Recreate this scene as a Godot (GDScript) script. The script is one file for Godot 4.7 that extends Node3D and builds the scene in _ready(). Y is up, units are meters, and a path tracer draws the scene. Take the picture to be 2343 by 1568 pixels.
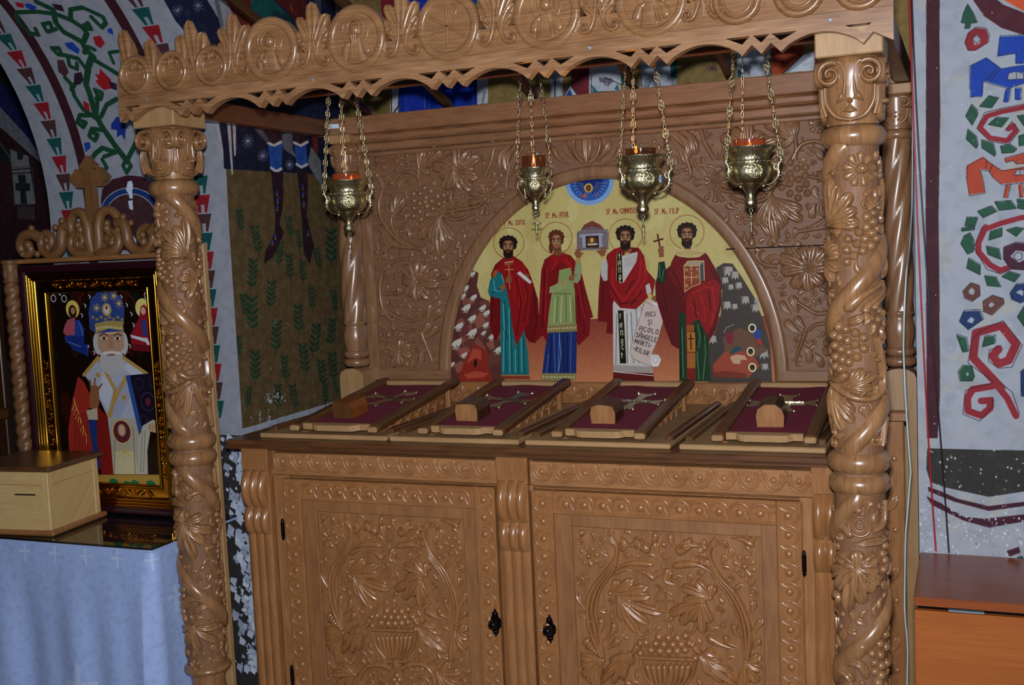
extends Node3D
# Carved wooden shrine in a painted church, lit by the photographer's flash and four oil lamps.
# x to the right along the shrine, y up, z towards the photographer; the front columns stand at z = 0.

# ------------------------------------------------------------------ mesh builder
class MB:
	var v := PackedVector3Array()
	var n := PackedVector3Array()
	var uv := PackedVector2Array()
	var idx := PackedInt32Array()
	var xf := Transform3D.IDENTITY      # placement of everything added
	var cyl := 0.0                      # radius of the cylinder that reliefs are wrapped round (0 = flat)
	var occ := {}                       # cells (6 mm) already carved
	var mark := false
	var swap := false                   # grain along u instead of v
	func m(p: Vector3) -> Vector3:
		if cyl > 0.0:
			var a := p.x / cyl
			return xf * Vector3((cyl + p.z) * sin(a), p.y, (cyl + p.z) * cos(a))
		return xf * p
	func q(p: Vector2) -> Vector2:
		return Vector2(p.y, p.x) if swap else p
	# a grid of points, nu along u, nv along v; normals follow u x v
	func grid(pts: PackedVector3Array, nu: int, nv: int, wrap := false, uvs := PackedVector2Array(), flip := false) -> void:
		var b := v.size()
		var mp := PackedVector3Array()
		mp.resize(pts.size())
		for i in pts.size():
			mp[i] = m(pts[i])
		for j in nv:
			for i in nu:
				var i0 := i - 1
				var i1 := i + 1
				if wrap:
					i0 = nu - 2 if i == 0 else i - 1
					i1 = 1 if i == nu - 1 else i + 1
				else:
					i0 = maxi(i0, 0)
					i1 = mini(i1, nu - 1)
				var j0 := maxi(j - 1, 0)
				var j1 := mini(j + 1, nv - 1)
				var c := (mp[j * nu + i1] - mp[j * nu + i0]).cross(mp[j1 * nu + i] - mp[j0 * nu + i])
				if c.length_squared() < 1e-22:
					c = (mp[j1 * nu + i1] - mp[j0 * nu + i0]).cross(mp[j1 * nu + i0] - mp[j0 * nu + i1])
				if c.length_squared() < 1e-26:
					c = Vector3.UP
				c = c.normalized()
				n.append(-c if flip else c)
		v.append_array(mp)
		if uvs.size() == pts.size():
			uv.append_array(uvs)
		else:
			for p in pts:
				uv.append(q(Vector2(p.x, p.y)))
		for j in nv - 1:
			for i in nu - 1:
				var a := b + j * nu + i
				if flip:
					idx.append_array(PackedInt32Array([a, a + 1, a + nu, a + nu, a + 1, a + nu + 1]))
				else:
					idx.append_array(PackedInt32Array([a, a + nu, a + 1, a + 1, a + nu, a + nu + 1]))
	# flat polygon facing its own normal (corners counter-clockwise seen from the front)
	func face(ps: PackedVector3Array, us: PackedVector2Array) -> void:
		var b := v.size()
		var nn := Vector3.ZERO
		for i in ps.size():
			nn += (ps[i] - ps[0]).cross(ps[(i + 1) % ps.size()] - ps[0])
		nn = (xf.basis * nn).normalized()
		for i in ps.size():
			v.append(xf * ps[i])
			n.append(nn)
			uv.append(us[i])
		for i in range(1, ps.size() - 1):
			idx.append_array(PackedInt32Array([b, b + i + 1, b + i]))
	func fq(a: Vector3, b: Vector3, c: Vector3, d: Vector3, g: int, off: Vector2) -> void:
		var us := PackedVector2Array()
		for p in [a, b, c, d]:
			var w: Vector2
			if g == 0:
				w = Vector2(p.y + p.z, p.x)
			elif g == 1:
				w = Vector2(p.x + p.z, p.y)
			else:
				w = Vector2(p.x + p.y, p.z)
			us.append(w + off)
		face(PackedVector3Array([a, b, c, d]), us)
	# chamfered box; g = axis of the grain
	func box(c: Vector3, s: Vector3, bev := 0.003, g := 1) -> void:
		var h := s * 0.5
		bev = minf(bev, minf(h.x, minf(h.y, h.z)) * 0.9)
		var off := Vector2(fposmod(c.x * 3.71 + c.z * 1.37 + c.y * 0.93, 1.0), fposmod(c.y * 2.13 + c.x * 1.71, 1.0))
		var k := xf
		xf = xf * Transform3D(Basis.IDENTITY, c)
		var i := h - Vector3.ONE * bev
		for s1 in [-1.0, 1.0]:
			for ax in 3:
				var e1 := (ax + 1) % 3
				var e2 := (ax + 2) % 3
				var ps: Array[Vector3] = []
				for t in [[-1, -1], [1, -1], [1, 1], [-1, 1]]:
					var p := Vector3.ZERO
					p[ax] = h[ax] * s1
					p[e1] = i[e1] * t[0] * s1
					p[e2] = i[e2] * t[1]
					ps.append(p)
				fq(ps[0], ps[1], ps[2], ps[3], g, off)
				# edge between +ax and +e1 faces, four signs over the two loops
				for s2 in [-1.0, 1.0]:
					var a := Vector3.ZERO
					var b := Vector3.ZERO
					a[ax] = h[ax] * s1
					a[e1] = i[e1] * s2
					b[ax] = i[ax] * s1
					b[e1] = h[e1] * s2
					var a2 := a
					var b2 := b
					a[e2] = -i[e2]
					b[e2] = -i[e2]
					a2[e2] = i[e2]
					b2[e2] = i[e2]
					if s1 * s2 > 0:
						fq(a, b, b2, a2, g, off)
					else:
						fq(b, a, a2, b2, g, off)
		for sx in [-1.0, 1.0]:
			for sy in [-1.0, 1.0]:
				for sz in [-1.0, 1.0]:
					var a := Vector3(h.x * sx, i.y * sy, i.z * sz)
					var b := Vector3(i.x * sx, h.y * sy, i.z * sz)
					var d := Vector3(i.x * sx, i.y * sy, h.z * sz)
					var us := PackedVector2Array([off, off, off])
					if sx * sy * sz > 0:
						face(PackedVector3Array([a, b, d]), us)
					else:
						face(PackedVector3Array([a, d, b]), us)
		xf = k
	# lathe about y: profile of (radius, y) from bottom to top
	func lathe(prof: PackedVector2Array, sides := 24, c := Vector3.ZERO) -> void:
		var pts := PackedVector3Array()
		var us := PackedVector2Array()
		var l := 0.0
		for j in prof.size():
			if j > 0:
				l += prof[j].distance_to(prof[j - 1])
			for i in sides + 1:
				var a := TAU * i / sides
				pts.append(c + Vector3(sin(a) * prof[j].x, prof[j].y, cos(a) * prof[j].x))
				us.append(Vector2(float(i) / sides * 0.35, prof[j].y + l * 0.2))
		grid(pts, sides + 1, prof.size(), true, us)
	# tube along a path with a radius at each point
	func tube(path: PackedVector3Array, rad: PackedFloat32Array, sides := 8, closed := false) -> void:
		var pts := PackedVector3Array()
		var us := PackedVector2Array()
		var np := path.size()
		var up := Vector3(0.13, 0.97, 0.21).normalized()
		var t0 := (path[1] - path[0]).normalized()
		if absf(t0.dot(up)) > 0.9:
			up = Vector3(0.9, 0.1, 0.4).normalized()
		var a := t0.cross(up).normalized()
		var l := 0.0
		for j in np:
			var t: Vector3
			if closed:
				t = (path[(j + 1) % (np - 1)] - path[(j - 1 + np - 1) % (np - 1)]).normalized()
			else:
				t = (path[mini(j + 1, np - 1)] - path[maxi(j - 1, 0)]).normalized()
			a = (a - t * a.dot(t)).normalized()
			var b := t.cross(a)
			if j > 0:
				l += path[j].distance_to(path[j - 1])
			for i in sides + 1:
				var an := -TAU * i / sides
				pts.append(path[j] + (a * cos(an) + b * sin(an)) * rad[j])
				us.append(Vector2(float(i) / sides * 0.1, l))
		grid(pts, sides + 1, np, true, us, true)
	func rod(a: Vector3, b: Vector3, r: float, sides := 8) -> void:
		var d := (b - a) * 0.004
		tube(PackedVector3Array([a, a + d, b - d, b]), PackedFloat32Array([r * 0.05, r, r, r * 0.05]), sides)
	# prism: polygon (counter-clockwise, x y) pushed from z0 (back) to z1 (front)
	func prism(poly: PackedVector2Array, z0: float, z1: float, bev := 0.0) -> void:
		if Geometry2D.is_polygon_clockwise(poly):
			poly.reverse()
		var tri := Geometry2D.triangulate_polygon(poly)
		var b := v.size()
		var nf := (xf.basis * Vector3(0, 0, 1)).normalized()
		for f in 2:
			for p in poly:
				v.append(xf * Vector3(p.x, p.y, z1 if f == 0 else z0))
				n.append(nf if f == 0 else -nf)
				uv.append(q(p))
		var np := poly.size()
		for t in range(0, tri.size(), 3):
			var i0 := tri[t]
			var i1 := tri[t + 1]
			var i2 := tri[t + 2]
			if (poly[i1] - poly[i0]).cross(poly[i2] - poly[i0]) > 0:
				var k := i1
				i1 = i2
				i2 = k
			idx.append_array(PackedInt32Array([b + i0, b + i1, b + i2, b + np + i0, b + np + i2, b + np + i1]))
		for i in np:
			var p := poly[i]
			var r := poly[(i + 1) % np]
			face(PackedVector3Array([Vector3(p.x, p.y, z0), Vector3(r.x, r.y, z0), Vector3(r.x, r.y, z1), Vector3(p.x, p.y, z1)]),
				PackedVector2Array([q(p), q(r), q(r + Vector2(0.02, 0.02)), q(p + Vector2(0.02, 0.02))]))
	func ball(c: Vector3, r: float, sides := 10, sy := 1.0) -> void:
		var pr := PackedVector2Array()
		for j in 7:
			var a := -PI / 2 + PI * j / 6
			pr.append(Vector2(cos(a) * r, sin(a) * r * sy))
		lathe(pr, sides, c)
	# ---- relief pieces, in (u, v, height) space
	func ribbon(path: PackedVector2Array, w: PackedFloat32Array, h: PackedFloat32Array, prof: PackedFloat32Array, lift := 0.0) -> void:
		var np := path.size()
		var ns := prof.size()
		var pts := PackedVector3Array()
		pts.resize(np * ns)
		for j in np:
			var t := (path[mini(j + 1, np - 1)] - path[maxi(j - 1, 0)]).normalized()
			var s := Vector2(t.y, -t.x)
			for i in ns:
				var e := -1.0 + 2.0 * i / (ns - 1)
				var p := path[j] + s * (e * w[j])
				if mark:
					occ[Vector2i(int(floor(p.x / 0.006)), int(floor(p.y / 0.006)))] = true
				pts[j * ns + i] = Vector3(p.x, p.y, lift + h[j] * prof[i] - 0.0012)
		grid(pts, ns, np)
	func dome(x: float, y: float, r: float, h: float, sides := 10, lift := 0.0) -> void:
		var pts := PackedVector3Array()
		if mark:
			for k in 9:
				var q := Vector2(x, y) + Vector2.from_angle(TAU * k / 8.0) * (r if k < 8 else 0.0)
				occ[Vector2i(int(floor(q.x / 0.006)), int(floor(q.y / 0.006)))] = true
		for j in 5:
			var a := PI / 2 * j / 4
			for i in sides + 1:
				var t := TAU * i / sides
				pts.append(Vector3(x + cos(t) * r * cos(a), y + sin(t) * r * cos(a), lift + h * sin(a) - 0.001))
		grid(pts, sides + 1, 5, true)
	func mesh() -> ArrayMesh:
		var am := ArrayMesh.new()
		var ar := []
		ar.resize(Mesh.ARRAY_MAX)
		ar[Mesh.ARRAY_VERTEX] = v
		ar[Mesh.ARRAY_NORMAL] = n
		ar[Mesh.ARRAY_TEX_UV] = uv
		ar[Mesh.ARRAY_INDEX] = idx
		am.add_surface_from_arrays(Mesh.PRIMITIVE_TRIANGLES, ar)
		return am

const ROUND := [0.0, 0.72, 0.93, 1.0, 0.93, 0.72, 0.0]
const LEAF := [0.0, 0.85, 1.0, 0.84, 0.58, 0.84, 1.0, 0.85, 0.0]
const BAND := [0.0, 0.8, 1.0, 1.0, 1.0, 0.8, 0.0]
const CUP := [0.0, 0.95, 1.0, 0.72, 0.6, 0.72, 1.0, 0.95, 0.0]

func smooth_path(a: PackedVector2Array, per := 5) -> PackedVector2Array:
	if a.size() < 3:
		var o := PackedVector2Array()
		for k in 7:
			o.append(a[0].lerp(a[a.size() - 1], k / 6.0))
		return o
	var out := PackedVector2Array()
	for i in a.size() - 1:
		var p0 := a[maxi(i - 1, 0)]
		var p3 := a[mini(i + 2, a.size() - 1)]
		for k in per:
			out.append(a[i].cubic_interpolate(a[i + 1], p0, p3, float(k) / per))
	out.append(a[a.size() - 1])
	return out

func leaf(b: MB, path: PackedVector2Array, w: float, h: float, prof := LEAF, lift := 0.0) -> void:
	var p := smooth_path(path, 4)
	var ws := PackedFloat32Array()
	var hs := PackedFloat32Array()
	for i in p.size():
		var t := float(i) / (p.size() - 1)
		var r := 1.0 if t < 0.68 else sqrt(maxf(0.0, 1.0 - pow((t - 0.68) / 0.32, 2.4)))
		ws.append(maxf(w * (0.3 + 0.7 * smoothstep(0.0, 0.62, t)) * r, 0.0003))
		hs.append(h * (0.72 + 0.28 * sin(PI * t)) * (0.3 + 0.7 * r))
	b.ribbon(p, ws, hs, PackedFloat32Array(prof), lift)

func drop(b: MB, path: PackedVector2Array, w: float, h: float, lift := 0.0) -> void:
	var p := smooth_path(path, 5)
	var ws := PackedFloat32Array()
	var hs := PackedFloat32Array()
	for i in p.size():
		var t := float(i) / (p.size() - 1)
		var r := 1.0 if t < 0.75 else sqrt(maxf(0.0, 1.0 - pow((t - 0.75) / 0.25, 2.0)))
		ws.append(maxf(w * (0.2 + 0.8 * smoothstep(0.0, 0.8, t)) * r, 0.0002))
		hs.append(h * (0.5 + 0.5 * t) * (0.35 + 0.65 * r))
	b.ribbon(p, ws, hs, PackedFloat32Array(ROUND), lift)

func stem(b: MB, path: PackedVector2Array, w0: float, w1: float, h: float, prof := ROUND, lift := 0.0) -> void:
	var p := smooth_path(path, 5)
	var ws := PackedFloat32Array()
	var hs := PackedFloat32Array()
	for i in p.size():
		var t := float(i) / (p.size() - 1)
		ws.append(lerpf(w0, w1, t))
		hs.append(h * lerpf(1.0, sqrt(w1 / w0), t) if w0 > w1 else h)
	b.ribbon(p, ws, hs, PackedFloat32Array(prof), lift)

func ring(b: MB, x: float, y: float, r: float, w: float, h: float, ry := 0.0, lift := 0.0, prof := ROUND) -> void:
	var p := PackedVector2Array()
	var ws := PackedFloat32Array()
	var hs := PackedFloat32Array()
	if ry == 0.0:
		ry = r
	for i in 25:
		var a := -TAU * i / 24.0
		p.append(Vector2(x + cos(a) * r, y + sin(a) * ry))
		ws.append(w)
		hs.append(h)
	b.ribbon(p, ws, hs, PackedFloat32Array(prof), lift)

func arc_path(x: float, y: float, rx: float, ry: float, a0: float, a1: float, k := 10) -> PackedVector2Array:
	var p := PackedVector2Array()
	for i in k + 1:
		var a := lerpf(a0, a1, float(i) / k)
		p.append(Vector2(x + cos(a) * rx, y + sin(a) * ry))
	return p

func spiral(b: MB, x: float, y: float, r: float, turns: float, a0: float, w: float, h: float, lift := 0.0) -> void:
	var p := PackedVector2Array()
	var ws := PackedFloat32Array()
	var hs := PackedFloat32Array()
	var k := int(14 * absf(turns)) + 6
	for i in k + 1:
		var t := float(i) / k
		var a := a0 + t * turns * TAU
		var rr := r * (1.0 - 0.78 * t)
		p.append(Vector2(x + cos(a) * rr, y + sin(a) * rr))
		ws.append(w * (1.0 - 0.5 * t))
		hs.append(h * (1.0 - 0.25 * t))
	b.ribbon(p, ws, hs, PackedFloat32Array(ROUND), lift)
	b.dome(x, y, r * 0.3, h * 1.15, 10, lift)

func flower(b: MB, x: float, y: float, r: float, k: int, ph: float, h: float, lift := 0.0) -> void:
	for i in k:
		var a := ph + TAU * i / k
		var d := Vector2(cos(a), sin(a))
		drop(b, PackedVector2Array([Vector2(x, y) + d * r * 0.22, Vector2(x, y) + d * r]), r * sin(PI / k) * 0.78, h, lift)
	b.dome(x, y, r * 0.27, h * 1.35, 12, lift)

func fan(b: MB, c: Vector2, tips: PackedVector2Array, w: float, h: float, lift := 0.0) -> void:
	for t in tips:
		leaf(b, PackedVector2Array([c, c.lerp(t, 0.5) + (t - c).orthogonal() * 0.04, t]), w, h, LEAF, lift)
	b.dome(c.x, c.y, w * 0.6, h * 0.9, 8, lift)

# acanthus lobes that curl away from a stem
func lobes(b: MB, path: PackedVector2Array, w: float, h: float) -> void:
	var p := smooth_path(path, 6)
	var k := 3
	var sd := 1.0
	while k < p.size() - 3:
		var t := (p[k + 1] - p[k - 1]).normalized()
		var o := t.orthogonal() * sd
		var l := w * lerpf(3.4, 2.0, float(k) / p.size())
		drop(b, PackedVector2Array([p[k], p[k] + t * l * 0.45 + o * l * 0.35, p[k] + t * l * 0.75 + o * l * 0.95]), w * 0.62, h)
		sd = -sd
		k += 3

# carving lists: numbers in millimetres, first the kind of cut
func carve(b: MB, ops: Array, mir := 1.0, cx := 0.0, dx := 0.0, dy := 0.0) -> void:
	for o in ops:
		var k: int = o[0]
		var a: Array = o
		var pts := PackedVector2Array()
		if k in [0, 1, 5, 6]:
			var st: int = 4 if k == 1 else 3
			for i in range(st, a.size(), 2):
				pts.append(Vector2(((a[i] * 0.001 - cx) * mir + cx) + dx, a[i + 1] * 0.001 + dy))
		match k:
			0:
				leaf(b, pts, a[1] * 0.0014, a[2] * 0.0018)
			1:
				stem(b, pts, a[1] * 0.0013, a[2] * 0.0013, a[3] * 0.0017)
				if a[1] >= 7.0 and pts.size() > 3:
					lobes(b, pts, a[1] * 0.001, a[3] * 0.0012)
			5:
				drop(b, pts, a[1] * 0.0013, a[2] * 0.0018)
			6:
				var c := pts[0]
				pts.remove_at(0)
				fan(b, c, pts, a[1] * 0.0015, a[2] * 0.0018)
			_:
				var x: float = ((a[1] * 0.001 - cx) * mir + cx) + dx
				var y: float = a[2] * 0.001 + dy
				if k == 2:
					b.dome(x, y, a[3] * 0.00118, a[4] * 0.0013, 12)
				elif k == 3:
					ring(b, x, y, a[3] * 0.001, a[4] * 0.001, a[5] * 0.001)
				elif k == 4:
					flower(b, x, y, a[3] * 0.001, a[4], a[5] * 0.1 if mir > 0 else PI - a[5] * 0.1, a[6] * 0.001)
				elif k == 7:
					spiral(b, x, y, a[3] * 0.001, a[4] * 0.1 * mir, a[5] * 0.1 if mir > 0 else PI - a[5] * 0.1, a[6] * 0.001, a[7] * 0.001)

# fill what is left of a carved field with small curling leaves and berries
func fill_gaps(b: MB, r: Rect2, ok: Callable, seed_: int, h: float, step := 0.013) -> void:
	var rg := RandomNumberGenerator.new()
	rg.seed = seed_
	var ny := int(r.size.y / step)
	var nx := int(r.size.x / step)
	for j in ny:
		for i in nx:
			var p := r.position + Vector2(i + rg.randf(), j + rg.randf()) * step
			if not ok.call(p):
				continue
			var c := Vector2i(int(floor(p.x / 0.006)), int(floor(p.y / 0.006)))
			var free := true
			for dy in range(-1, 2):
				for dx in range(-1, 2):
					if b.occ.has(c + Vector2i(dx, dy)):
						free = false
			if not free:
				continue
			var a := sin(p.x * 31.0 + seed_) * 2.2 + cos(p.y * 27.0) * 2.2
			var d := Vector2(cos(a), sin(a))
			var k := rg.randi() % 5
			if k < 3:
				drop(b, PackedVector2Array([p - d * 0.013, p + d.orthogonal() * 0.004, p + d * 0.015 + d.orthogonal() * -0.004]), 0.0082, h)
			elif k == 3:
				spiral(b, p.x, p.y, 0.0105, 1.3, a, 0.0042, h)
			else:
				leaf(b, PackedVector2Array([p - d * 0.014, p, p + d * 0.016]), 0.0098, h)

# ------------------------------------------------------------------ painter for prints and frescoes (flat colour only)
class Painter:
	var img: Image
	var s := 1.0          # picture points per millimetre
	var w := 0.0
	var h := 0.0
	func _init(wmm: float, hmm: float, per_mm: float, bg: String) -> void:
		w = wmm
		h = hmm
		s = per_mm * 2.0
		img = Image.create(int(wmm * s), int(hmm * s), false, Image.FORMAT_RGB8)
		img.fill(Color(bg))
	func P(c: String, a: Array) -> void:
		var pts := PackedVector2Array()
		for i in range(0, a.size() - 1, 2):
			pts.append(Vector2(a[i] * s, (h - a[i + 1]) * s))
		fill(Color(c), pts)
	func fill(c: Color, pts: PackedVector2Array) -> void:
		var y0 := 1e9
		var y1 := -1e9
		for p in pts:
			y0 = minf(y0, p.y)
			y1 = maxf(y1, p.y)
		var np := pts.size()
		var iw := img.get_width()
		for y in range(maxi(0, int(y0)), mini(img.get_height() - 1, int(y1) + 1) + 1):
			var yy := y + 0.5
			var xs := PackedFloat32Array()
			for i in np:
				var p := pts[i]
				var r := pts[(i + 1) % np]
				if (p.y <= yy) != (r.y <= yy):
					xs.append(p.x + (yy - p.y) / (r.y - p.y) * (r.x - p.x))
			xs.sort()
			for i in range(0, xs.size() - 1, 2):
				var a := clampi(int(round(xs[i])), 0, iw)
				var b := clampi(int(round(xs[i + 1])), 0, iw)
				if b > a:
					img.fill_rect(Rect2i(a, y, b - a, 1), c)
	func E(c: String, x: float, y: float, rx: float, ry: float, rot := 0.0) -> void:
		var pts := PackedVector2Array()
		for i in 28:
			var t := TAU * i / 28
			var d := Vector2(cos(t) * rx, sin(t) * ry).rotated(rot)
			pts.append(Vector2((x + d.x) * s, (h - y - d.y) * s))
		fill(Color(c), pts)
	func O(c: String, lw: float, x: float, y: float, rx: float, ry: float) -> void:
		var a := []
		for i in 33:
			var t := TAU * i / 32
			a.append_array([x + cos(t) * rx, y + sin(t) * ry])
		L(c, lw, a)
	func L(c: String, lw: float, a: Array) -> void:
		var col := Color(c)
		var r := lw * 0.5 * s
		var pv := Vector2.ZERO
		for i in range(0, a.size() - 1, 2):
			var p := Vector2(a[i] * s, (h - a[i + 1]) * s)
			if r > 1.2:
				var pts := PackedVector2Array()
				for k in 10:
					pts.append(p + Vector2.from_angle(TAU * k / 10) * r)
				fill(col, pts)
			if i > 0 and p.distance_to(pv) > 0.01:
				var t := (p - pv).normalized().orthogonal() * maxf(r, 0.75)
				fill(col, PackedVector2Array([pv + t, p + t, p - t, pv - t]))
			pv = p
	# closed outline
	func C(c: String, lw: float, a: Array) -> void:
		var k := a.duplicate()
		k.append(a[0])
		k.append(a[1])
		L(c, lw, k)
	func T(c: String, lw: float, x: float, y: float, sz: float, txt: String, wd := 0.62, slant := Vector2(1, 0)) -> void:
		var px := 0.0
		for ch in txt:
			if ch == " ":
				px += sz * wd * 0.6
				continue
			var st: Array = Painter.GLYPH.get(ch, [])
			var mw := 0.0
			for ln in st:
				var o := []
				for i in range(0, ln.size(), 2):
					var gx: float = px + ln[i] * sz * wd
					var gy: float = ln[i + 1] * sz
					mw = maxf(mw, ln[i])
					o.append_array([x + gx * slant.x - gy * slant.y, y + gx * slant.y + gy * slant.x])
				L(c, lw, o)
			px += sz * wd * (mw + 0.32)
	const GLYPH := {
		"A": [[0, 0, 0.1, 0.9, 0.8, 1, 0.75, 0], [0.08, 0.5, 0.78, 0.45]],
		"B": [[0, 0, 0, 1, 0.6, 0.8, 0.1, 0.5, 0.7, 0.25, 0, 0]],
		"C": [[0.7, 0.85, 0.4, 1, 0.05, 0.7, 0.05, 0.3, 0.4, 0, 0.75, 0.2]],
		"E": [[0.7, 0.95, 0.1, 1, 0.05, 0, 0.75, 0.05], [0.05, 0.5, 0.55, 0.5]],
		"F": [[0.05, 0, 0.05, 1, 0.75, 0.95], [0.05, 0.55, 0.55, 0.55]],
		"G": [[0.7, 0.8, 0.35, 1, 0.05, 0.6, 0.1, 0.15, 0.5, 0, 0.75, 0.2, 0.7, 0.5, 0.4, 0.45]],
		"I": [[0.15, 0, 0.15, 1]],
		"L": [[0.1, 1, 0.1, 0.05, 0.7, 0]],
		"M": [[0, 0, 0.08, 1, 0.45, 0.3, 0.85, 1, 0.95, 0]],
		"N": [[0.05, 0, 0.05, 1], [0.7, 0, 0.7, 1], [0.05, 0.6, 0.7, 0.4]],
		"O": [[0.4, 1, 0.05, 0.6, 0.1, 0.2, 0.4, 0, 0.75, 0.35, 0.7, 0.8, 0.4, 1]],
		"P": [[0.05, 0, 0.05, 1, 0.65, 0.95, 0.65, 0.55, 0.05, 0.5]],
		"Q": [[0, 0, 0, 0.95, 0.75, 0.95, 0.75, 0], [0, 0.95, 0.75, 0.95]],
		"R": [[0.05, 0, 0.05, 1, 0.65, 0.9, 0.6, 0.55, 0.1, 0.5, 0.75, 0]],
		"S": [[0.7, 0.9, 0.3, 1, 0.05, 0.75, 0.6, 0.45, 0.6, 0.1, 0.3, 0, 0, 0.15]],
		"T": [[0.35, 0, 0.35, 1], [0, 0.95, 0.75, 1]],
		"Z": [[0, 0.95, 0.75, 1, 0.05, 0.05, 0.8, 0]],
		"c": [[0.5, 0.4, 0.25, 0.5, 0.05, 0.25, 0.25, 0, 0.5, 0.1]],
		".": [[0.05, 0, 0.1, 0.06]],
		"-": [[0, 0.45, 0.4, 0.45]],
		"+": [[0.35, 0, 0.35, 1], [0.05, 0.7, 0.65, 0.7]],
		"a": [[0, 0, 0.1, 0.9, 0.8, 1, 0.75, 0], [0.08, 0.5, 0.78, 0.45], [0.2, 1.2, 0.45, 1.35, 0.65, 1.2]],
		"s": [[0.7, 0.9, 0.3, 1, 0.05, 0.75, 0.6, 0.45, 0.6, 0.1, 0.3, 0, 0, 0.15], [0.35, -0.12, 0.25, -0.3]],
	}
	# scattered flecks and patches inside a rectangle (edge > 0 crowds them towards x1)
	func specks(seed_: int, k: int, cols: Array, x0: float, y0: float, x1: float, y1: float, s0: float, s1: float, round := false, edge := 0.0) -> void:
		var rg := RandomNumberGenerator.new()
		rg.seed = seed_
		for i in k:
			var x := rg.randf_range(x0, x1)
			if edge > 0.0:
				x = maxf(x0, x1 - absf(rg.randfn(0.0, edge)))
			var y := rg.randf_range(y0, y1)
			var z := rg.randf_range(s0, s1)
			var c: String = cols[rg.randi() % cols.size()]
			if round:
				E(c, x, y, z, z * rg.randf_range(0.3, 2.5))
			else:
				P(c, [x, y, x + z, y - z * rg.randf_range(0.2, 1.0), x + z * 1.5, y + z * 0.5, x + z * 0.3, y + z * rg.randf_range(0.5, 1.8)])
	# age: fine mottling, the same everywhere
	func done(seed_: int, amt: float, freq := 0.05) -> ImageTexture:
		img.resize(img.get_width() / 2, img.get_height() / 2, Image.INTERPOLATE_BILINEAR)
		var nz := FastNoiseLite.new()
		nz.seed = seed_
		nz.frequency = freq
		nz.fractal_octaves = 4
		var ov := Image.create(256, 256, false, Image.FORMAT_RGBA8)
		for y in 256:
			for x in 256:
				var k := nz.get_noise_2d(x, y)
				ov.set_pixel(x, y, Color(0.1, 0.08, 0.06, clampf(k * amt, 0.0, 1.0)) if k > 0 else Color(0.95, 0.93, 0.9, clampf(-k * amt * 0.6, 0.0, 1.0)))
		img.convert(Image.FORMAT_RGBA8)
		for y in range(0, img.get_height(), 256):
			for x in range(0, img.get_width(), 256):
				img.blend_rect(ov, Rect2i(0, 0, 256, 256), Vector2i(x, y))
		img.convert(Image.FORMAT_RGB8)
		return ImageTexture.create_from_image(img)

# ------------------------------------------------------------------ things and parts
var taken := {}
func numbered(called: String) -> String:
	var k: int = taken.get(called, 0)
	taken[called] = k + 1
	return called if k == 0 else "%s_%03d" % [called, k]

func thing(called: String, label: String, category: String, at := Vector3.ZERO, turn := 0.0, group := "") -> Node3D:
	var o := Node3D.new()
	o.name = numbered(called)
	add_child(o)
	o.position = at
	o.rotation.y = turn
	o.set_meta("label", label)
	o.set_meta("category", category)
	if group:
		o.set_meta("group", group)
	return o

func part(b: MB, called: String, mat: Material, parent: Node) -> MeshInstance3D:
	return part_mesh(b.mesh(), called, mat, parent)

func part_mesh(me: Mesh, called: String, mat: Material, parent: Node, at := Transform3D.IDENTITY) -> MeshInstance3D:
	var o := MeshInstance3D.new()
	o.name = called
	o.mesh = me
	o.material_override = mat
	o.transform = at
	parent.add_child(o, true)
	return o

# a carved piece: smooth raised work and the punched ground behind it, one mesh of two surfaces
func part2(ground: MB, work: MB, called: String, gm: Material, wm: Material, parent: Node) -> MeshInstance3D:
	var am := ground.mesh()
	var ar := work.mesh().surface_get_arrays(0)
	am.add_surface_from_arrays(Mesh.PRIMITIVE_TRIANGLES, ar)
	am.surface_set_material(0, gm)
	am.surface_set_material(1, wm)
	var o := MeshInstance3D.new()
	o.name = called
	o.mesh = am
	parent.add_child(o, true)
	return o

func node(called: String, parent: Node, at := Vector3.ZERO) -> Node3D:
	var o := Node3D.new()
	o.name = called
	o.position = at
	parent.add_child(o, true)
	return o

func structure(b: MB, called: String, mat: Material) -> MeshInstance3D:
	var o := part(b, called, mat, self)
	o.set_meta("kind", "structure")
	return o

func V(x: float, y: float, z: float) -> Vector3:
	return Vector3(x, y, z)

# ------------------------------------------------------------------ materials
func plain(c: String, rough := 0.6, metal := 0.0) -> StandardMaterial3D:
	var m := StandardMaterial3D.new()
	m.albedo_color = Color(c)
	m.roughness = rough
	m.metallic = metal
	return m

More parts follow.
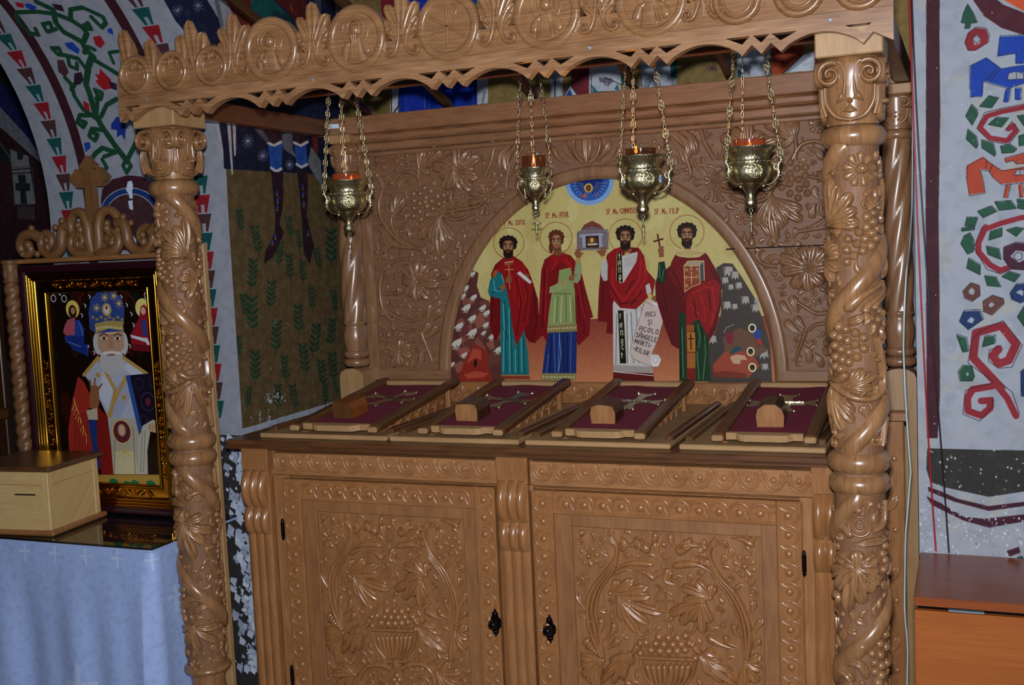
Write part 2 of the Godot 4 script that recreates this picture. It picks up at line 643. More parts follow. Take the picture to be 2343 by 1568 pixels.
func wood(a: String, b: String, rough: float, seed_: int, contrast := 1.0, sc := 1.0) -> StandardMaterial3D:
	var nz := FastNoiseLite.new()
	nz.seed = seed_
	nz.frequency = 1.0
	nz.fractal_octaves = 3
	var n2 := FastNoiseLite.new()
	n2.seed = seed_ + 9
	n2.frequency = 1.0
	n2.fractal_octaves = 2
	var im := Image.create(256, 512, false, Image.FORMAT_RGB8)
	var ca := Color(a)
	var cb := Color(b)
	for y in 512:
		for x in 256:
			# mirrored at the edges so that it tiles
			var fx := absf(x - 128.0) / 128.0
			var fy := absf(y - 256.0) / 256.0
			var wob := n2.get_noise_2d(fx * 1.3, fy * 0.5) * 0.7
			var rings := sin((fx * 9.0 + wob * 7.0) * TAU * 0.5)
			var fine := nz.get_noise_2d(fx * 95.0, fy * 3.0)
			var blot := n2.get_noise_2d(fx * 3.5 + 40.0, fy * 2.0)
			var k := clampf(0.5 + contrast * (rings * 0.07 + fine * 0.4 + blot * 0.22), 0.0, 1.0)
			im.set_pixel(x, y, ca.lerp(cb, k))
	var m := StandardMaterial3D.new()
	m.albedo_texture = ImageTexture.create_from_image(im)
	m.uv1_scale = Vector3(3.2 * sc, 1.6 * sc, 1.0)
	m.roughness = rough
	m.metallic_specular = 0.5
	return m

# ------------------------------------------------------------------ the scene
var W := {}      # woods and other materials

func _ready() -> void:
	# camera
	var cam := Camera3D.new()
	cam.name = "camera"
	add_child(cam)
	cam.position = V(1.156, 1.55, 2.6)
	cam.rotation_degrees = V(-4.95, 22.48, -2.583)
	cam.fov = 34.33
	cam.near = 0.05
	cam.current = true
	# dim church: the air gives next to nothing
	var we := WorldEnvironment.new()
	we.name = "world"
	var en := Environment.new()
	en.background_mode = Environment.BG_COLOR
	en.background_color = Color(0.02, 0.025, 0.035)
	en.tonemap_mode = Environment.TONE_MAPPER_LINEAR
	en.tonemap_exposure = 1.0
	en.sdfgi_enabled = true
	en.ssao_enabled = true
	en.ssil_enabled = true
	we.environment = en
	add_child(we)
	# the photographer's flash, a little above the lens
	var fl := AreaLight3D.new()
	fl.name = "camera_flash"
	fl.area_size = Vector2(0.07, 0.045)
	fl.light_color = Color(0.97, 0.98, 1.0)
	fl.light_energy = 8.4
	fl.area_range = 12.0
	fl.shadow_enabled = true
	add_child(fl)
	fl.transform = Transform3D(cam.basis, cam.position + cam.basis * V(-0.012, 0.13, 0.0))
	# bluish fill added as from an unseen nave window, behind the photographer at right
	var wl := AreaLight3D.new()
	wl.name = "added_window_fill"
	wl.area_size = Vector2(0.9, 1.3)
	wl.light_color = Color(0.72, 0.84, 1.0)
	wl.light_energy = 2.0
	wl.area_range = 14.0
	wl.shadow_enabled = true
	add_child(wl)
	wl.position = V(2.2, 2.3, 4.78)
	materials()
	room()
	canopy()
	back_panel()
	saints_icon()
	cabinet()
	cases()
	lamps()
	left_side()
	right_side()

func materials() -> void:
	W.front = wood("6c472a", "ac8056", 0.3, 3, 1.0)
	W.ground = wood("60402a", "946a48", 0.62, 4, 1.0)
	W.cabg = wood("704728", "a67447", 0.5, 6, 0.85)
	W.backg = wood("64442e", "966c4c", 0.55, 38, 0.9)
	W.frontx = wood("6f4a2e", "b0855e", 0.36, 17, 1.1)
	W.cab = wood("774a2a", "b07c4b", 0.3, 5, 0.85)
	W.cabx = wood("7c4f2e", "b38254", 0.33, 29, 0.9)
	W.raw = wood("8f6a42", "b89468", 0.5, 11, 0.9)
	W.dark = wood("2a1710", "4c2d19", 0.3, 13, 0.9)
	W.mid = wood("452a17", "6f4627", 0.34, 21, 0.9)
	W.pale = wood("b8935e", "d8ba83", 0.45, 31, 0.8)
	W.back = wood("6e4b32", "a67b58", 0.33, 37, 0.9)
	W.stand = wood("5c3c22", "8f653d", 0.42, 41, 0.7)
	W.brass = plain("c6bc96", 0.33, 1.0)
	W.brass2 = plain("d2c8a2", 0.3, 1.0)
	var nz := FastNoiseLite.new()
	nz.seed = 4
	nz.noise_type = FastNoiseLite.TYPE_CELLULAR
	nz.frequency = 0.06
	var nt := NoiseTexture2D.new()
	nt.width = 256
	nt.height = 256
	nt.seamless = true
	nt.noise = nz
	nt.as_normal_map = true
	nt.bump_strength = 6.0
	for k in ["brass", "brass2"]:
		W[k].normal_enabled = true
		W[k].normal_texture = nt
		W[k].normal_scale = 0.7
		W[k].uv1_triplanar = true
		W[k].uv1_scale = Vector3.ONE * 9.0
	W.silver = plain("b9b09a", 0.33, 1.0)
	W.iron = plain("1c1516", 0.28, 0.75)
	W.zinc = plain("8c98a4", 0.5, 0.6)
	W.chain = plain("d6cda8", 0.38, 1.0)
	W.gold = plain("d8a030", 0.14, 1.0)
	for k in ["front", "cab", "back"]:
		W[k].clearcoat_enabled = true
		W[k].clearcoat = 0.45
		W[k].clearcoat_roughness = 0.2

func tex_mat(t: Texture2D, rough := 0.8) -> StandardMaterial3D:
	var m := StandardMaterial3D.new()
	m.albedo_texture = t
	m.roughness = rough
	m.metallic_specular = 0.35
	return m

# a flat polygon facing +z with its picture laid over the rectangle x0..x1, y0..y1
func picture_face(b: MB, poly: PackedVector2Array, z: float, r: Rect2) -> void:
	if Geometry2D.is_polygon_clockwise(poly):
		poly.reverse()
	var tri := Geometry2D.triangulate_polygon(poly)
	var k := b.v.size()
	for p in poly:
		b.v.append(b.xf * V(p.x, p.y, z))
		b.n.append((b.xf.basis * V(0, 0, 1)).normalized())
		b.uv.append(Vector2((p.x - r.position.x) / r.size.x, 1.0 - (p.y - r.position.y) / r.size.y))
	for t in range(0, tri.size(), 3):
		var i1 := tri[t + 1]
		var i2 := tri[t + 2]
		if (poly[i1] - poly[tri[t]]).cross(poly[i2] - poly[tri[t]]) > 0:
			var q := i1
			i1 = i2
			i2 = q
		b.idx.append_array(PackedInt32Array([k + tri[t], k + i1, k + i2]))

func rect(x0: float, y0: float, x1: float, y1: float) -> PackedVector2Array:
	return PackedVector2Array([Vector2(x0, y0), Vector2(x1, y0), Vector2(x1, y1), Vector2(x0, y1)])

# ------------------------------------------------------------------ room
const ZB := -1.05        # back wall
const XL := -1.0         # dividing wall on the left
const XF := -1.73        # its far face
const AZ := 0.53         # arch centre
const AY := 1.72
const AR := 0.85

func reveal_pt(s: float) -> Vector2:      # (z, y) at length s up the jamb and round the arch
	if s < AY:
		return Vector2(AZ - AR, s)
	var a := (s - AY) / AR
	return Vector2(AZ - AR * cos(a), AY + AR * sin(a))

func room() -> void:
	var stone := wood("4a4641", "66605a", 0.7, 51, 0.5, 0.3)
	var plaster := plain("8d9099", 0.9)
	var b := MB.new()
	b.box(V(0, -0.05, 1.25), V(10.2, 0.1, 7.5), 0.0, 0)
	structure(b, "floor", stone)
	b = MB.new()
	b.box(V(0, 3.65, 1.25), V(10.2, 0.1, 7.5), 0.0, 0)
	structure(b, "ceiling", plain("5a5c66", 0.9))
	b = MB.new()
	b.box(V(4.2, 1.8, 1.8), V(0.1, 3.6, 6.4), 0.0, 1)
	structure(b, "wall_right", plaster)
	b = MB.new()
	b.box(V(-5.05, 1.8, 1.25), V(0.1, 3.6, 7.5), 0.0, 1)
	structure(b, "wall_far_left", plain("6a5c58", 0.9))
	# wall behind the photographer, with an opening for the added window fill
	b = MB.new()
	b.box(V(-1.7, 1.8, 4.95), V(6.8, 3.6, 0.1), 0.0, 1)
	b.box(V(3.5, 1.8, 4.95), V(1.5, 3.6, 0.1), 0.0, 1)
	b.box(V(2.225, 0.75, 4.95), V(1.05, 1.5, 0.1), 0.0, 1)
	b.box(V(2.225, 3.35, 4.95), V(1.05, 0.5, 0.1), 0.0, 1)
	structure(b, "wall_front", plaster)
	b = MB.new()
	b.box(V(2.225, 2.3, 4.96), V(1.05, 1.6, 0.01), 0.0, 1)
	var added_glow := plain("b8c8e0", 0.3)
	added_glow.emission_enabled = true
	added_glow.emission = Color(0.72, 0.84, 1.0)
	added_glow.emission_energy_multiplier = 0.8
	structure(b, "added_window_1", added_glow)  # glowing pane added to go with the fill light, an unseen window
	# painted back wall: the bay behind the shrine and the dark bay beyond the arch
	var p := Painter.new(2200, 900, 0.6, "8a7440")
	art_back(p)
	b = MB.new()
	picture_face(b, rect(-1.05, 1.8, 1.15, 2.7), 0.0, Rect2(-1.05, 1.8, 2.2, 0.9))
	var wb := Node3D.new()
	wb.name = "wall_back"
	add_child(wb)
	wb.set_meta("kind", "structure")
	wb.position = V(0, 0, ZB)
	part(b, "painted_frieze", tex_mat(p.done(1, 0.2), 0.7), wb)
	b = MB.new()
	b.box(V(1.25, 1.8, -0.06), V(5.9, 3.6, 0.1), 0.0, 1)
	b.box(V(0.05, 0.9, -0.006), V(2.2, 1.8, 0.012), 0.0, 1)
	b.box(V(0.05, 3.15, -0.006), V(2.2, 0.9, 0.012), 0.0, 1)
	b.box(V(2.7, 1.8, -0.006), V(3.1, 3.6, 0.012), 0.0, 1)
	part(b, "plaster", plain("7d8088", 0.85), wb)
	# the deep bay beyond the arch
	p = Painter.new(1500, 2400, 0.5, "3a2228")
	art_beyond(p)
	wb = Node3D.new()
	wb.name = "wall_bay"
	add_child(wb)
	wb.set_meta("kind", "structure")
	wb.position = V(0, 0, -2.4)
	b = MB.new()
	picture_face(b, rect(-4.7, 1.0, -3.2, 3.4), 0.001, Rect2(-4.7, 1.0, 1.5, 2.4))
	part(b, "fresco", tex_mat(p.done(2, 0.2), 0.8), wb)
	b = MB.new()
	b.box(V(-3.36, 1.8, -0.05), V(3.28, 3.6, 0.1), 0.0, 1)
	b.box(V(-1.68, 1.8, 0.7), V(0.1, 3.6, 1.4), 0.0, 1)
	part(b, "plaster", plain("5c4c4a", 0.85), wb)
	# dividing wall on the left with its arch
	var wl := Node3D.new()
	wl.name = "wall_left"
	add_child(wl)
	wl.set_meta("kind", "structure")
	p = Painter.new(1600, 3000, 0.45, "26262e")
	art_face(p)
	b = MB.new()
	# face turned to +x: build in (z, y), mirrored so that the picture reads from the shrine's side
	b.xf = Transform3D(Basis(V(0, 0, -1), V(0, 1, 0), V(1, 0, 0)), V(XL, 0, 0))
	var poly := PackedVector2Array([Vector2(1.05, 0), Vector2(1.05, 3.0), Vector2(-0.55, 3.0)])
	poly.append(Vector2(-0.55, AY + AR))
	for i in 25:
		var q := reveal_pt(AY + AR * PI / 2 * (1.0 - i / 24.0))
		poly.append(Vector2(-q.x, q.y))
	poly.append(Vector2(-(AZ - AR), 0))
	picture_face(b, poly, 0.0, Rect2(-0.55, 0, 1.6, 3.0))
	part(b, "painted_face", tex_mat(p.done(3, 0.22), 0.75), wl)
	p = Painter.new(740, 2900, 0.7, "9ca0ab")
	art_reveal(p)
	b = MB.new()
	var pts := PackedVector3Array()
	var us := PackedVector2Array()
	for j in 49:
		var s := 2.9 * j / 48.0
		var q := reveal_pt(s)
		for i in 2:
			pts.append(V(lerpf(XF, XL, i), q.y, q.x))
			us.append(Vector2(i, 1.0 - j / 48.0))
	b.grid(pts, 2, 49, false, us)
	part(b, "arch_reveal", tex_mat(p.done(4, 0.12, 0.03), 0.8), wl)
	# the rest of the wall: body behind the jamb, over the arch and on the near side
	b = MB.new()
	b.box(V((XL + XF) / 2, 1.8, (ZB - 0.33) / 2), V(XL - XF - 0.004, 3.6, -0.33 - ZB), 0.0, 1)
	b.box(V((XL + XF) / 2, 3.3, 2.8), V(XL - XF - 0.004, 0.598, 4.3), 0.0, 1)
	b.box(V((XL + XF) / 2, 1.5, 3.17), V(XL - XF - 0.004, 3.0, 3.54), 0.0, 1)
	pts = PackedVector3Array()
	for j in 13:
		var q := reveal_pt(2.9 + 1.87 * j / 12.0)
		for i in 2:
			pts.append(V(lerpf(XF, XL, i), q.y, q.x))
	b.grid(pts, 2, 13)
	# faces over the arch beyond the picture, and the far face
	for side in 2:
		var x := XL - 0.001 if side == 0 else XF
		b.xf = Transform3D(Basis(V(0, 0, -1), V(0, 1, 0), V(1, 0, 0)), V(x, 0, 0))
		var pl := PackedVector2Array([Vector2(-1.4, 3.0)])
		for i in 33:
			var t := (1.0 - i / 32.0) * PI
			pl.append(Vector2(-(AZ - AR * cos(t)), AY + AR * sin(t)))
		pl.append(Vector2(0.33, 3.0))
		picture_face(b, pl, 0.0, Rect2(-1.4, 0, 3, 3))
	b.xf = Transform3D.IDENTITY
	part(b, "plaster", plain("6a6c74", 0.85), wl)

# ------------------------------------------------------------------ canopy
func front_column(c: Node3D, x: float, mir: float) -> void:
	var col := node("column", c, V(x, 0, 0))
	var R := 0.0565
	var b := MB.new()
	b.box(V(0, 1.973, 0), V(0.142, 0.092, 0.142), 0.003, 1)
	part(b, "abacus", W.raw, col)
	# capital: four scrolled faces on a bell
	b = MB.new()
	var pr := PackedVector2Array()
	for a in [[0.055, 1.782], [0.0585, 1.80], [0.061, 1.83], [0.066, 1.86], [0.069, 1.885], [0.07, 1.91], [0.066, 1.926], [0.05, 1.928]]:
		pr.append(Vector2(a[0], a[1]))
	b.lathe(pr, 28)
	for k in 4:
		b.xf = Transform3D(Basis(Vector3.UP, k * PI / 2), Vector3.ZERO)
		b.cyl = 0.0
		var f := Transform3D(Basis(Vector3.UP, k * PI / 2), Vector3.ZERO)
		b.xf = f * Transform3D(Basis.IDENTITY, V(0, 0, 0.054))
		for s in [-1.0, 1.0]:
			# corner volute
			spiral(b, s * 0.041, 1.889, 0.0275, -1.5 * s, PI / 2 + s * 0.6, 0.0085, 0.019, 0.004)
			stem(b, PackedVector2Array([Vector2(s * 0.012, 1.845), Vector2(s * 0.009, 1.885), Vector2(s * 0.018, 1.912), Vector2(s * 0.036, 1.918)]), 0.006, 0.0085, 0.016)
			# drapery loop below
			stem(b, PackedVector2Array([Vector2(s * 0.052, 1.862), Vector2(s * 0.049, 1.828), Vector2(s * 0.03, 1.80), Vector2(0, 1.791)]), 0.007, 0.0055, 0.014)
			stem(b, PackedVector2Array([Vector2(s * 0.058, 1.858), Vector2(s * 0.058, 1.83), Vector2(s * 0.05, 1.80)]), 0.006, 0.005, 0.012)
		leaf(b, PackedVector2Array([Vector2(0, 1.85), Vector2(0, 1.88), Vector2(0, 1.922)]), 0.009, 0.016)
		flower(b, 0, 1.832, 0.027, 3, PI / 2 + PI, 0.018)
	part(b, "capital", W.front, col)
	# shaft
	b = MB.new()
	pr = PackedVector2Array([Vector2(0.05, 0.958), Vector2(R, 0.957), Vector2(R - 0.001, 1.3), Vector2(R - 0.002, 1.738), Vector2(0.05, 1.739)])
	b.lathe(pr, 36)
	var g := b
	b = MB.new()
	b.cyl = R - 0.001
	b.mark = true
	helix(b, 1.055, 1.738, [1.42 - 0.34, 1.42, 1.76], mir)
	for turn in [0.0, PI]:
		b.mark = true
		carve(b, COLTOP, mir, 0.0, turn * (R - 0.001))
	var anyp := func(_p: Vector2) -> bool:
		return true
	fill_gaps(b, Rect2(-0.09, 1.07, 0.35, 0.65), anyp, 12, 0.008, 0.015)
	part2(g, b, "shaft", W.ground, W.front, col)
	b = MB.new()
	pr = PackedVector2Array([Vector2(0.05, 0.34), Vector2(R, 0.345), Vector2(R, 0.955), Vector2(0.05, 0.957)])
	b.lathe(pr, 36)
	g = b
	b = MB.new()
	b.cyl = R - 0.001
	b.mark = true
	helix(b, 0.36, 0.955, [0.27, 0.61, 0.95], mir)
	b.mark = true
	for turn in [0.0, PI]:
		carve(b, COLLOW, mir, 0.0, turn * (R - 0.001))
	fill_gaps(b, Rect2(-0.09, 0.38, 0.35, 0.56), anyp, 13, 0.008, 0.015)
	part2(g, b, "lower_shaft", W.ground, W.front, col)
	# turned rings and foot
	for rg in [[1.758, 0.0245, 0.0705], [1.030, 0.0255, 0.0695], [0.9805, 0.0245, 0.0685], [0.351, 0.014, 0.069]]:
		b = MB.new()
		var q := PackedVector2Array()
		for i in 9:
			var a := -PI / 2 + PI * i / 8
			q.append(Vector2(rg[2] - 0.024 + cos(a) * 0.024, rg[0] + sin(a) * rg[1]))
		q.insert(0, Vector2(0.04, rg[0] - rg[1]))
		q.append(Vector2(0.04, rg[0] + rg[1]))
		b.lathe(q, 36)
		part(b, "ring", W.front, col)
	b = MB.new()
	b.lathe(PackedVector2Array([Vector2(0.05, 0.12), Vector2(0.062, 0.125), Vector2(0.066, 0.18), Vector2(0.055, 0.25), Vector2(0.048, 0.31), Vector2(0.055, 0.34)]), 32)
	b.box(V(0, 0.06, 0), V(0.15, 0.12, 0.15), 0.004, 1)
	part(b, "foot", W.front, col)

func helix(b: MB, y0: float, y1: float, starts: Array, mir: float) -> void:
	for s in starts:
		var p := PackedVector2Array()
		var ws := PackedFloat32Array()
		var hs := PackedFloat32Array()
		for i in 41:
			var u := lerpf(-0.1745, 0.1745, i / 40.0)
			var y: float = s + u * 0.34 / 0.349
			if y < y0 - 0.012 or y > y1 + 0.012:
				continue
			p.append(Vector2(u * mir, y))
			var e := minf(1.0, minf(y - y0 + 0.012, y1 + 0.012 - y) / 0.03)
			ws.append(0.0215)
			hs.append(0.0145 * sqrt(maxf(e, 0.01)))
		if p.size() < 3:
			continue
		if mir < 0:
			# keep the same sense so that the normals face out
			pass
		b.ribbon(p, ws, hs, PackedFloat32Array([0.0, 0.55, 0.85, 0.97, 1.0, 0.97, 0.85, 0.55, 0.0]))

func rear_column(c: Node3D, x: float) -> void:
	var z := -0.865
	var col := node("column", c, V(x, 0, z))
	var b := MB.new()
	b.box(V(0, 1.952, 0), V(0.088, 0.03, 0.088), 0.003, 1)
	part(b, "abacus", W.raw, col)
	b = MB.new()
	var pr := PackedVector2Array()
	for a in [[0.04, 1.838], [0.043, 1.86], [0.042, 1.90], [0.047, 1.925], [0.045, 1.937], [0.03, 1.938]]:
		pr.append(Vector2(a[0], a[1]))
	b.lathe(pr, 20)
	for k in 4:
		b.xf = Transform3D(Basis(Vector3.UP, k * PI / 2), Vector3.ZERO) * Transform3D(Basis.IDENTITY, V(0, 0, 0.036))
		for s in [-1.0, 1.0]:
			spiral(b, s * 0.023, 1.912, 0.017, -1.4 * s, PI / 2 + s * 0.6, 0.005, 0.013)
			stem(b, PackedVector2Array([Vector2(s * 0.032, 1.895), Vector2(s * 0.027, 1.865), Vector2(0, 1.845)]), 0.005, 0.004, 0.009)
		flower(b, 0, 1.873, 0.016, 5, PI / 2, 0.012)
	part(b, "capital", W.back, col)
	for rg in [[1.823, 0.0155, 0.048], [1.19, 0.014, 0.046], [1.16, 0.015, 0.047]]:
		b = MB.new()
		var q := PackedVector2Array([Vector2(0.025, rg[0] - rg[1])])
		for i in 9:
			var a := -PI / 2 + PI * i / 8
			q.append(Vector2(rg[2] - 0.014 + cos(a) * 0.014, rg[0] + sin(a) * rg[1]))
		q.append(Vector2(0.025, rg[0] + rg[1]))
		b.lathe(q, 24)
		part(b, "ring", W.back, col)
	# twisted shaft
	b = MB.new()
	var pts := PackedVector3Array()
	var us := PackedVector2Array()
	for j in 65:
		var y := lerpf(1.30, 1.81, j / 64.0)
		for i in 49:
			var a := TAU * i / 48.0
			var r := 0.0365 + 0.0055 * absf(sin(2.5 * (a - (y - 1.3) * 8.5)))
			pts.append(V(sin(a) * r, y, cos(a) * r))
			us.append(Vector2(i / 48.0 * 0.3, y))
	b.grid(pts, 49, 65, true, us)
	part(b, "twisted_shaft", W.back, col)
	b = MB.new()
	b.lathe(PackedVector2Array([Vector2(0.03, 1.17), Vector2(0.036, 1.205), Vector2(0.043, 1.235), Vector2(0.044, 1.26), Vector2(0.038, 1.285), Vector2(0.036, 1.295), Vector2(0.043, 1.302), Vector2(0.04, 1.31), Vector2(0.02, 1.312)]), 24)
	part(b, "baluster", W.back, col)
	b = MB.new()
	var poly := PackedVector2Array([Vector2(-0.047, 0.0), Vector2(0.047, 0.0), Vector2(0.047, 1.115)])
	for i in 7:
		var a := PI * i / 6.0
		poly.append(Vector2(cos(a) * 0.047, 1.115 + sin(a) * 0.027))
	b.prism(poly, -0.047, 0.047)
	part(b, "post", W.raw, col)

const RAFT := [-0.79, -0.477, -0.163, 0.18, 0.485, 0.79]
func canopy() -> void:
	var c := thing("shrine_canopy", "carved wooden canopy on four columns with scalloped valance and medallions", "canopy")
	front_column(c, -0.944, -1.0)
	front_column(c, 0.922, 1.0)
	rear_column(c, -0.885)
	rear_column(c, 0.966)
	var X0 := -1.031
	var X1 := 1.016
	# lower board: scalloped edge, pierced triangles
	var b := MB.new()
	b.swap = true
	var lo := PackedVector2Array([Vector2(X0, 1.944), Vector2(X0 + 0.024, 1.966)])
	var hi := PackedVector2Array()
	var cs := []
	for k in range(-4, 5):
		cs.append(-0.018 + 0.2535 * k)
	for xc in cs:
		for j in [-1, 0, 1]:
			var x: float = xc + 0.0415 * j
			if x < X0 + 0.03 or x > X1 - 0.03:
				continue
			lo.append(Vector2(x, 1.944))
			if j < 1:
				if x + 0.021 < X1 - 0.01:
					lo.append(Vector2(x + 0.0208, 1.966))
			else:
				for i in range(1, 12):
					var a := PI * i / 12.0
					var xx: float = x + 0.1705 * (i / 12.0)
					if xx < X1 - 0.01:
						lo.append(Vector2(xx, 1.944 + 0.034 * pow(sin(a), 0.75)))
			var l: float = [0.037, 0.018, 0.019][j + 1]
			var r: float = [0.018, 0.018, 0.036][j + 1]
			if x - l > X0 + 0.005 and x + r < X1 - 0.005:
				hi.append_array(PackedVector2Array([Vector2(x - l, 1.985), Vector2(x, 1.9685), Vector2(x + r, 1.985)]))
	lo.append(Vector2(X1, 1.944))
	var poly := lo.duplicate()
	poly.append(Vector2(X1, 1.985))
	for i in range(hi.size() - 1, -1, -1):
		poly.append(hi[i])
	poly.append(Vector2(X0, 1.985))
	b.prism(poly, 0.076, 0.103)
	b.prism(rect(X0, 1.985, X1, 2.0145), 0.076, 0.103)
	part(b, "scalloped_board", W.frontx, c)
	# upper board with carved crest
	b = MB.new()
	b.swap = true
	b.prism(rect(X0, 2.0155, X1, 2.072), 0.078, 0.101)
	b.xf = Transform3D(Basis.IDENTITY, V(0, 0, 0.101))
	var med := [-0.52, -0.264, -0.0085, 0.248, 0.5]
	var pal := [-0.638, -0.392, -0.136, 0.12, 0.374, 0.616]
	for i in med.size():
		var x: float = med[i]
		b.xf = Transform3D.IDENTITY
		b.prism(arc_path(x, 2.089, 0.083, 0.083, 0, TAU * 0.975, 39), 0.0785, 0.106)
		b.xf = Transform3D(Basis.IDENTITY, V(0, 0, 0.106))
		ring(b, x, 2.089, 0.072, 0.0115, 0.006, 0.072, 0.0, BAND)
		medallion(b, x, 2.089, i)
	for x in pal:
		palmette(b, x, 0.101)
	for s in [-1.0, 1.0]:
		var xm: float = (X0 + X1) / 2
		for k in 3:
			var x: float = xm + s * [0.958, 0.832, 0.700][k]
			b.xf = Transform3D.IDENTITY
			b.prism(arc_path(x, 2.066, 0.056, 0.056, 0, TAU * 0.97, 31), 0.0785, 0.1005)
			b.xf = Transform3D(Basis.IDENTITY, V(0, 0, 0.1))
			ring(b, x, 2.066, 0.046, 0.0105, 0.015)
			ring(b, x, 2.066, 0.031, 0.0045, 0.007)
			for t in [-1.0, 1.0]:
				spiral(b, x + t * 0.015, 2.09, 0.013, 1.2 * t, PI / 2, 0.0055, 0.013)
		for t in [[0.99, 2.112, 2.196, 1.5], [0.905, 2.098, 2.16, 1.2], [0.766, 2.085, 2.196, 1.7], [0.735, 2.10, 2.16, -1.0], [0.80, 2.10, 2.16, 1.0], [0.635, 2.08, 2.156, 1.0]]:
			var x: float = xm + s * t[0]
			upright_leaf(b, Vector2(x - s * t[3] * 0.008, t[1] - 0.04), Vector2(x + s * t[3] * 0.004, t[2]), 0.019)
	b.xf = Transform3D.IDENTITY
	part(b, "carved_crest", W.front, c)
	for x in [-0.935, -0.4, 0.35, 0.889]:
		b = MB.new()
		b.xf = Transform3D(Basis(V(1, 0, 0), PI / 2), V(x, 2.0, 0.103))
		b.lathe(PackedVector2Array([Vector2(0.0045, -0.001), Vector2(0.0042, 0.0008), Vector2(0.002, 0.001), Vector2(0.0018, 0.0002), Vector2(0, 0.0002)]), 10)
		part(b, "screw_head", W.zinc, c)
	# beams and rafters
	var bm := [["side_beam", V(-0.968, 1.998, -0.42), V(0.045, 0.058, 0.86), 2], ["side_beam", V(0.985, 1.998, -0.42), V(0.045, 0.058, 0.86), 2],
		["rear_beam", V(0.01, 1.998, -0.872), V(2.0, 0.06, 0.05), 0], ["front_beam", V(0, 2.035, 0.05), V(1.98, 0.04, 0.045), 0], ["lamp_rail", V(0, 2.062, -0.45), V(1.9, 0.03, 0.035), 0]]
	for q in bm:
		b = MB.new()
		b.box(q[1], q[2], 0.003, q[3])
		part(b, q[0], W.mid if q[0] != "rear_beam" else W.back, c)
	for x in RAFT:
		b = MB.new()
		b.xf = Transform3D(Basis(V(1, 0, 0), -0.32), V(x, 2.185, -0.44))
		b.box(V(0, 0, 0), V(0.022, 0.026, 0.93), 0.003, 2)
		part(b, "rafter", W.dark, c)
	b = MB.new()
	b.xf = Transform3D(Basis(Vector3.UP, 0.5), V(-0.905, 2.0, -0.842))
	b.box(Vector3.ZERO, V(0.05, 0.016, 0.002), 0.0005, 0)
	for s in [-0.016, 0.016]:
		b.ball(V(s, 0, 0.001), 0.003, 8)
	part(b, "steel_bracket", W.zinc, c)
	# board behind the left column, and carved side of the shrine on the right
	b = MB.new()
	b.box(V(-0.966, 0.80, -0.085), V(0.1, 1.6, 0.02), 0.002, 1)
	part(b, "backing_board", W.raw, c)

func upright_leaf(b: MB, a: Vector2, t: Vector2, w: float) -> void:
	# flat silhouette with thickness plus a carved face
	var poly := PackedVector2Array()
	var d := t - a
	var nrm := d.normalized().orthogonal()
	for i in 9:
		var e := i / 8.0
		poly.append(a + d * e - nrm * w * (0.5 + 0.75 * sin(PI * pow(e, 0.85))) * (1.0 - pow(e, 5.0)))
	for i in range(7, -1, -1):
		var e := i / 8.0
		poly.append(a + d * e + nrm * w * (0.5 + 0.75 * sin(PI * pow(e, 0.85))) * (1.0 - pow(e, 5.0)))
	var k := b.xf
	b.xf = Transform3D.IDENTITY
	b.prism(poly, 0.0785, 0.1)
	b.xf = Transform3D(Basis.IDENTITY, V(0, 0, 0.1))
	leaf(b, PackedVector2Array([a, a.lerp(t, 0.5), t]), w * 1.05, 0.009)
	b.xf = k

func palmette(b: MB, x: float, z: float) -> void:
	var c := Vector2(x, 2.065)
	upright_leaf(b, c + Vector2(0, 0.02), Vector2(x, 2.196), 0.018)
	for s in [-1.0, 1.0]:
		upright_leaf(b, c + Vector2(s * 0.004, 0.02), Vector2(x + s * 0.042, 2.162), 0.014)
		upright_leaf(b, c + Vector2(s * 0.004, 0.0), Vector2(x + s * 0.045, 2.125), 0.013)
		b.xf = Transform3D(Basis.IDENTITY, V(0, 0, z))
		stem(b, PackedVector2Array([Vector2(x + s * 0.004, 2.115), Vector2(x + s * 0.008, 2.07), Vector2(x + s * 0.02, 2.04), Vector2(x + s * 0.034, 2.035)]), 0.005, 0.0065, 0.011)
		spiral(b, x + s * 0.036, 2.047, 0.0125, 1.1 * s, -PI / 2, 0.005, 0.011)
		spiral(b, x + s * 0.03, 2.096, 0.0115, -1.1 * s, PI / 2, 0.0045, 0.010)
		stem(b, PackedVector2Array([Vector2(x + s * 0.012, 2.06), Vector2(x + s * 0.016, 2.085), Vector2(x + s * 0.026, 2.105)]), 0.0055, 0.004, 0.009)

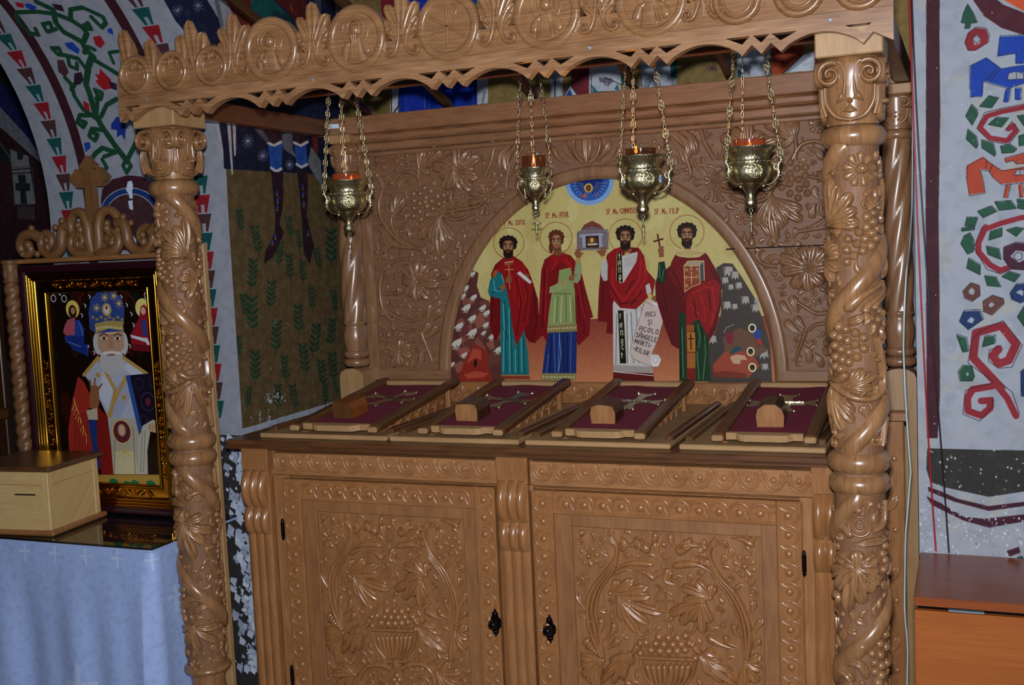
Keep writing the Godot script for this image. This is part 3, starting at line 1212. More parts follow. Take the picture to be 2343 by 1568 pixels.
func medallion(b: MB, x: float, y: float, kind: int) -> void:
	if kind == 2:      # the monogram: crossed strokes with letters
		for a in [0.0, PI / 3, 2 * PI / 3]:
			var d := Vector2(cos(a + PI / 2), sin(a + PI / 2)) * 0.052
			stem(b, PackedVector2Array([Vector2(x, y) - d, Vector2(x, y) + d]), 0.0045, 0.0045, 0.006, BAND)
		stem(b, arc_path(x + 0.013, y + 0.037, 0.014, 0.015, PI / 2, -PI / 2), 0.004, 0.004, 0.006)
		for s in [-1.0, 1.0]:
			stem(b, PackedVector2Array([Vector2(x + s * 0.045, y - 0.022), Vector2(x + s * 0.03, y - 0.012), Vector2(x + s * 0.028, y - 0.024)]), 0.003, 0.003, 0.005)
		return
	# bust with halo: shoulders, head, hair or beard, book or hand
	ring(b, x, y + 0.018, 0.037, 0.003, 0.004, 0.037)
	var hw: float = [0.036, 0.034, 0.0, 0.034, 0.037][kind]
	drop(b, PackedVector2Array([Vector2(x, y + 0.002), Vector2(x - hw * 0.7, y - 0.016), Vector2(x - hw, y - 0.045)]), 0.014, 0.010)
	drop(b, PackedVector2Array([Vector2(x, y + 0.002), Vector2(x + hw * 0.7, y - 0.016), Vector2(x + hw, y - 0.045)]), 0.014, 0.010)
	stem(b, PackedVector2Array([Vector2(x, y + 0.0), Vector2(x, y - 0.056)]), 0.02, 0.028, 0.009)
	for k in 3:
		stem(b, PackedVector2Array([Vector2(x - 0.02 + k * 0.014, y - 0.014), Vector2(x - 0.026 + k * 0.018, y - 0.054)]), 0.0028, 0.0022, 0.0125)
	b.dome(x, y + 0.02, 0.016, 0.014, 12)
	if kind == 0:
		stem(b, arc_path(x, y + 0.016, 0.0215, 0.028, -0.5, PI + 0.5, 12), 0.005, 0.005, 0.011)
		b.dome(x - 0.018, y - 0.03, 0.013, 0.013, 10)
	elif kind == 1:
		stem(b, arc_path(x, y + 0.022, 0.017, 0.022, -0.7, PI + 0.7, 12), 0.005, 0.005, 0.014)
		for s in [-1.0, 0.0, 1.0]:
			stem(b, PackedVector2Array([Vector2(x + s * 0.006, y + 0.008), Vector2(x + s * 0.005, y - 0.014)]), 0.004, 0.002, 0.014)
	else:
		stem(b, arc_path(x, y + 0.022, 0.017, 0.024, -0.4, PI + 0.4, 12), 0.0055, 0.0055, 0.012)
		stem(b, PackedVector2Array([Vector2(x + 0.018, y - 0.05), Vector2(x + 0.012, y - 0.022)]), 0.006, 0.005, 0.014)
	b.dome(x, y + 0.016, 0.003, 0.0165, 6)

# ------------------------------------------------------------------ carved back panel and the icon in its arch
const ACX := 0.026
const ACY := 1.092
const AA := 0.565
const AB := 0.667

func back_panel() -> void:
	var c := thing("carved_back_panel", "carved wooden back panel of vines and grapes arched round the icon", "panel", V(0, 0, -0.915))
	var b := MB.new()
	b.swap = true
	var poly := PackedVector2Array([Vector2(-0.86, ACY), Vector2(ACX - AA - 0.012, ACY)])
	for i in 49:
		var a := PI - PI * i / 48.0
		poly.append(Vector2(ACX + cos(a) * (AA + 0.012), ACY + sin(a) * (AB + 0.012)))
	poly.append_array(PackedVector2Array([Vector2(0.90, ACY), Vector2(0.90, 1.93), Vector2(-0.86, 1.93)]))
	b.prism(poly, -0.012, 0.0)
	var g := b
	b = MB.new()
	b.mark = true
	carve(b, SPANDREL)
	carve(b, SPANDREL, -1.0, ACX)
	carve(b, SPANTOP)
	var field := func(p: Vector2) -> bool:
		var e := Vector2((p.x - ACX) / (AA + 0.07), (p.y - ACY) / (AB + 0.07))
		return e.length_squared() > 1.0
	fill_gaps(b, Rect2(-0.80, 1.14, 1.66, 0.735), field, 5, 0.0095)
	b.mark = false
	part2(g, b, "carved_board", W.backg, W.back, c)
	# raised arch band
	b = MB.new()
	var p := PackedVector2Array()
	var ws := PackedFloat32Array()
	var hs := PackedFloat32Array()
	for i in 61:
		var a := PI - PI * i / 60.0
		p.append(Vector2(ACX + cos(a) * (AA + 0.024), ACY + sin(a) * (AB + 0.024)))
		ws.append(0.025)
		hs.append(0.012)
	b.ribbon(p, ws, hs, PackedFloat32Array([-0.9, 0.85, 1.0, 1.0, 1.0, 1.0, 0.85, 0.0]))
	part(b, "arch_band", W.back, c)
	for q in [[V(-0.838, 1.49, 0.005), V(0.045, 0.80, 0.012), 1], [V(-0.68, 1.108, 0.005), V(0.28, 0.034, 0.012), 0], [V(0.76, 1.108, 0.005), V(0.28, 0.034, 0.012), 0]]:
		b = MB.new()
		b.box(q[0], q[1], 0.002, q[2])
		part(b, "border", W.back, c)
	b = MB.new()
	b.box(V(0.01, 1.897, 0.01), V(1.74, 0.016, 0.022), 0.004, 0)
	b.box(V(0.01, 1.922, 0.014), V(1.74, 0.03, 0.03), 0.006, 0)
	b.box(V(0.01, 1.953, 0.019), V(1.74, 0.03, 0.04), 0.008, 0)
	part(b, "cornice", W.back, c)
	b = MB.new()
	b.box(V(0.02, 1.046, 0.012), V(1.62, 0.08, 0.018), 0.003, 0)
	b.xf = Transform3D(Basis.IDENTITY, V(0, 0, 0.021))
	for k in 27:
		var ux := -0.75 + k * 0.059
		spiral(b, ux, 1.045, 0.019, 1.4 if k % 2 == 0 else -1.4, 0.0, 0.005, 0.009)
		leaf(b, PackedVector2Array([Vector2(ux + 0.01, 1.02), Vector2(ux + 0.03, 1.045), Vector2(ux + 0.034, 1.075)]), 0.008, 0.008)
	b.xf = Transform3D.IDENTITY
	part(b, "carved_upstand", W.cab, c)
	# the split where the right boards have shrunk apart
	b = MB.new()
	b.box(V(0.62, 1.511, 0.0045), V(0.34, 0.0035, 0.011), 0.0, 0)
	part(b, "open_joint", plain("120a08", 0.9), c)

func arch_poly(a: float, h: float, y0: float) -> PackedVector2Array:
	var poly := PackedVector2Array()
	for i in 49:
		var t := PI * i / 48.0
		poly.append(Vector2(ACX + cos(t) * a, ACY + sin(t) * h))
	poly.append(Vector2(ACX - a, y0))
	poly.append(Vector2(ACX + a, y0))
	return poly

func saints_icon() -> void:
	var c := thing("arched_icon", "arched gold-ground icon of four standing saints holding a scroll and a church", "icon", V(0, 0, -0.94))
	var p := Painter.new(1180, 690, 1.25, "b3a25e")
	art_icon(p)
	var b := MB.new()
	picture_face(b, arch_poly(AA + 0.01, AB + 0.01, ACY - 0.01), 0.0, Rect2(ACX - 0.59, 1.08, 1.18, 0.69))
	var m := tex_mat(p.done(7, 0.07, 0.04), 0.36)
	part(b, "painting", m, c)
	b = MB.new()
	b.prism(arch_poly(AA + 0.01, AB + 0.01, ACY - 0.01), -0.02, -0.0005)
	part(b, "board", W.dark, c)

# ------------------------------------------------------------------ cabinet
func console(called: String, x: float, parent: Node3D) -> void:
	var z := -0.15
	var o := node(called, parent, V(x, 0, z))
	# scrolled console of three reeds over a fluted shaft
	var b := MB.new()
	for k in 3:
		var dx := (k - 1) * 0.028
		for seg in [[0.915, 0.805, 0.034], [0.805, 0.722, 0.026]]:
			var pts := PackedVector3Array()
			var us := PackedVector2Array()
			for j in 11:
				var t := j / 10.0
				var y := lerpf(seg[1], seg[0], t)
				var d: float = 0.012 + seg[2] * pow(sin(PI * clampf(t * 0.95 + 0.04, 0.0, 1.0)), 0.55)
				for i in 7:
					var e := -1.0 + i / 3.0
					pts.append(V(dx + e * 0.0142, y, d * (1.0 - 0.28 * e * e)))
					us.append(Vector2(dx + e * 0.014, y))
			b.grid(pts, 7, 11, false, us)
		var sp := PackedVector3Array()
		var su := PackedVector2Array()
		for j in 5:
			var y := lerpf(0.1, 0.722, j / 4.0)
			for i in 7:
				var e := -1.0 + i / 3.0
				sp.append(V(dx + e * 0.0142, y, 0.016 - 0.006 * e * e))
				su.append(Vector2(dx + e * 0.014, y))
		b.grid(sp, 7, 5, false, su)
	b.box(V(0, 0.509, -0.004), V(0.086, 0.82, 0.03), 0.002, 1)
	part(b, "reeded_shaft", W.cab, o)

func door(parent: Node3D, x0: float, x1: float, ajar: float, hx: float) -> void:
	var w := x1 - x0
	var y0 := 0.13
	var y1 := 0.893
	var h := y1 - y0
	var d := node("door", parent, V(x0, 0, -0.148))
	d.rotation.y = ajar
	var b := MB.new()
	# frame of stiles and rails
	b.box(V(0.031, y0 + h / 2, 0), V(0.062, h, 0.026), 0.003, 1)
	b.box(V(w - 0.031, y0 + h / 2, 0), V(0.062, h, 0.026), 0.003, 1)
	b.box(V(w / 2, y1 - 0.031, 0), V(w - 0.124, 0.062, 0.0255), 0.002, 0)
	b.box(V(w / 2, y0 + 0.031, 0), V(w - 0.124, 0.062, 0.0255), 0.002, 0)
	part(b, "frame", W.cab, d)
	b = MB.new()
	b.box(V(w / 2, y0 + h / 2, -0.006), V(w - 0.11, h - 0.11, 0.012), 0.0, 1)
	# field border round the sunk carving
	var fx0 := 0.112
	var fx1 := w - 0.1
	b.box(V(0.062 + (fx0 - 0.062) / 2, y0 + h / 2, 0.002), V(fx0 - 0.062, h - 0.124, 0.012), 0.002, 1)
	b.box(V((fx1 + w - 0.062) / 2, y0 + h / 2, 0.002), V(w - 0.062 - fx1, h - 0.124, 0.012), 0.002, 1)
	b.box(V((fx0 + fx1) / 2, y1 - 0.078, 0.002), V(fx1 - fx0, 0.034, 0.0118), 0.002, 1)
	b.box(V((fx0 + fx1) / 2, y0 + 0.078, 0.002), V(fx1 - fx0, 0.034, 0.0118), 0.002, 1)
	var g := b
	b = MB.new()
	b.xf = Transform3D(Basis.from_scale(V(w / 0.714, 1, 1)), V(0, 0, 0.0))
	b.mark = true
	carve(b, DOORCUT)
	var fill_ok := func(_p: Vector2) -> bool:
		return true
	fill_gaps(b, Rect2(0.125, y0 + 0.1, 0.475, h - 0.2), fill_ok, 9, 0.008)
	b.mark = false
	b.xf = Transform3D(Basis.IDENTITY, V(0, 0, 0))
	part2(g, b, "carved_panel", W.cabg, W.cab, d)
	# running scroll with beads on the frame
	b = MB.new()
	b.xf = Transform3D(Basis.IDENTITY, V(0, 0, 0.013))
	var nt := 11
	for i in nt:
		var x := lerpf(0.075, w - 0.075, (i + 0.5) / nt)
		wave(b, x, y1 - 0.03, (w - 0.15) / nt * 0.5, 1.0, 0)
	var nv := 15
	for i in nv:
		var y := lerpf(y0 + 0.03, y1 - 0.012, (i + 0.5) / nv)
		wave(b, 0.031, y, (h - 0.04) / nv * 0.5, -1.0, 1)
		wave(b, w - 0.031, y, (h - 0.04) / nv * 0.5, 1.0, 1)
	part(b, "beaded_scroll", W.cab, d)
	# pull and hinge
	b = MB.new()
	b.xf = Transform3D(Basis.IDENTITY, V(hx, 0.512, 0.014))
	b.prism(PackedVector2Array([Vector2(0, -0.036), Vector2(0.008, -0.03), Vector2(0.01, -0.018), Vector2(0.017, -0.01), Vector2(0.017, 0.01), Vector2(0.01, 0.018), Vector2(0.008, 0.03), Vector2(0, 0.036), Vector2(-0.008, 0.03), Vector2(-0.01, 0.018), Vector2(-0.017, 0.01), Vector2(-0.017, -0.01), Vector2(-0.01, -0.018), Vector2(-0.008, -0.03)]), 0, 0.003)
	for s in [-1.0, 1.0]:
		b.dome(0, s * 0.026, 0.008, 0.007, 8, 0.003)
		b.dome(0, s * 0.036, 0.004, 0.005, 8, 0.001)
		b.dome(s * 0.016, 0, 0.004, 0.004, 8, 0.002)
	b.ball(V(0, 0, 0.016), 0.0145, 14)
	for k in 8:
		b.ball(V(cos(k * PI / 4) * 0.009, sin(k * PI / 4) * 0.009, 0.025), 0.004, 6)
	part(b, "pull", W.iron, d)
	for y in [0.74, 0.29]:
		b = MB.new()
		var px := -0.004 if hx > w / 2 else w + 0.004
		b.lathe(PackedVector2Array([Vector2(0, -0.034), Vector2(0.003, -0.03), Vector2(0.0055, -0.026), Vector2(0.004, -0.022), Vector2(0.006, -0.018), Vector2(0.0055, -0.012), Vector2(0.0058, 0.02), Vector2(0.0035, 0.023), Vector2(0.005, 0.027), Vector2(0.002, 0.033), Vector2(0, 0.034)]), 12, V(px, y, 0.014))
		part(b, "hinge", W.iron, d)

func wave(b: MB, x: float, y: float, r: float, s: float, vert: int) -> void:
	if vert == 0:
		stem(b, arc_path(x, y - 0.004, r * 0.95, r * 0.95, -0.25, PI + 0.3, 9), 0.0042, 0.0036, 0.004)
		b.dome(x, y - 0.004, r * 0.42, 0.008, 10)
		leaf(b, PackedVector2Array([Vector2(x + r * 0.5, y - 0.002), Vector2(x + r * 0.75, y - r * 0.6), Vector2(x + r, y - r)]), 0.0042, 0.004)
	else:
		var p := arc_path(x, y, r * 0.95, r * 0.95, -PI / 2 - 0.3, PI / 2 + 0.25, 9)
		if s < 0:
			p = arc_path(x, y, r * 0.95, r * 0.95, PI / 2 - 0.25, PI * 1.5 + 0.3, 9)
		stem(b, p, 0.0042, 0.0036, 0.004)
		b.dome(x - s * 0.002, y, r * 0.42, 0.008, 10)
		leaf(b, PackedVector2Array([Vector2(x - s * 0.001, y + r * 0.45), Vector2(x - s * r * 0.6, y + r * 0.7), Vector2(x - s * r, y + r)]), 0.0042, 0.004)

func cabinet() -> void:
	var c := thing("relic_cabinet", "large carved oak cabinet with two vine-carved doors below the counter", "cabinet")
	var b := MB.new()
	b.box(V(0.005, 0.55, -0.52), V(1.73, 0.86, 0.68), 0.002, 1)
	b.box(V(0.005, 0.07, -0.52), V(1.76, 0.12, 0.72), 0.004, 0)
	part(b, "body", W.cab, c)
	b = MB.new()
	# face frame
	for x in [-0.755, 0.004, 0.79]:
		b.box(V(x, 0.555, -0.172), V(0.055 if x != 0.004 else 0.105, 0.852, 0.024), 0.002, 1)
	b.box(V(0.005, 0.939, -0.1725), V(1.73, 0.086, 0.022), 0.002, 0)
	part(b, "face_frame", W.cabx, c)
	for x in [-0.828, 0.006, 0.842]:
		console("pilaster", x, c)
		b = MB.new()
		b.box(V(x, 0.948, -0.158), V(0.092, 0.066, 0.05), 0.002, 1)
		part(b, "pilaster_block", W.cab, c)
	# friezes of hanging lunettes
	for q in [[-0.766, -0.041], [0.057, 0.804]]:
		b = MB.new()
		b.box(V((q[0] + q[1]) / 2, 0.938, -0.15), V(q[1] - q[0], 0.066, 0.024), 0.002, 0)
		b.xf = Transform3D(Basis.IDENTITY, V(0, 0, -0.138))
		b.swap = true
		for i in 12:
			var x: float = lerpf(q[0] + 0.006, q[1] - 0.006, (i + 0.5) / 12.0)
			var r := 0.03
			stem(b, arc_path(x, 0.962, r * 0.97, 0.043, PI, TAU, 12), 0.0042, 0.0042, 0.0065)
			stem(b, arc_path(x, 0.962, r * 0.66, 0.031, PI, TAU, 10), 0.0038, 0.0038, 0.005)
			b.dome(x, 0.945, 0.0085, 0.009, 10)
			leaf(b, PackedVector2Array([Vector2(x + r, 0.942), Vector2(x + r, 0.955), Vector2(x + r, 0.97)]), 0.0055, 0.007)
		b.swap = false
		part(b, "lunette_frieze", W.cabx, c)
	door(c, -0.738, -0.053, 0.012, 0.672)
	door(c, 0.058, 0.772, 0.0, 0.04)
	var t := thing("counter_top", "dark brown polished wooden counter top on the carved cabinet", "counter top")
	b = MB.new()
	b.box(V(-0.005, 0.992, -0.52), V(1.86, 0.026, 0.75), 0.004, 0)
	part(b, "board", W.mid, t)
	b = MB.new()
	b.box(V(-0.005, 0.9835, -0.1425), V(1.86, 0.014, 0.012), 0.004, 0)
	part(b, "edge_strip", W.mid, t)

# ------------------------------------------------------------------ four relic cases on the counter
func cases() -> void:
	var velvet := plain("6e082a", 0.95)
	var words := ["leftmost", "second from left of the", "third from left of the", "rightmost"]
	var spans := [[-0.735, -0.435, -0.842, -0.40], [-0.305, -0.038, -0.395, 0.012], [0.102, 0.368, 0.024, 0.438], [0.54, 0.806, 0.455, 0.83]]
	for i in 4:
		var q: Array = spans[i]
		var w: float = q[1] - q[0]
		var at := V((q[0] + q[1]) / 2, 1.005, -0.205)
		var lab: String = ["sloping wooden relic case lined with crimson velvet, leftmost of four by the fresco wall", "sloping wooden relic case with crimson velvet, second from the fresco wall", "sloping wooden relic case with crimson velvet, third from the fresco wall", "sloping wooden relic case with crimson velvet beside the right front column"][i]
		var c := thing("relic_case", lab, "relic case", at, 0.0, "velvet relic cases on the counter")
		var L := 0.56
		var b := MB.new()
		b.box(V((q[2] + q[3]) / 2 - at.x, 0.0075, -0.33), V(q[3] - q[2] - 0.006, 0.0145, 0.70), 0.003, 0)
		part(b, "base_tray", W.raw, c)
		for s in [-1.0, 1.0]:
			b = MB.new()
			b.box(V(s * ((q[3] - q[2]) / 2 - 0.018) + (q[2] + q[3]) / 2 - at.x, 0.019, -0.34), V(0.022, 0.02, 0.62), 0.004, 2)
			part(b, "tray_rail", W.mid, c)
		# wedge-shaped body: sides with carving
		var tilt := atan2(0.066, L)
		for s in [-1.0, 1.0]:
			b = MB.new()
			b.xf = Transform3D(Basis(V(0, 0, -1), V(0, 1, 0), V(1, 0, 0)), V(s * (w / 2 - 0.03), 0, 0))
			b.prism(PackedVector2Array([Vector2(0.02, 0.015), Vector2(L - 0.07, 0.015), Vector2(L - 0.07, 0.015 + 0.064), Vector2(0.02, 0.018)]), -0.006, 0.006)
			b.xf = b.xf * Transform3D(Basis.IDENTITY if s > 0 else Basis(Vector3.UP, PI), V(0, 0, 0.006 * s))
			var m := 1.0 if s > 0 else -1.0
			for k in 6:
				var u := 0.13 + k * 0.062
				var vv := 0.018 + (u / L) * 0.03
				drop(b, PackedVector2Array([Vector2(m * (u - 0.03), 0.016), Vector2(m * (u - 0.012), vv + 0.006), Vector2(m * (u + 0.016), vv + 0.004)]), 0.008, 0.008)
				spiral(b, m * (u + 0.02), vv, 0.011, 1.1, 0.0, 0.004, 0.008)
			part(b, "carved_side", W.cab, c)
		for s in [-1.0, 1.0]:
			b = MB.new()
			b.box(V(s * (w / 2 - 0.03), 0.05, -L + 0.03), V(0.018, 0.075, 0.018), 0.003, 1)
			part(b, "rear_post", W.cabx, c)
		# frame on the slope
		var top := Transform3D(Basis(V(1, 0, 0), tilt), V(0, 0.026, 0.0))
		for s in [-1.0, 1.0]:
			b = MB.new()
			b.xf = top
			b.box(V(s * (w / 2 - 0.017), 0.008, -L / 2 - 0.005), V(0.034, 0.02, L + 0.02), 0.005, 2)
			part(b, "side_rail", W.mid, c)
		b = MB.new()
		b.xf = top
		# front rail with a swelling in the middle
		var fp := PackedVector2Array([Vector2(-w / 2 + 0.036, 0.0), Vector2(w / 2 - 0.036, 0.0), Vector2(w / 2 - 0.036, -0.012)])
		for k in 13:
			var e := 1.0 - k / 12.0 * 2.0
			fp.append(Vector2(e * w * 0.27, -0.012 - 0.016 * smoothstep(1.0, 0.75, absf(e))))
		fp.append(Vector2(-w / 2 + 0.036, -0.012))
		b.xf = top * Transform3D(Basis(V(1, 0, 0), -PI / 2), V(0, 0.008, -0.018))
		b.prism(fp, -0.009, 0.009)
		part(b, "front_rail", W.raw, c)
		for s in [-1.0, 1.0]:
			b = MB.new()
			b.xf = top
			b.box(V(s * (w / 2 - 0.017), 0.007, 0.011), V(0.031, 0.017, 0.012), 0.004, 0)
			part(b, "rail_end", W.raw, c)
		b = MB.new()
		b.xf = top
		b.box(V(0, 0.006, -L + 0.012), V(w - 0.068, 0.016, 0.024), 0.004, 0)
		part(b, "rear_rail", W.raw, c)
		b = MB.new()
		b.xf = top
		var pts := PackedVector3Array()
		for jz in 9:
			for ix in 9:
				var fx := ix / 8.0
				var fz := jz / 8.0
				pts.append(V(lerpf(-w / 2 + 0.03, w / 2 - 0.03, fx), 0.004 + 0.0012 * sin(fx * 9.0 + i) * sin(fz * 11.0), lerpf(-0.022, -L + 0.034 + 0.009 * sin(fx * 5.0 + i * 2.0), fz)))
		b.grid(pts, 9, 9)
		part(b, "velvet", velvet, c)
		# silver cross lying on the velvet
		var cw: String = ["flat brass cross lying on the velvet of the case nearest the fresco wall", "flat brass cross lying on velvet in the second case from the fresco wall", "flat brass cross lying on velvet in the third case from the fresco wall", "flat silver cross lying on velvet in the case beside the right column"][i]
		var cr := thing("flat_cross", cw, "cross", at, 0.0, "metal crosses on the velvet")
		b = MB.new()
		b.xf = top * Transform3D(Basis(V(0, 1, 0), [-0.35, -0.25, -0.12, 0.05][i]), V(0.01, 0.0055, -0.335)) * Transform3D(Basis(V(1, 0, 0), -PI / 2), Vector3.ZERO)
		var arm := PackedVector2Array()
		for k in 4:
			var ln: float = [0.088, 0.082, 0.088, 0.105][k]
			var a := -PI / 2 * k
			for o in [Vector2(-0.011, 0.012), Vector2(-0.0125, ln * 0.6), Vector2(-0.030, ln - 0.004), Vector2(-0.026, ln + 0.004), Vector2(0, ln - 0.006), Vector2(0.026, ln + 0.004), Vector2(0.030, ln - 0.004), Vector2(0.0125, ln * 0.6)]:
				arm.append(o.rotated(a))
		b.prism(arm, 0.0, 0.003)
		part(b, "cross_plate", W.silver, cr)
		b = MB.new()
		b.xf = top * Transform3D(Basis(V(0, 1, 0), [-0.35, -0.25, -0.12, 0.05][i]), V(0.01, 0.0055, -0.335)) * Transform3D(Basis(V(1, 0, 0), -PI / 2), Vector3.ZERO)
		for k in 4:
			var ln: float = [0.088, 0.082, 0.088, 0.105][k]
			for s in [-1.0, 1.0]:
				var e := Vector2(s * 0.027, ln).rotated(-PI / 2 * k)
				b.ball(V(e.x, e.y, 0.003), 0.0055, 8)
		stem(b, PackedVector2Array([Vector2(-0.03, 0.003), Vector2(0.045, 0.003)]), 0.003, 0.003, 0.006, ROUND, 0.003)
		part(b, "cross_rim", W.brass2, cr).set_meta("kind", "stuff")
		# wooden block
		var bl: String = ["weathered wooden block on the leftmost velvet case, its side orange-brown", "wooden block standing on velvet in the second case from the fresco wall", "wooden block with hollowed dark top in the third case from the fresco wall", "wooden block with rounded dark top in the case beside the right column"][i]
		var wb := thing("wood_block", bl, "block", at, 0.0, "wooden blocks on the relic cases")
		b = MB.new()
		b.xf = top * Transform3D(Basis(V(0, 1, 0), [-0.1, -0.06, 0.0, 0.06][i]), V([-0.035, -0.03, -0.02, 0.0][i], 0.005, -0.105))
		block_shape(b, i, false)
		part(b, "block", W.cabx if i > 0 else W.mid, wb)
		b = MB.new()
		b.xf = top * Transform3D(Basis(V(0, 1, 0), [-0.1, -0.06, 0.0, 0.06][i]), V([-0.035, -0.03, -0.02, 0.0][i], 0.005, -0.105))
		block_shape(b, i, true)
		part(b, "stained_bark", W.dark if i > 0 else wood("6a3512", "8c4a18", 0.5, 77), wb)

func block_shape(b: MB, i: int, shell: bool) -> void:
	# a short end-grain piece; its sides and top are dark stained, the sawn end is bare
	var hw := 0.034
	var hh := 0.048
	var dp := 0.085
	var prof := PackedVector2Array([Vector2(-hw, 0), Vector2(hw, 0), Vector2(hw + 0.002, hh * 0.6), Vector2(hw - 0.004, hh), Vector2(hw * 0.4, hh + [0.0, 0.003, 0.004, 0.012][i]), Vector2(-hw * 0.4, hh + [0.0, 0.002, 0.006, 0.012][i]), Vector2(-hw + 0.003, hh), Vector2(-hw - 0.002, hh * 0.6)])
	if not shell:
		b.prism(prof, -dp + 0.004, 0.0)
	else:
		var g := PackedVector2Array()
		for p in prof:
			g.append(Vector2(p.x * 1.03, p.y * 1.02))
		b.prism(g, -dp, -0.003)

# ------------------------------------------------------------------ hanging oil lamps
func link_plate() -> ArrayMesh:
	# pierced diamond rosette, about 11 x 24 mm, lying in x y
	var b := MB.new()
	var p := PackedVector2Array()
	var ws := PackedFloat32Array()
	var hs := PackedFloat32Array()
	var o := [[0, 0.0125], [0.0025, 0.0085], [0.005, 0.006], [0.006, 0.0035], [0.0052, 0], [0.006, -0.0035], [0.005, -0.006], [0.0025, -0.0085], [0, -0.0125]]
	var loop := []
	for q in o:
		loop.append(Vector2(q[0], q[1]))
	for i in range(o.size() - 2, -1, -1):
		loop.append(Vector2(-o[i][0], o[i][1]))
	for s in [0, 1]:
		p = PackedVector2Array()
		ws = PackedFloat32Array()
		hs = PackedFloat32Array()
		for q in loop:
			p.append(q if s == 0 else Vector2(-q.x, q.y))
			ws.append(0.0011)
			hs.append(0.0022)
		b.xf = Transform3D.IDENTITY if s == 0 else Transform3D(Basis(Vector3.UP, PI), Vector3.ZERO)
		b.ribbon(p, ws, hs, PackedFloat32Array([0.5, 1.0, 1.0, 0.5]))
		for a in [0.0, PI / 3, -PI / 3]:
			var d := Vector2(sin(a), cos(a)) * 0.0065
			stem(b, PackedVector2Array([-d, d]), 0.0009, 0.0009, 0.002, BAND)
	return b.mesh()

func link_ring() -> ArrayMesh:
	var b := MB.new()
	var p := PackedVector3Array()
	var r := PackedFloat32Array()
	for i in 13:
		var a := TAU * i / 12
		p.append(V(sin(a) * 0.0034, cos(a) * 0.0062, 0))
		r.append(0.0008)
	b.tube(p, r, 5, true)
	return b.mesh()

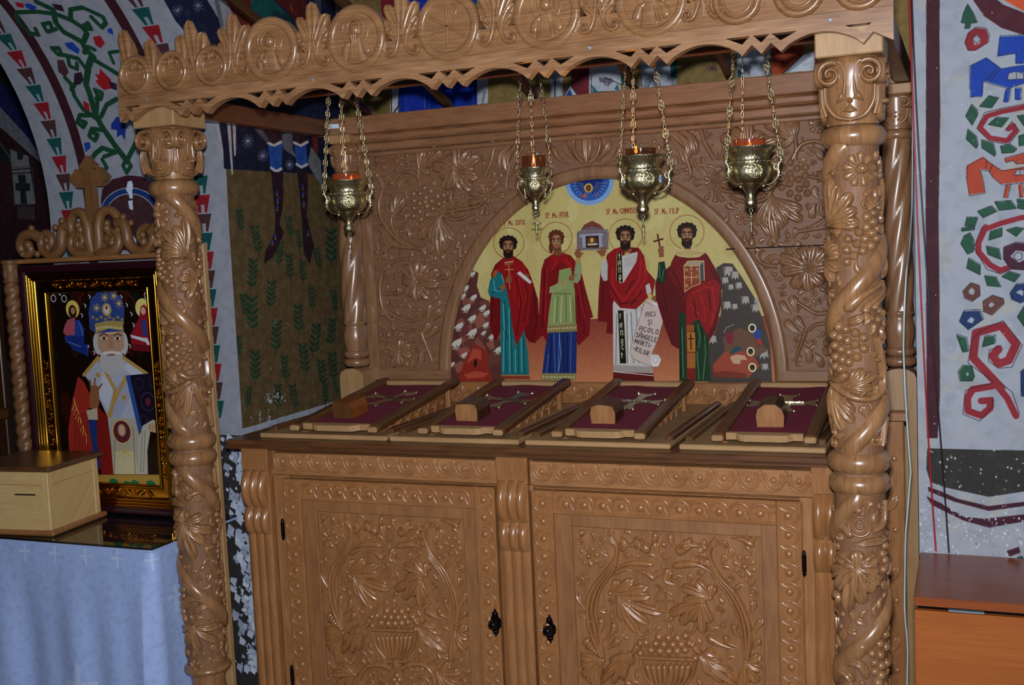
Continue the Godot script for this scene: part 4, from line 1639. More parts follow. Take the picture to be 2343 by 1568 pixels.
func lamps() -> void:
	var plate := link_plate()
	var oval := link_ring()
	var amber := plain("8a3c18", 0.06)
	amber.transparency = BaseMaterial3D.TRANSPARENCY_ALPHA
	amber.albedo_color = Color(0.52, 0.26, 0.15, 0.72)
	var brown := plain("55200c", 0.06)
	brown.transparency = BaseMaterial3D.TRANSPARENCY_ALPHA
	brown.albedo_color = Color(0.24, 0.14, 0.08, 0.65)
	var flame := plain("ffcf80", 0.8)
	flame.emission_enabled = true
	flame.emission = Color(1.0, 0.62, 0.2)
	flame.emission_energy_multiplier = 9.0
	var wax := plain("c8843c", 0.5)
	var labs := ["gilt oil lamp hanging alone near the left rear column, glowing pinkish glass", "small ornate oil lamp with dark amber glass and heart-shaped handles", "gilt oil lamp with blue enamel spots, between the small lamp and the rightmost lamp", "rightmost gilt oil lamp, glowing red glass, near the right front column"]
	var data := [[-0.642, 1.777, 0.6, 0.55], [-0.012, 1.775, 0.38, 0.5], [0.310, 1.785, 0.55, 1.25], [0.612, 1.787, 0.42, 0.6]]
	for i in 4:
		var d: Array = data[i]
		var t := thing("oil_lamp", labs[i], "oil lamp", V(d[0], d[1], -0.45), d[2], "hanging oil lamps")
		var k := 0.62 if i == 1 else 1.0
		var b := MB.new()
		var pr := PackedVector2Array()
		for q in [[0.0, -0.163], [0.006, -0.163], [0.015, -0.158], [0.0185, -0.149], [0.0165, -0.140], [0.011, -0.133], [0.0125, -0.122], [0.021, -0.109], [0.032, -0.102], [0.034, -0.099], [0.045, -0.095], [0.057, -0.082], [0.0615, -0.066], [0.060, -0.052], [0.0545, -0.043], [0.0565, -0.041], [0.0565, -0.0375], [0.053, -0.035], [0.0535, -0.027], [0.058, -0.018], [0.067, -0.006], [0.0705, 0.0], [0.0695, 0.001], [0.064, -0.007], [0.052, -0.026], [0.0, -0.028]]:
			pr.append(Vector2(q[0] * k, q[1] if i != 1 else q[1] * 0.78 + 0.0))
		b.lathe(pr, 40)
		part(b, "bowl", W.brass if i != 1 else W.brass2, t)
		# beading and repousse roundels
		b = MB.new()
		for j in 40:
			var a := TAU * j / 40
			for q in [[0.0572, -0.0392], [0.0635, -0.0095]]:
				b.ball(V(sin(a) * q[0] * k, q[1] * (1.0 if i != 1 else 0.78), cos(a) * q[0] * k), 0.0014, 6)
		part(b, "beading", W.brass2, t).set_meta("kind", "stuff")
		for j in 3:
			var a := TAU * (j + 0.5) / 3 + PI
			b = MB.new()
			b.cyl = 0.0605 * k
			b.xf = Transform3D(Basis(Vector3.UP, a), Vector3.ZERO)
			var y := -0.066 * (1.0 if i != 1 else 0.78)
			var rr := 0.0185 * (1.0 if i != 1 else 0.7)
			ring(b, 0, y, rr, 0.0016, 0.0035)
			ring(b, 0, y, rr * 0.8, 0.0008, 0.002)
			flower(b, 0, y, rr * 0.74, 10, 0.0, 0.0034)
			part(b, "roundel", W.brass2, t)
			if i == 2:
				b = MB.new()
				b.cyl = 0.0608
				b.xf = Transform3D(Basis(Vector3.UP, a + TAU / 6 - 0.25), Vector3.ZERO)
				b.dome(0, y, 0.0115, 0.003, 14)
				var en := part(b, "enamel_spot", plain("b9d3e6", 0.2), t)
				b = MB.new()
				b.cyl = 0.0608
				b.xf = Transform3D(Basis(Vector3.UP, a + TAU / 6 - 0.25), Vector3.ZERO)
				for e in 4:
					var dd := Vector2(cos(e * PI / 2), sin(e * PI / 2))
					leaf(b, PackedVector2Array([Vector2(0, y), Vector2(0, y) + dd * 0.009]), 0.003, 0.0042)
				part(b, "enamel_cross", plain("24407c", 0.2), en)
		# handles
		for j in 3:
			var a := TAU * j / 3 + PI
			b = MB.new()
			b.xf = Transform3D(Basis(Vector3.UP, a), Vector3.ZERO)
			var yk := 1.0 if i != 1 else 0.8
			var pts := PackedVector3Array()
			var rd := PackedFloat32Array()
			if i != 1:
				for q in [[0.038, -0.106, 0.0012], [0.042, -0.1005, 0.0022], [0.05, -0.103, 0.0026], [0.064, -0.097, 0.003], [0.076, -0.084, 0.0042], [0.079, -0.07, 0.0058], [0.0765, -0.058, 0.006], [0.0795, -0.048, 0.0045], [0.0855, -0.041, 0.0042], [0.0865, -0.032, 0.003], [0.083, -0.027, 0.0012]]:
					pts.append(V(0, q[1], q[0]))
					rd.append(q[2])
				b.tube(pts, rd, 8)
				b.tube(PackedVector3Array([V(0, -0.066, 0.073), V(0, -0.06, 0.067), V(0, -0.053, 0.066), V(0, -0.048, 0.0715), V(0, -0.052, 0.0735)]), PackedFloat32Array([0.003, 0.0032, 0.0028, 0.002, 0.001]), 7)
				b.ball(V(0, -0.105, 0.036), 0.0045, 8)
				b.ball(V(0.003, -0.036, 0.084), 0.004, 7)
				b.ball(V(-0.003, -0.044, 0.0855), 0.004, 7)
				b.ball(V(0, -0.04, 0.09), 0.003, 7)
				for e in 5:
					b.ball(V(0, -0.09 + e * 0.009, 0.0815 + 0.002 * sin(e * 1.3)), 0.0022, 6)
			else:
				for s in [-1.0, 1.0]:
					pts = PackedVector3Array()
					rd = PackedFloat32Array()
					for q in [[0.028, -0.088], [0.048, -0.074], [0.058, -0.055], [0.056, -0.04], [0.048, -0.034], [0.042, -0.04], [0.046, -0.048]] if s > 0 else [[0.033, -0.088], [0.035, -0.06], [0.036, -0.04], [0.046, -0.03], [0.056, -0.026], [0.058, -0.016]]:
						pts.append(V(0, q[1], q[0]))
						rd.append(0.0018)
					b.tube(pts, rd, 6)
				for e in 5:
					b.ball(V(0.002 * sin(e * 2.0), -0.045 + 0.004 * cos(e * 1.26), 0.047 + 0.004 * sin(e * 1.26)), 0.003, 6)
				b.ball(V(0, -0.012, 0.058), 0.0045, 8)
				b.ball(V(0, -0.086, 0.03), 0.004, 8)
			part(b, "handle", W.brass2, t)
			# chain
			var ch := node("chain", t)
			var r0 := 0.084 if i != 1 else 0.058
			var y0 := -0.03 if i != 1 else -0.008
			var lo := V(sin(a) * r0, y0, cos(a) * r0)
			var hi := V(sin(a) * r0 * 0.55, 2.047 - d[1], cos(a) * r0 * 0.55)
			var ln := lo.distance_to(hi)
			var n := int(ln / 0.0185)
			var dir := (hi - lo).normalized()
			var sidev := dir.cross(V(sin(d[2]), 0, -cos(d[2]))).normalized()
			for e in n:
				var c := lo.lerp(hi, (e + 0.5) / n)
				var tw := 0.5 * sin(e * 1.7 + j * 2.1 + i)
				if i > 0 and (e + j) % 4 < 2:
					tw = 1.35
				var bs := Basis(sidev, dir, sidev.cross(dir)).rotated(dir, tw if i != 0 else tw * 0.4)
				var isp := e % 2 == 0
				if i == 1:
					isp = e % 7 == 4
				elif i == 2 and j == 1:
					isp = e % 12 == 8
				elif i == 3 and j == 0:
					isp = false
				part_mesh(plate if isp else oval, "rosette_link" if isp else "ring_link", W.chain if i != 1 else W.silver, ch, Transform3D(bs * Basis.from_scale(Vector3.ONE * 1.25) if isp else bs * Basis.from_scale(V(1.0, 1.45, 1.0)), c))
			b = MB.new()
			b.rod(hi, V(hi.x, 2.049 - d[1], hi.z), 0.0012, 6)
			part(b, "hook", W.brass2, ch)
		# glass, oil and flame
		b = MB.new()
		var g0 := 0.044 if i != 1 else 0.0365
		var gy := 0.021 if i != 1 else 0.034
		var gl := PackedVector2Array([Vector2(0.0, -0.026), Vector2(g0 * 0.8, -0.026), Vector2(g0 * 0.93, -0.012), Vector2(g0, gy), Vector2(g0 - 0.002, gy), Vector2(g0 * 0.93 - 0.002, -0.012), Vector2(g0 * 0.78, -0.023), Vector2(0, -0.023)])
		b.lathe(gl, 32)
		part(b, "glass_cup", amber if i in [0, 3] else brown, t)
		b = MB.new()
		b.lathe(PackedVector2Array([Vector2(0, -0.022), Vector2(g0 * 0.85, -0.0215), Vector2(g0 * 0.86, -0.012), Vector2(0, -0.0115)]), 24)
		part(b, "oil_float", wax, t)
		b = MB.new()
		var fy: float = [0.0005, 0.021, 0.012, 0.0005][i]
		var fx: float = [0.014, 0.0, -0.018, -0.004][i]
		var fz: float = [0.022, 0.01, 0.016, 0.024][i]
		b.lathe(PackedVector2Array([Vector2(0, -0.006), Vector2(0.0035, -0.003), Vector2(0.0048, 0.001), Vector2(0.0035, 0.007), Vector2(0.0012, 0.014), Vector2(0, 0.017)]), 12, V(fx, fy, fz))
		part(b, "flame", flame, t)
		b = MB.new()
		b.rod(V(fx, -0.012, fz), V(fx, fy - 0.002, fz), 0.0012, 6)
		part(b, "wick", plain("1a120c", 0.9), t)
		var om := OmniLight3D.new()
		om.name = "flame_light"
		om.light_color = Color(1.0, 0.62, 0.26)
		om.light_energy = 0.016
		om.light_size = 0.006
		om.omni_range = 6.0
		om.omni_attenuation = 2.0
		om.shadow_enabled = true
		t.add_child(om, true)
		om.position = V(fx, fy + 0.004, fz)
		# pendant under the bowl
		b = MB.new()
		var by := -0.163 if i != 1 else -0.127
		var lr := PackedVector3Array()
		var rr2 := PackedFloat32Array()
		for e in 13:
			var a := TAU * e / 12
			lr.append(V(sin(a) * 0.0045, by - 0.006 + cos(a) * 0.0055, 0))
			rr2.append(0.0009)
		b.tube(lr, rr2, 5, true)
		b.xf = Transform3D(Basis(Vector3.UP, 1.2 if i != 1 else -0.2), V(0, by - 0.012, 0))
		b.rod(V(0, 0, 0), V(0, -0.05, 0), 0.0019, 8)
		b.rod(V(-0.011, -0.022, 0), V(0.011, -0.022, 0), 0.0019, 8)
		for q in [V(0, -0.052, 0), V(0.012, -0.022, 0), V(-0.012, -0.022, 0), V(0, -0.006, 0)]:
			b.ball(q, 0.0032, 8)
		if i == 1:
			b.rod(V(-0.008, -0.008, 0), V(0.008, -0.008, 0), 0.0018, 8)
		part(b, "cross_pendant", W.brass2, t)

# ------------------------------------------------------------------ left: cloth-covered table, box, icon stand
func left_side() -> void:
	var X1 := -1.035
	var X0 := -2.3
	var Z1 := 0.10
	var Z0 := -0.31
	var Y := 0.72
	var t := thing("tablecloth", "pale blue satin cloth with woven crosses hanging over the side table", "tablecloth")
	var p := Painter.new(1800, 800, 0.6, "9fb4e2")
	for q in [[1080, 300, 1.0], [420, 330, 1.0], [1440, 560, 0.6]]:
		cloth_cross(p, q[0], q[1], 62.0 * q[2], "b4c4e6")
	for k in 15:
		cloth_cross(p, 40 + k * 120, 690, 24, "b6c6e8")
	var b := MB.new()
	# front and right hanging sides in one sheet that turns the corner
	var pts := PackedVector3Array()
	var us := PackedVector2Array()
	var nu := 181
	for j in 25:
		var f := j / 24.0
		var y := lerpf(0.012, Y, f)
		for i in nu:
			var s := 1.552 * i / (nu - 1)
			var q := Vector3.ZERO
			var out := Vector3.ZERO
			var lf := X1 - X0 - 0.03
			if s < lf:
				q = V(X0 + s, y, Z1)
				out = V(0, 0, 1)
			elif s < lf + 0.047:
				var a := (s - lf) / 0.03
				q = V(X1 - 0.03 + sin(a) * 0.03, y, Z1 - 0.03 + cos(a) * 0.03)
				out = V(sin(a), 0, cos(a))
			else:
				q = V(X1, y, Z1 - 0.03 - (s - lf - 0.047))
				out = V(1, 0, 0)
			var dr := 1.0 - f
			var fold := sin(s * 21.0 + 0.8) * 0.5 + sin(s * 12.7 + f * 0.7) * 0.5 + 0.35 * sin(s * 46.0 + 1.5 * f)
			q += out * (0.03 * pow(dr, 0.8) + 0.016 * fold * smoothstep(0.0, 0.5, dr)) * (1.0 if s < lf else 0.45)
			pts.append(q)
			us.append(Vector2((s + 0.1) / 1.8, 1.0 - y / 0.8))
	b.grid(pts, nu, 25, false, us)
	var top := PackedVector3Array()
	var tu := PackedVector2Array()
	for q in [V(X0, Y, Z1 - 0.004), V(X1 - 0.004, Y, Z1 - 0.004), V(X0, Y, Z0), V(X1 - 0.004, Y, Z0)]:
		top.append(q)
		tu.append(Vector2(0.02, 0.02))
	b.grid(top, 2, 2, false, tu)
	# rounded edge between top and sides
	b.tube(PackedVector3Array([V(X0, Y - 0.004, Z1 - 0.003), V(X1 - 0.02, Y - 0.004, Z1 - 0.003), V(X1 - 0.006, Y - 0.004, Z1 - 0.008), V(X1 - 0.003, Y - 0.004, Z1 - 0.025), V(X1 - 0.003, Y - 0.004, Z0)]), PackedFloat32Array([0.004, 0.004, 0.004, 0.004, 0.004]), 8)
	var cm := tex_mat(p.done(5, 0.12), 0.42)
	cm.rim_enabled = true
	cm.rim = 0.35
	part(b, "cloth", cm, t)
	t = thing("glass_sheet", "flat glass sheet lying over the pale blue tablecloth", "glass")
	b = MB.new()
	b.box(V((X0 + X1) / 2, Y + 0.0045, (Z0 + Z1) / 2 + 0.004), V(X1 - X0 + 0.006, 0.006, Z1 - Z0 - 0.004), 0.0008, 0)
	var gm := plain("0c1412", 0.03)
	gm.transparency = BaseMaterial3D.TRANSPARENCY_ALPHA
	gm.albedo_color = Color(0.03, 0.05, 0.05, 0.55)
	part(b, "pane", gm, t)
	# collection box
	var GY := Y + 0.0078
	t = thing("collection_box", "pale pine collection box with brown lid standing on the glass", "box", V(-1.60, GY, -0.047), 0.11)
	b = MB.new()
	b.box(V(0, 0.1075, 0), V(0.27, 0.185, 0.24), 0.002, 0)
	part(b, "body", W.pale, t)
	b = MB.new()
	b.box(V(0, 0.0095, 0), V(0.305, 0.017, 0.268), 0.005, 0)
	part(b, "plinth", W.cab, t)
	for s in [-1.0, 1.0]:
		for r in [-1.0, 1.0]:
			b = MB.new()
			b.box(V(s * 0.125, 0.108, r * 0.1095), V(0.024, 0.182, 0.024), 0.002, 1)
			part(b, "corner_post", W.pale, t)
	b = MB.new()
	b.box(V(0, 0.209, 0), V(0.312, 0.016, 0.272), 0.006, 0)
	part(b, "lid", W.mid, t)
	b = MB.new()
	b.box(V(0.05, 0.128, 0.1202), V(0.075, 0.0045, 0.002), 0.0, 0)
	part(b, "slot", plain("080504", 0.9), t)
	b = MB.new()
	b.box(V(0.1352, 0.158, 0), V(0.0012, 0.0012, 0.226), 0.0, 2)
	b.box(V(0, 0.158, 0.1202), V(0.226, 0.0012, 0.0012), 0.0, 0)
	part(b, "seam", W.cab, t)
	# icon stand with twisted columns and scrolled crest
	var CXI := -1.482
	var zf := -0.25
	t = thing("icon_stand", "carved wooden icon stand with twisted columns, scrolled crest and a cross", "icon stand", V(CXI, GY, zf))
	for s in [-1.0, 1.0]:
		var x: float = s * 0.343
		var col := node("column", t, V(x, 0, 0.028))
		b = MB.new()
		pts = PackedVector3Array()
		us = PackedVector2Array()
		for j in 97:
			var y := lerpf(0.03, 0.775, j / 96.0)
			for i in 33:
				var a := TAU * i / 32.0
				var r := 0.0185 + 0.0075 * absf(sin(1.0 * (a - s * -(y) * 72.0)))
				pts.append(V(sin(a) * r, y, cos(a) * r))
				us.append(Vector2(i / 32.0 * 0.2, y))
		b.grid(pts, 33, 97, true, us)
		part(b, "twisted_shaft", W.stand, col)
		b = MB.new()
		b.lathe(PackedVector2Array([Vector2(0.01, 0.774), Vector2(0.027, 0.776), Vector2(0.027, 0.784), Vector2(0.021, 0.788), Vector2(0.023, 0.81), Vector2(0.026, 0.832), Vector2(0.025, 0.838), Vector2(0.03, 0.842), Vector2(0.03, 0.852), Vector2(0.01, 0.853)]), 20)
		for k in 8:
			b.xf = Transform3D(Basis(Vector3.UP, k * PI / 4), Vector3.ZERO) * Transform3D(Basis.IDENTITY, V(0, 0, 0.019))
			leaf(b, PackedVector2Array([Vector2(0, 0.79), Vector2(0, 0.812), Vector2(0, 0.834)]), 0.007, 0.007)
		part(b, "capital", W.stand, col)
		b = MB.new()
		b.box(V(0, 0.016, 0), V(0.06, 0.03, 0.05), 0.004, 1)
		part(b, "foot", W.stand, col)
	b = MB.new()
	b.box(V(0, 0.845, 0.0), V(0.66, 0.016, 0.05), 0.004, 0)
	part(b, "top_rail", W.cab, t)
	b = MB.new()
	for s in [-1.0, 1.0]:
		crest_side(b, s)
	part(b, "scrolled_crest", W.stand, t)
	b = MB.new()
	# budded cross, one piece
	var hc := [Vector2(0.017, 0.96), Vector2(0.017, 1.088), Vector2(0.036, 1.088), Vector2(0.038, 1.076), Vector2(0.05, 1.074), Vector2(0.058, 1.086), Vector2(0.07, 1.095), Vector2(0.078, 1.105), Vector2(0.07, 1.115), Vector2(0.058, 1.124), Vector2(0.05, 1.136), Vector2(0.038, 1.134), Vector2(0.036, 1.122), Vector2(0.017, 1.122), Vector2(0.017, 1.133), Vector2(0.029, 1.135), Vector2(0.031, 1.147), Vector2(0.019, 1.155), Vector2(0.01, 1.167), Vector2(0.0, 1.176)]
	var cp := PackedVector2Array()
	for q in hc:
		cp.append(q + Vector2(0.004, 0))
	for k in range(hc.size() - 2, -1, -1):
		cp.append(Vector2(0.004 - hc[k].x, hc[k].y))
	b.prism(cp, -0.011, 0.013)
	part(b, "cross", W.stand, t)
	# framed icon in the stand
	var f := thing("framed_icon", "gilt-framed icon of a bishop in blue mitre holding a dark book", "icon", V(CXI, GY, zf + 0.005))
	p = Painter.new(420, 700, 2.0, "1a0e08")
	art_bishop(p)
	b = MB.new()
	picture_face(b, rect(-0.205, 0.07, 0.205, 0.78), 0.002, Rect2(-0.21, 0.075, 0.42, 0.70))
	part(b, "print", tex_mat(p.done(8, 0.06), 0.22), f)
	b = MB.new()
	b.box(V(0, 0.42, -0.012), V(0.55, 0.82, 0.014), 0.0, 1)
	part(b, "backing", W.dark, f)
	var plum := plain("2c0f18", 0.18)
	var gilt := plain("c08a2c", 0.2, 1.0)
	var gx := 0.303
	# four mitred mouldings: lacquered outer edge, three gilt reeds, sight edge
	for side in 4:
		var hor := side >= 2
		var half := gx if not hor else 0.413
		var lenh := 0.413 if not hor else gx
		var bs := Basis(Vector3(0, 0, 1), [0.0, PI, PI / 2, -PI / 2][side])
		var xf := Transform3D(bs, V(0, 0.417, 0))
		b = MB.new()
		b.xf = xf
		moulding(b, half, lenh, [[0.0, 0.0], [0.0, 0.03], [0.006, 0.036], [0.016, 0.034], [0.024, 0.027]])
		part(b, "lacquer_edge", plum, f)
		b = MB.new()
		b.xf = xf
		var pf := [[0.024, 0.027]]
		for r in 3:
			for k in 5:
				var a := PI * k / 4
				pf.append([0.029 + r * 0.0095 - cos(a) * 0.0045, 0.024 - r * 0.002 + sin(a) * 0.006])
		pf.append_array([[0.058, 0.012], [0.083, 0.008], [0.086, 0.014], [0.091, 0.015], [0.095, 0.01], [0.098, 0.002]])
		moulding(b, half, lenh, pf)
		part(b, "gilt_moulding", gilt, f)
		# openwork ornament along the moulding
		b = MB.new()
		b.xf = xf * Transform3D(Basis.IDENTITY, V(0, 0, 0.009))
		var span := (lenh - 0.1) * (0.62 if not hor else 0.9)
		var mid := (-0.1 if side == 0 else 0.1) if not hor else 0.0
		var nn := 9 if not hor else 7
		for k in nn:
			var y := mid + lerpf(-span, span, (k + 0.5) / nn)
			var x := half - 0.07
			var sg := 1.0 if k % 2 == 0 else -1.0
			stem(b, PackedVector2Array([Vector2(x + sg * 0.008, y - span / nn), Vector2(x - sg * 0.009, y), Vector2(x + sg * 0.008, y + span / nn)]), 0.0026, 0.002, 0.008)
			spiral(b, x + sg * 0.003, y + 0.006, 0.0095, 1.3 * sg, 0.4, 0.0028, 0.008)
			b.dome(x - sg * 0.007, y - 0.012, 0.0055, 0.008, 8)
			drop(b, PackedVector2Array([Vector2(x, y - 0.02), Vector2(x + sg * 0.009, y - 0.008)]), 0.004, 0.007)
		part(b, "gilt_ornament", W.gold, f)
	# dark wooden stall in the bay beyond
	t = thing("church_stall", "dark wooden stall back with turned rail in the unlit bay beyond", "stall", V(-2.62, 0, -0.62))
	b = MB.new()
	b.box(V(0, 0.75, -0.05), V(0.5, 1.5, 0.03), 0.004, 1)
	part(b, "back_board", W.dark, t)
	b = MB.new()
	b.box(V(0.0, 0.985, 0.02), V(0.56, 0.045, 0.1), 0.01, 0)
	part(b, "arm_rail", W.mid, t)
	for x in [-0.2, 0.02, 0.2]:
		b = MB.new()
		b.lathe(PackedVector2Array([Vector2(0.02, 0.0), Vector2(0.026, 0.2), Vector2(0.018, 0.4), Vector2(0.026, 0.6), Vector2(0.03, 0.9), Vector2(0.02, 0.93), Vector2(0.028, 0.96)]), 14, V(x, 0, 0.02))
		part(b, "turned_post", W.mid, t)

func cloth_cross(p: Painter, x: float, y: float, r: float, c: String) -> void:
	p.P(c, [x - r * 0.16, y - r * 1.3, x + r * 0.16, y - r * 1.3, x + r * 0.12, y - r * 0.15, x + r * 0.95, y - r * 0.2, x + r, y + r * 0.18, x + r * 0.12, y + r * 0.14, x + r * 0.16, y + r * 0.8, x, y + r * 1.05, x - r * 0.16, y + r * 0.8, x - r * 0.12, y + r * 0.14, x - r, y + r * 0.18, x - r * 0.95, y - r * 0.2, x - r * 0.12, y - r * 0.15])
	p.L("c0cdec", r * 0.03, [x - r * 0.16, y - r * 1.3, x - r * 0.12, y + r * 0.14, x - r * 0.16, y + r * 0.8, x, y + r * 1.05])

func moulding(b: MB, half: float, lenh: float, prof: Array) -> void:
	# runs along y at x = half, mitred; profile of (inset, height)
	var pts := PackedVector3Array()
	var us := PackedVector2Array()
	for j in 2:
		for q in prof:
			var y: float = (lenh - q[0]) * (-1.0 if j == 0 else 1.0)
			pts.append(V(half - q[0], y, q[1]))
			us.append(Vector2(q[0], y))
	b.grid(pts, prof.size(), 2, false, us, true)

func crest_side(b: MB, s: float) -> void:
	# thick rounded scrolls, drawn as tubes with real depth
	var rolls := [
		[[0.012, 0.865], [0.02, 0.90], [0.022, 0.95], [0.04, 0.99], [0.075, 0.995], [0.1, 0.965], [0.095, 0.93], [0.07, 0.92], [0.055, 0.94]],
		[[0.012, 0.87], [0.03, 0.862], [0.075, 0.865], [0.098, 0.885], [0.095, 0.915], [0.07, 0.925], [0.052, 0.91], [0.058, 0.893], [0.072, 0.893]],
		[[0.1, 0.955], [0.125, 0.95], [0.135, 0.92], [0.14, 0.89], [0.165, 0.865], [0.2, 0.862], [0.228, 0.885], [0.232, 0.915], [0.212, 0.935], [0.188, 0.925], [0.186, 0.9], [0.2, 0.89]],
		[[0.23, 0.92], [0.262, 0.935], [0.3, 0.93], [0.322, 0.905], [0.318, 0.878], [0.296, 0.868], [0.278, 0.882], [0.285, 0.9]]]
	for r in rolls:
		var p2 := PackedVector2Array()
		for q in r:
			p2.append(Vector2(0.004 + s * q[0], q[1]))
		var sp := smooth_path(p2, 4)
		var pts := PackedVector3Array()
		var rd := PackedFloat32Array()
		for i in sp.size():
			var e := float(i) / (sp.size() - 1)
			pts.append(V(sp[i].x, sp[i].y, 0.004 * sin(e * 7.0)))
			rd.append(lerpf(0.0195, 0.0125, e))
		b.tube(pts, rd, 10)
		b.ball(pts[pts.size() - 1], 0.016, 10)
	for q in [[0.127, 0.972, 0.012], [0.157, 0.952, 0.011], [0.06, 0.955, 0.013], [0.2, 0.912, 0.012], [0.262, 0.955, 0.011], [0.31, 0.87, 0.011], [0.078, 0.905, 0.009], [0.245, 0.868, 0.012]]:
		b.ball(V(0.004 + s * q[0], q[1], 0.006), q[2], 10)
	b.xf = Transform3D.IDENTITY
	b.prism(PackedVector2Array([Vector2(0.004, 0.853), Vector2(0.004 + s * 0.1, 0.853), Vector2(0.004 + s * 0.06, 0.875), Vector2(0.004, 0.95)]), -0.009, 0.009)

# ------------------------------------------------------------------ right: painted pier, folding table, cables
func right_side() -> void:
	var p := Painter.new(1000, 3000, 0.66, "989ca6")
	art_pier(p)
	var wp := Node3D.new()
	wp.name = "wall_pier"
	add_child(wp)
	wp.set_meta("kind", "structure")
	var b := MB.new()
	picture_face(b, rect(1.033, 0.0, 2.033, 3.0), -0.38, Rect2(1.033, 0, 1.0, 3.0))
	part(b, "painted_face", tex_mat(p.done(6, 0.12, 0.025), 0.7), wp)
	b = MB.new()
	b.box(V(2.585, 1.8, -0.716), V(3.1, 3.596, 0.668), 0.0, 1)
	b.box(V(3.08, 1.8, -0.381), V(2.1, 3.596, 0.004), 0.0, 1)
	b.box(V(1.533, 3.3, -0.381), V(1.0, 0.596, 0.004), 0.0, 1)
	part(b, "plaster", plain("8c9098", 0.85), wp)
	# folding table
	var red := wood("7a3a1c", "9c5428", 0.26, 61, 0.7, 0.6)
	var redf := wood("8c4a20", "b2662e", 0.3, 67, 0.7, 0.6)
	var t := thing("folding_table", "reddish laminate folding table against the painted wall at lower right", "table", V(1.535, 0, 0))
	b = MB.new()
	b.box(V(0, 0.709, -0.187), V(1.0, 0.02, 0.374), 0.0015, 0)
	part(b, "top_leaf", red, t)
	b = MB.new()
	b.box(V(0, 0.382, -0.012), V(0.998, 0.612, 0.018), 0.0015, 0)
	part(b, "drop_leaf", redf, t)
	for x in [-0.46, 0.46]:
		b = MB.new()
		b.box(V(x, 0.345, -0.30), V(0.03, 0.69, 0.05), 0.002, 1)
		part(b, "trestle_leg", red, t)
	b = MB.new()
	b.box(V(-0.39, 0.6935, -0.003), V(0.075, 0.004, 0.012), 0.001, 0)
	part(b, "hinge", W.zinc, t)
	# cables
	var cab := [
		["loose_cable", "thin white cable hanging beside the right rear column", "b4c8cc", 0.0024, [[1.016, 2.2, -0.86], [1.012, 1.6, -0.7], [1.010, 1.443, -0.40], [1.000, 1.241, -0.4], [1.008, 1.015, -0.4], [1.0135, 0.923, -0.4], [0.998, 0.749, -0.4], [0.993, 0.55, -0.4], [1.0, 0.457, -0.4], [0.997, 0.352, -0.4], [1.0, 0.0, -0.4]]],
		["red_cable", "thin red wire running down the painted wall beside the purple stripe", "a8141c", 0.0022, [[1.028, 2.6, -0.374], [1.028, 2.111, -0.374], [1.039, 1.574, -0.374], [1.058, 1.02, -0.374], [1.073, 0.724, -0.374]]],
		["black_cable", "thin black and red wire crossing the purple stripe down to the table", "241018", 0.0022, [[1.034, 2.6, -0.374], [1.033, 2.111, -0.374], [1.052, 1.573, -0.374], [1.087, 1.02, -0.374], [1.104, 0.722, -0.374]]]]
	for q in cab:
		t = thing(q[0], q[1], "cable")
		b = MB.new()
		var a := PackedVector3Array()
		var r := PackedFloat32Array()
		var cu := Curve3D.new()
		for k in q[4].size():
			var e: Array = q[4][k]
			var pv: Array = q[4][maxi(k - 1, 0)]
			var nx: Array = q[4][mini(k + 1, q[4].size() - 1)]
			var tg := (V(nx[0], nx[1], nx[2]) - V(pv[0], pv[1], pv[2])) / 6.0
			cu.add_point(V(e[0], e[1], e[2]), -tg, tg)
		for k in 61:
			a.append(cu.sample_baked(cu.get_baked_length() * k / 60.0))
			r.append(q[3])
		b.tube(a, r, 6)
		part(b, "sheath", plain(q[2], 0.35), t)
	# carved end panel of the shrine beside the right column
	t = thing("carved_end_panel", "narrow carved wooden panel between the right column and the painted wall", "panel", V(0.945, 0, -0.52))
	b = MB.new()
	b.box(V(0, 0.53, 0), V(0.095, 1.02, 0.02), 0.003, 1)
	part(b, "board", W.cab, t)
	b = MB.new()
	b.box(V(0.0, 1.052, 0.012), V(0.115, 0.024, 0.05), 0.003, 0)
	part(b, "end_bar", W.cabx, t)
	b = MB.new()
	b.xf = Transform3D(Basis.IDENTITY, V(0, 0, 0.01))
	for k in 9:
		var y := 0.12 + k * 0.098
		var s := 1.0 if k % 2 == 0 else -1.0
		stem(b, PackedVector2Array([Vector2(-s * 0.012, y - 0.05), Vector2(s * 0.016, y), Vector2(-s * 0.012, y + 0.05)]), 0.005, 0.005, 0.005)
		leaf(b, PackedVector2Array([Vector2(s * 0.01, y - 0.02), Vector2(-s * 0.012, y - 0.004), Vector2(-s * 0.026, y + 0.026)]), 0.013, 0.006)
		b.dome(s * 0.022, y + 0.03, 0.009, 0.006, 10)
	part(b, "vine_carving", W.cab, t)


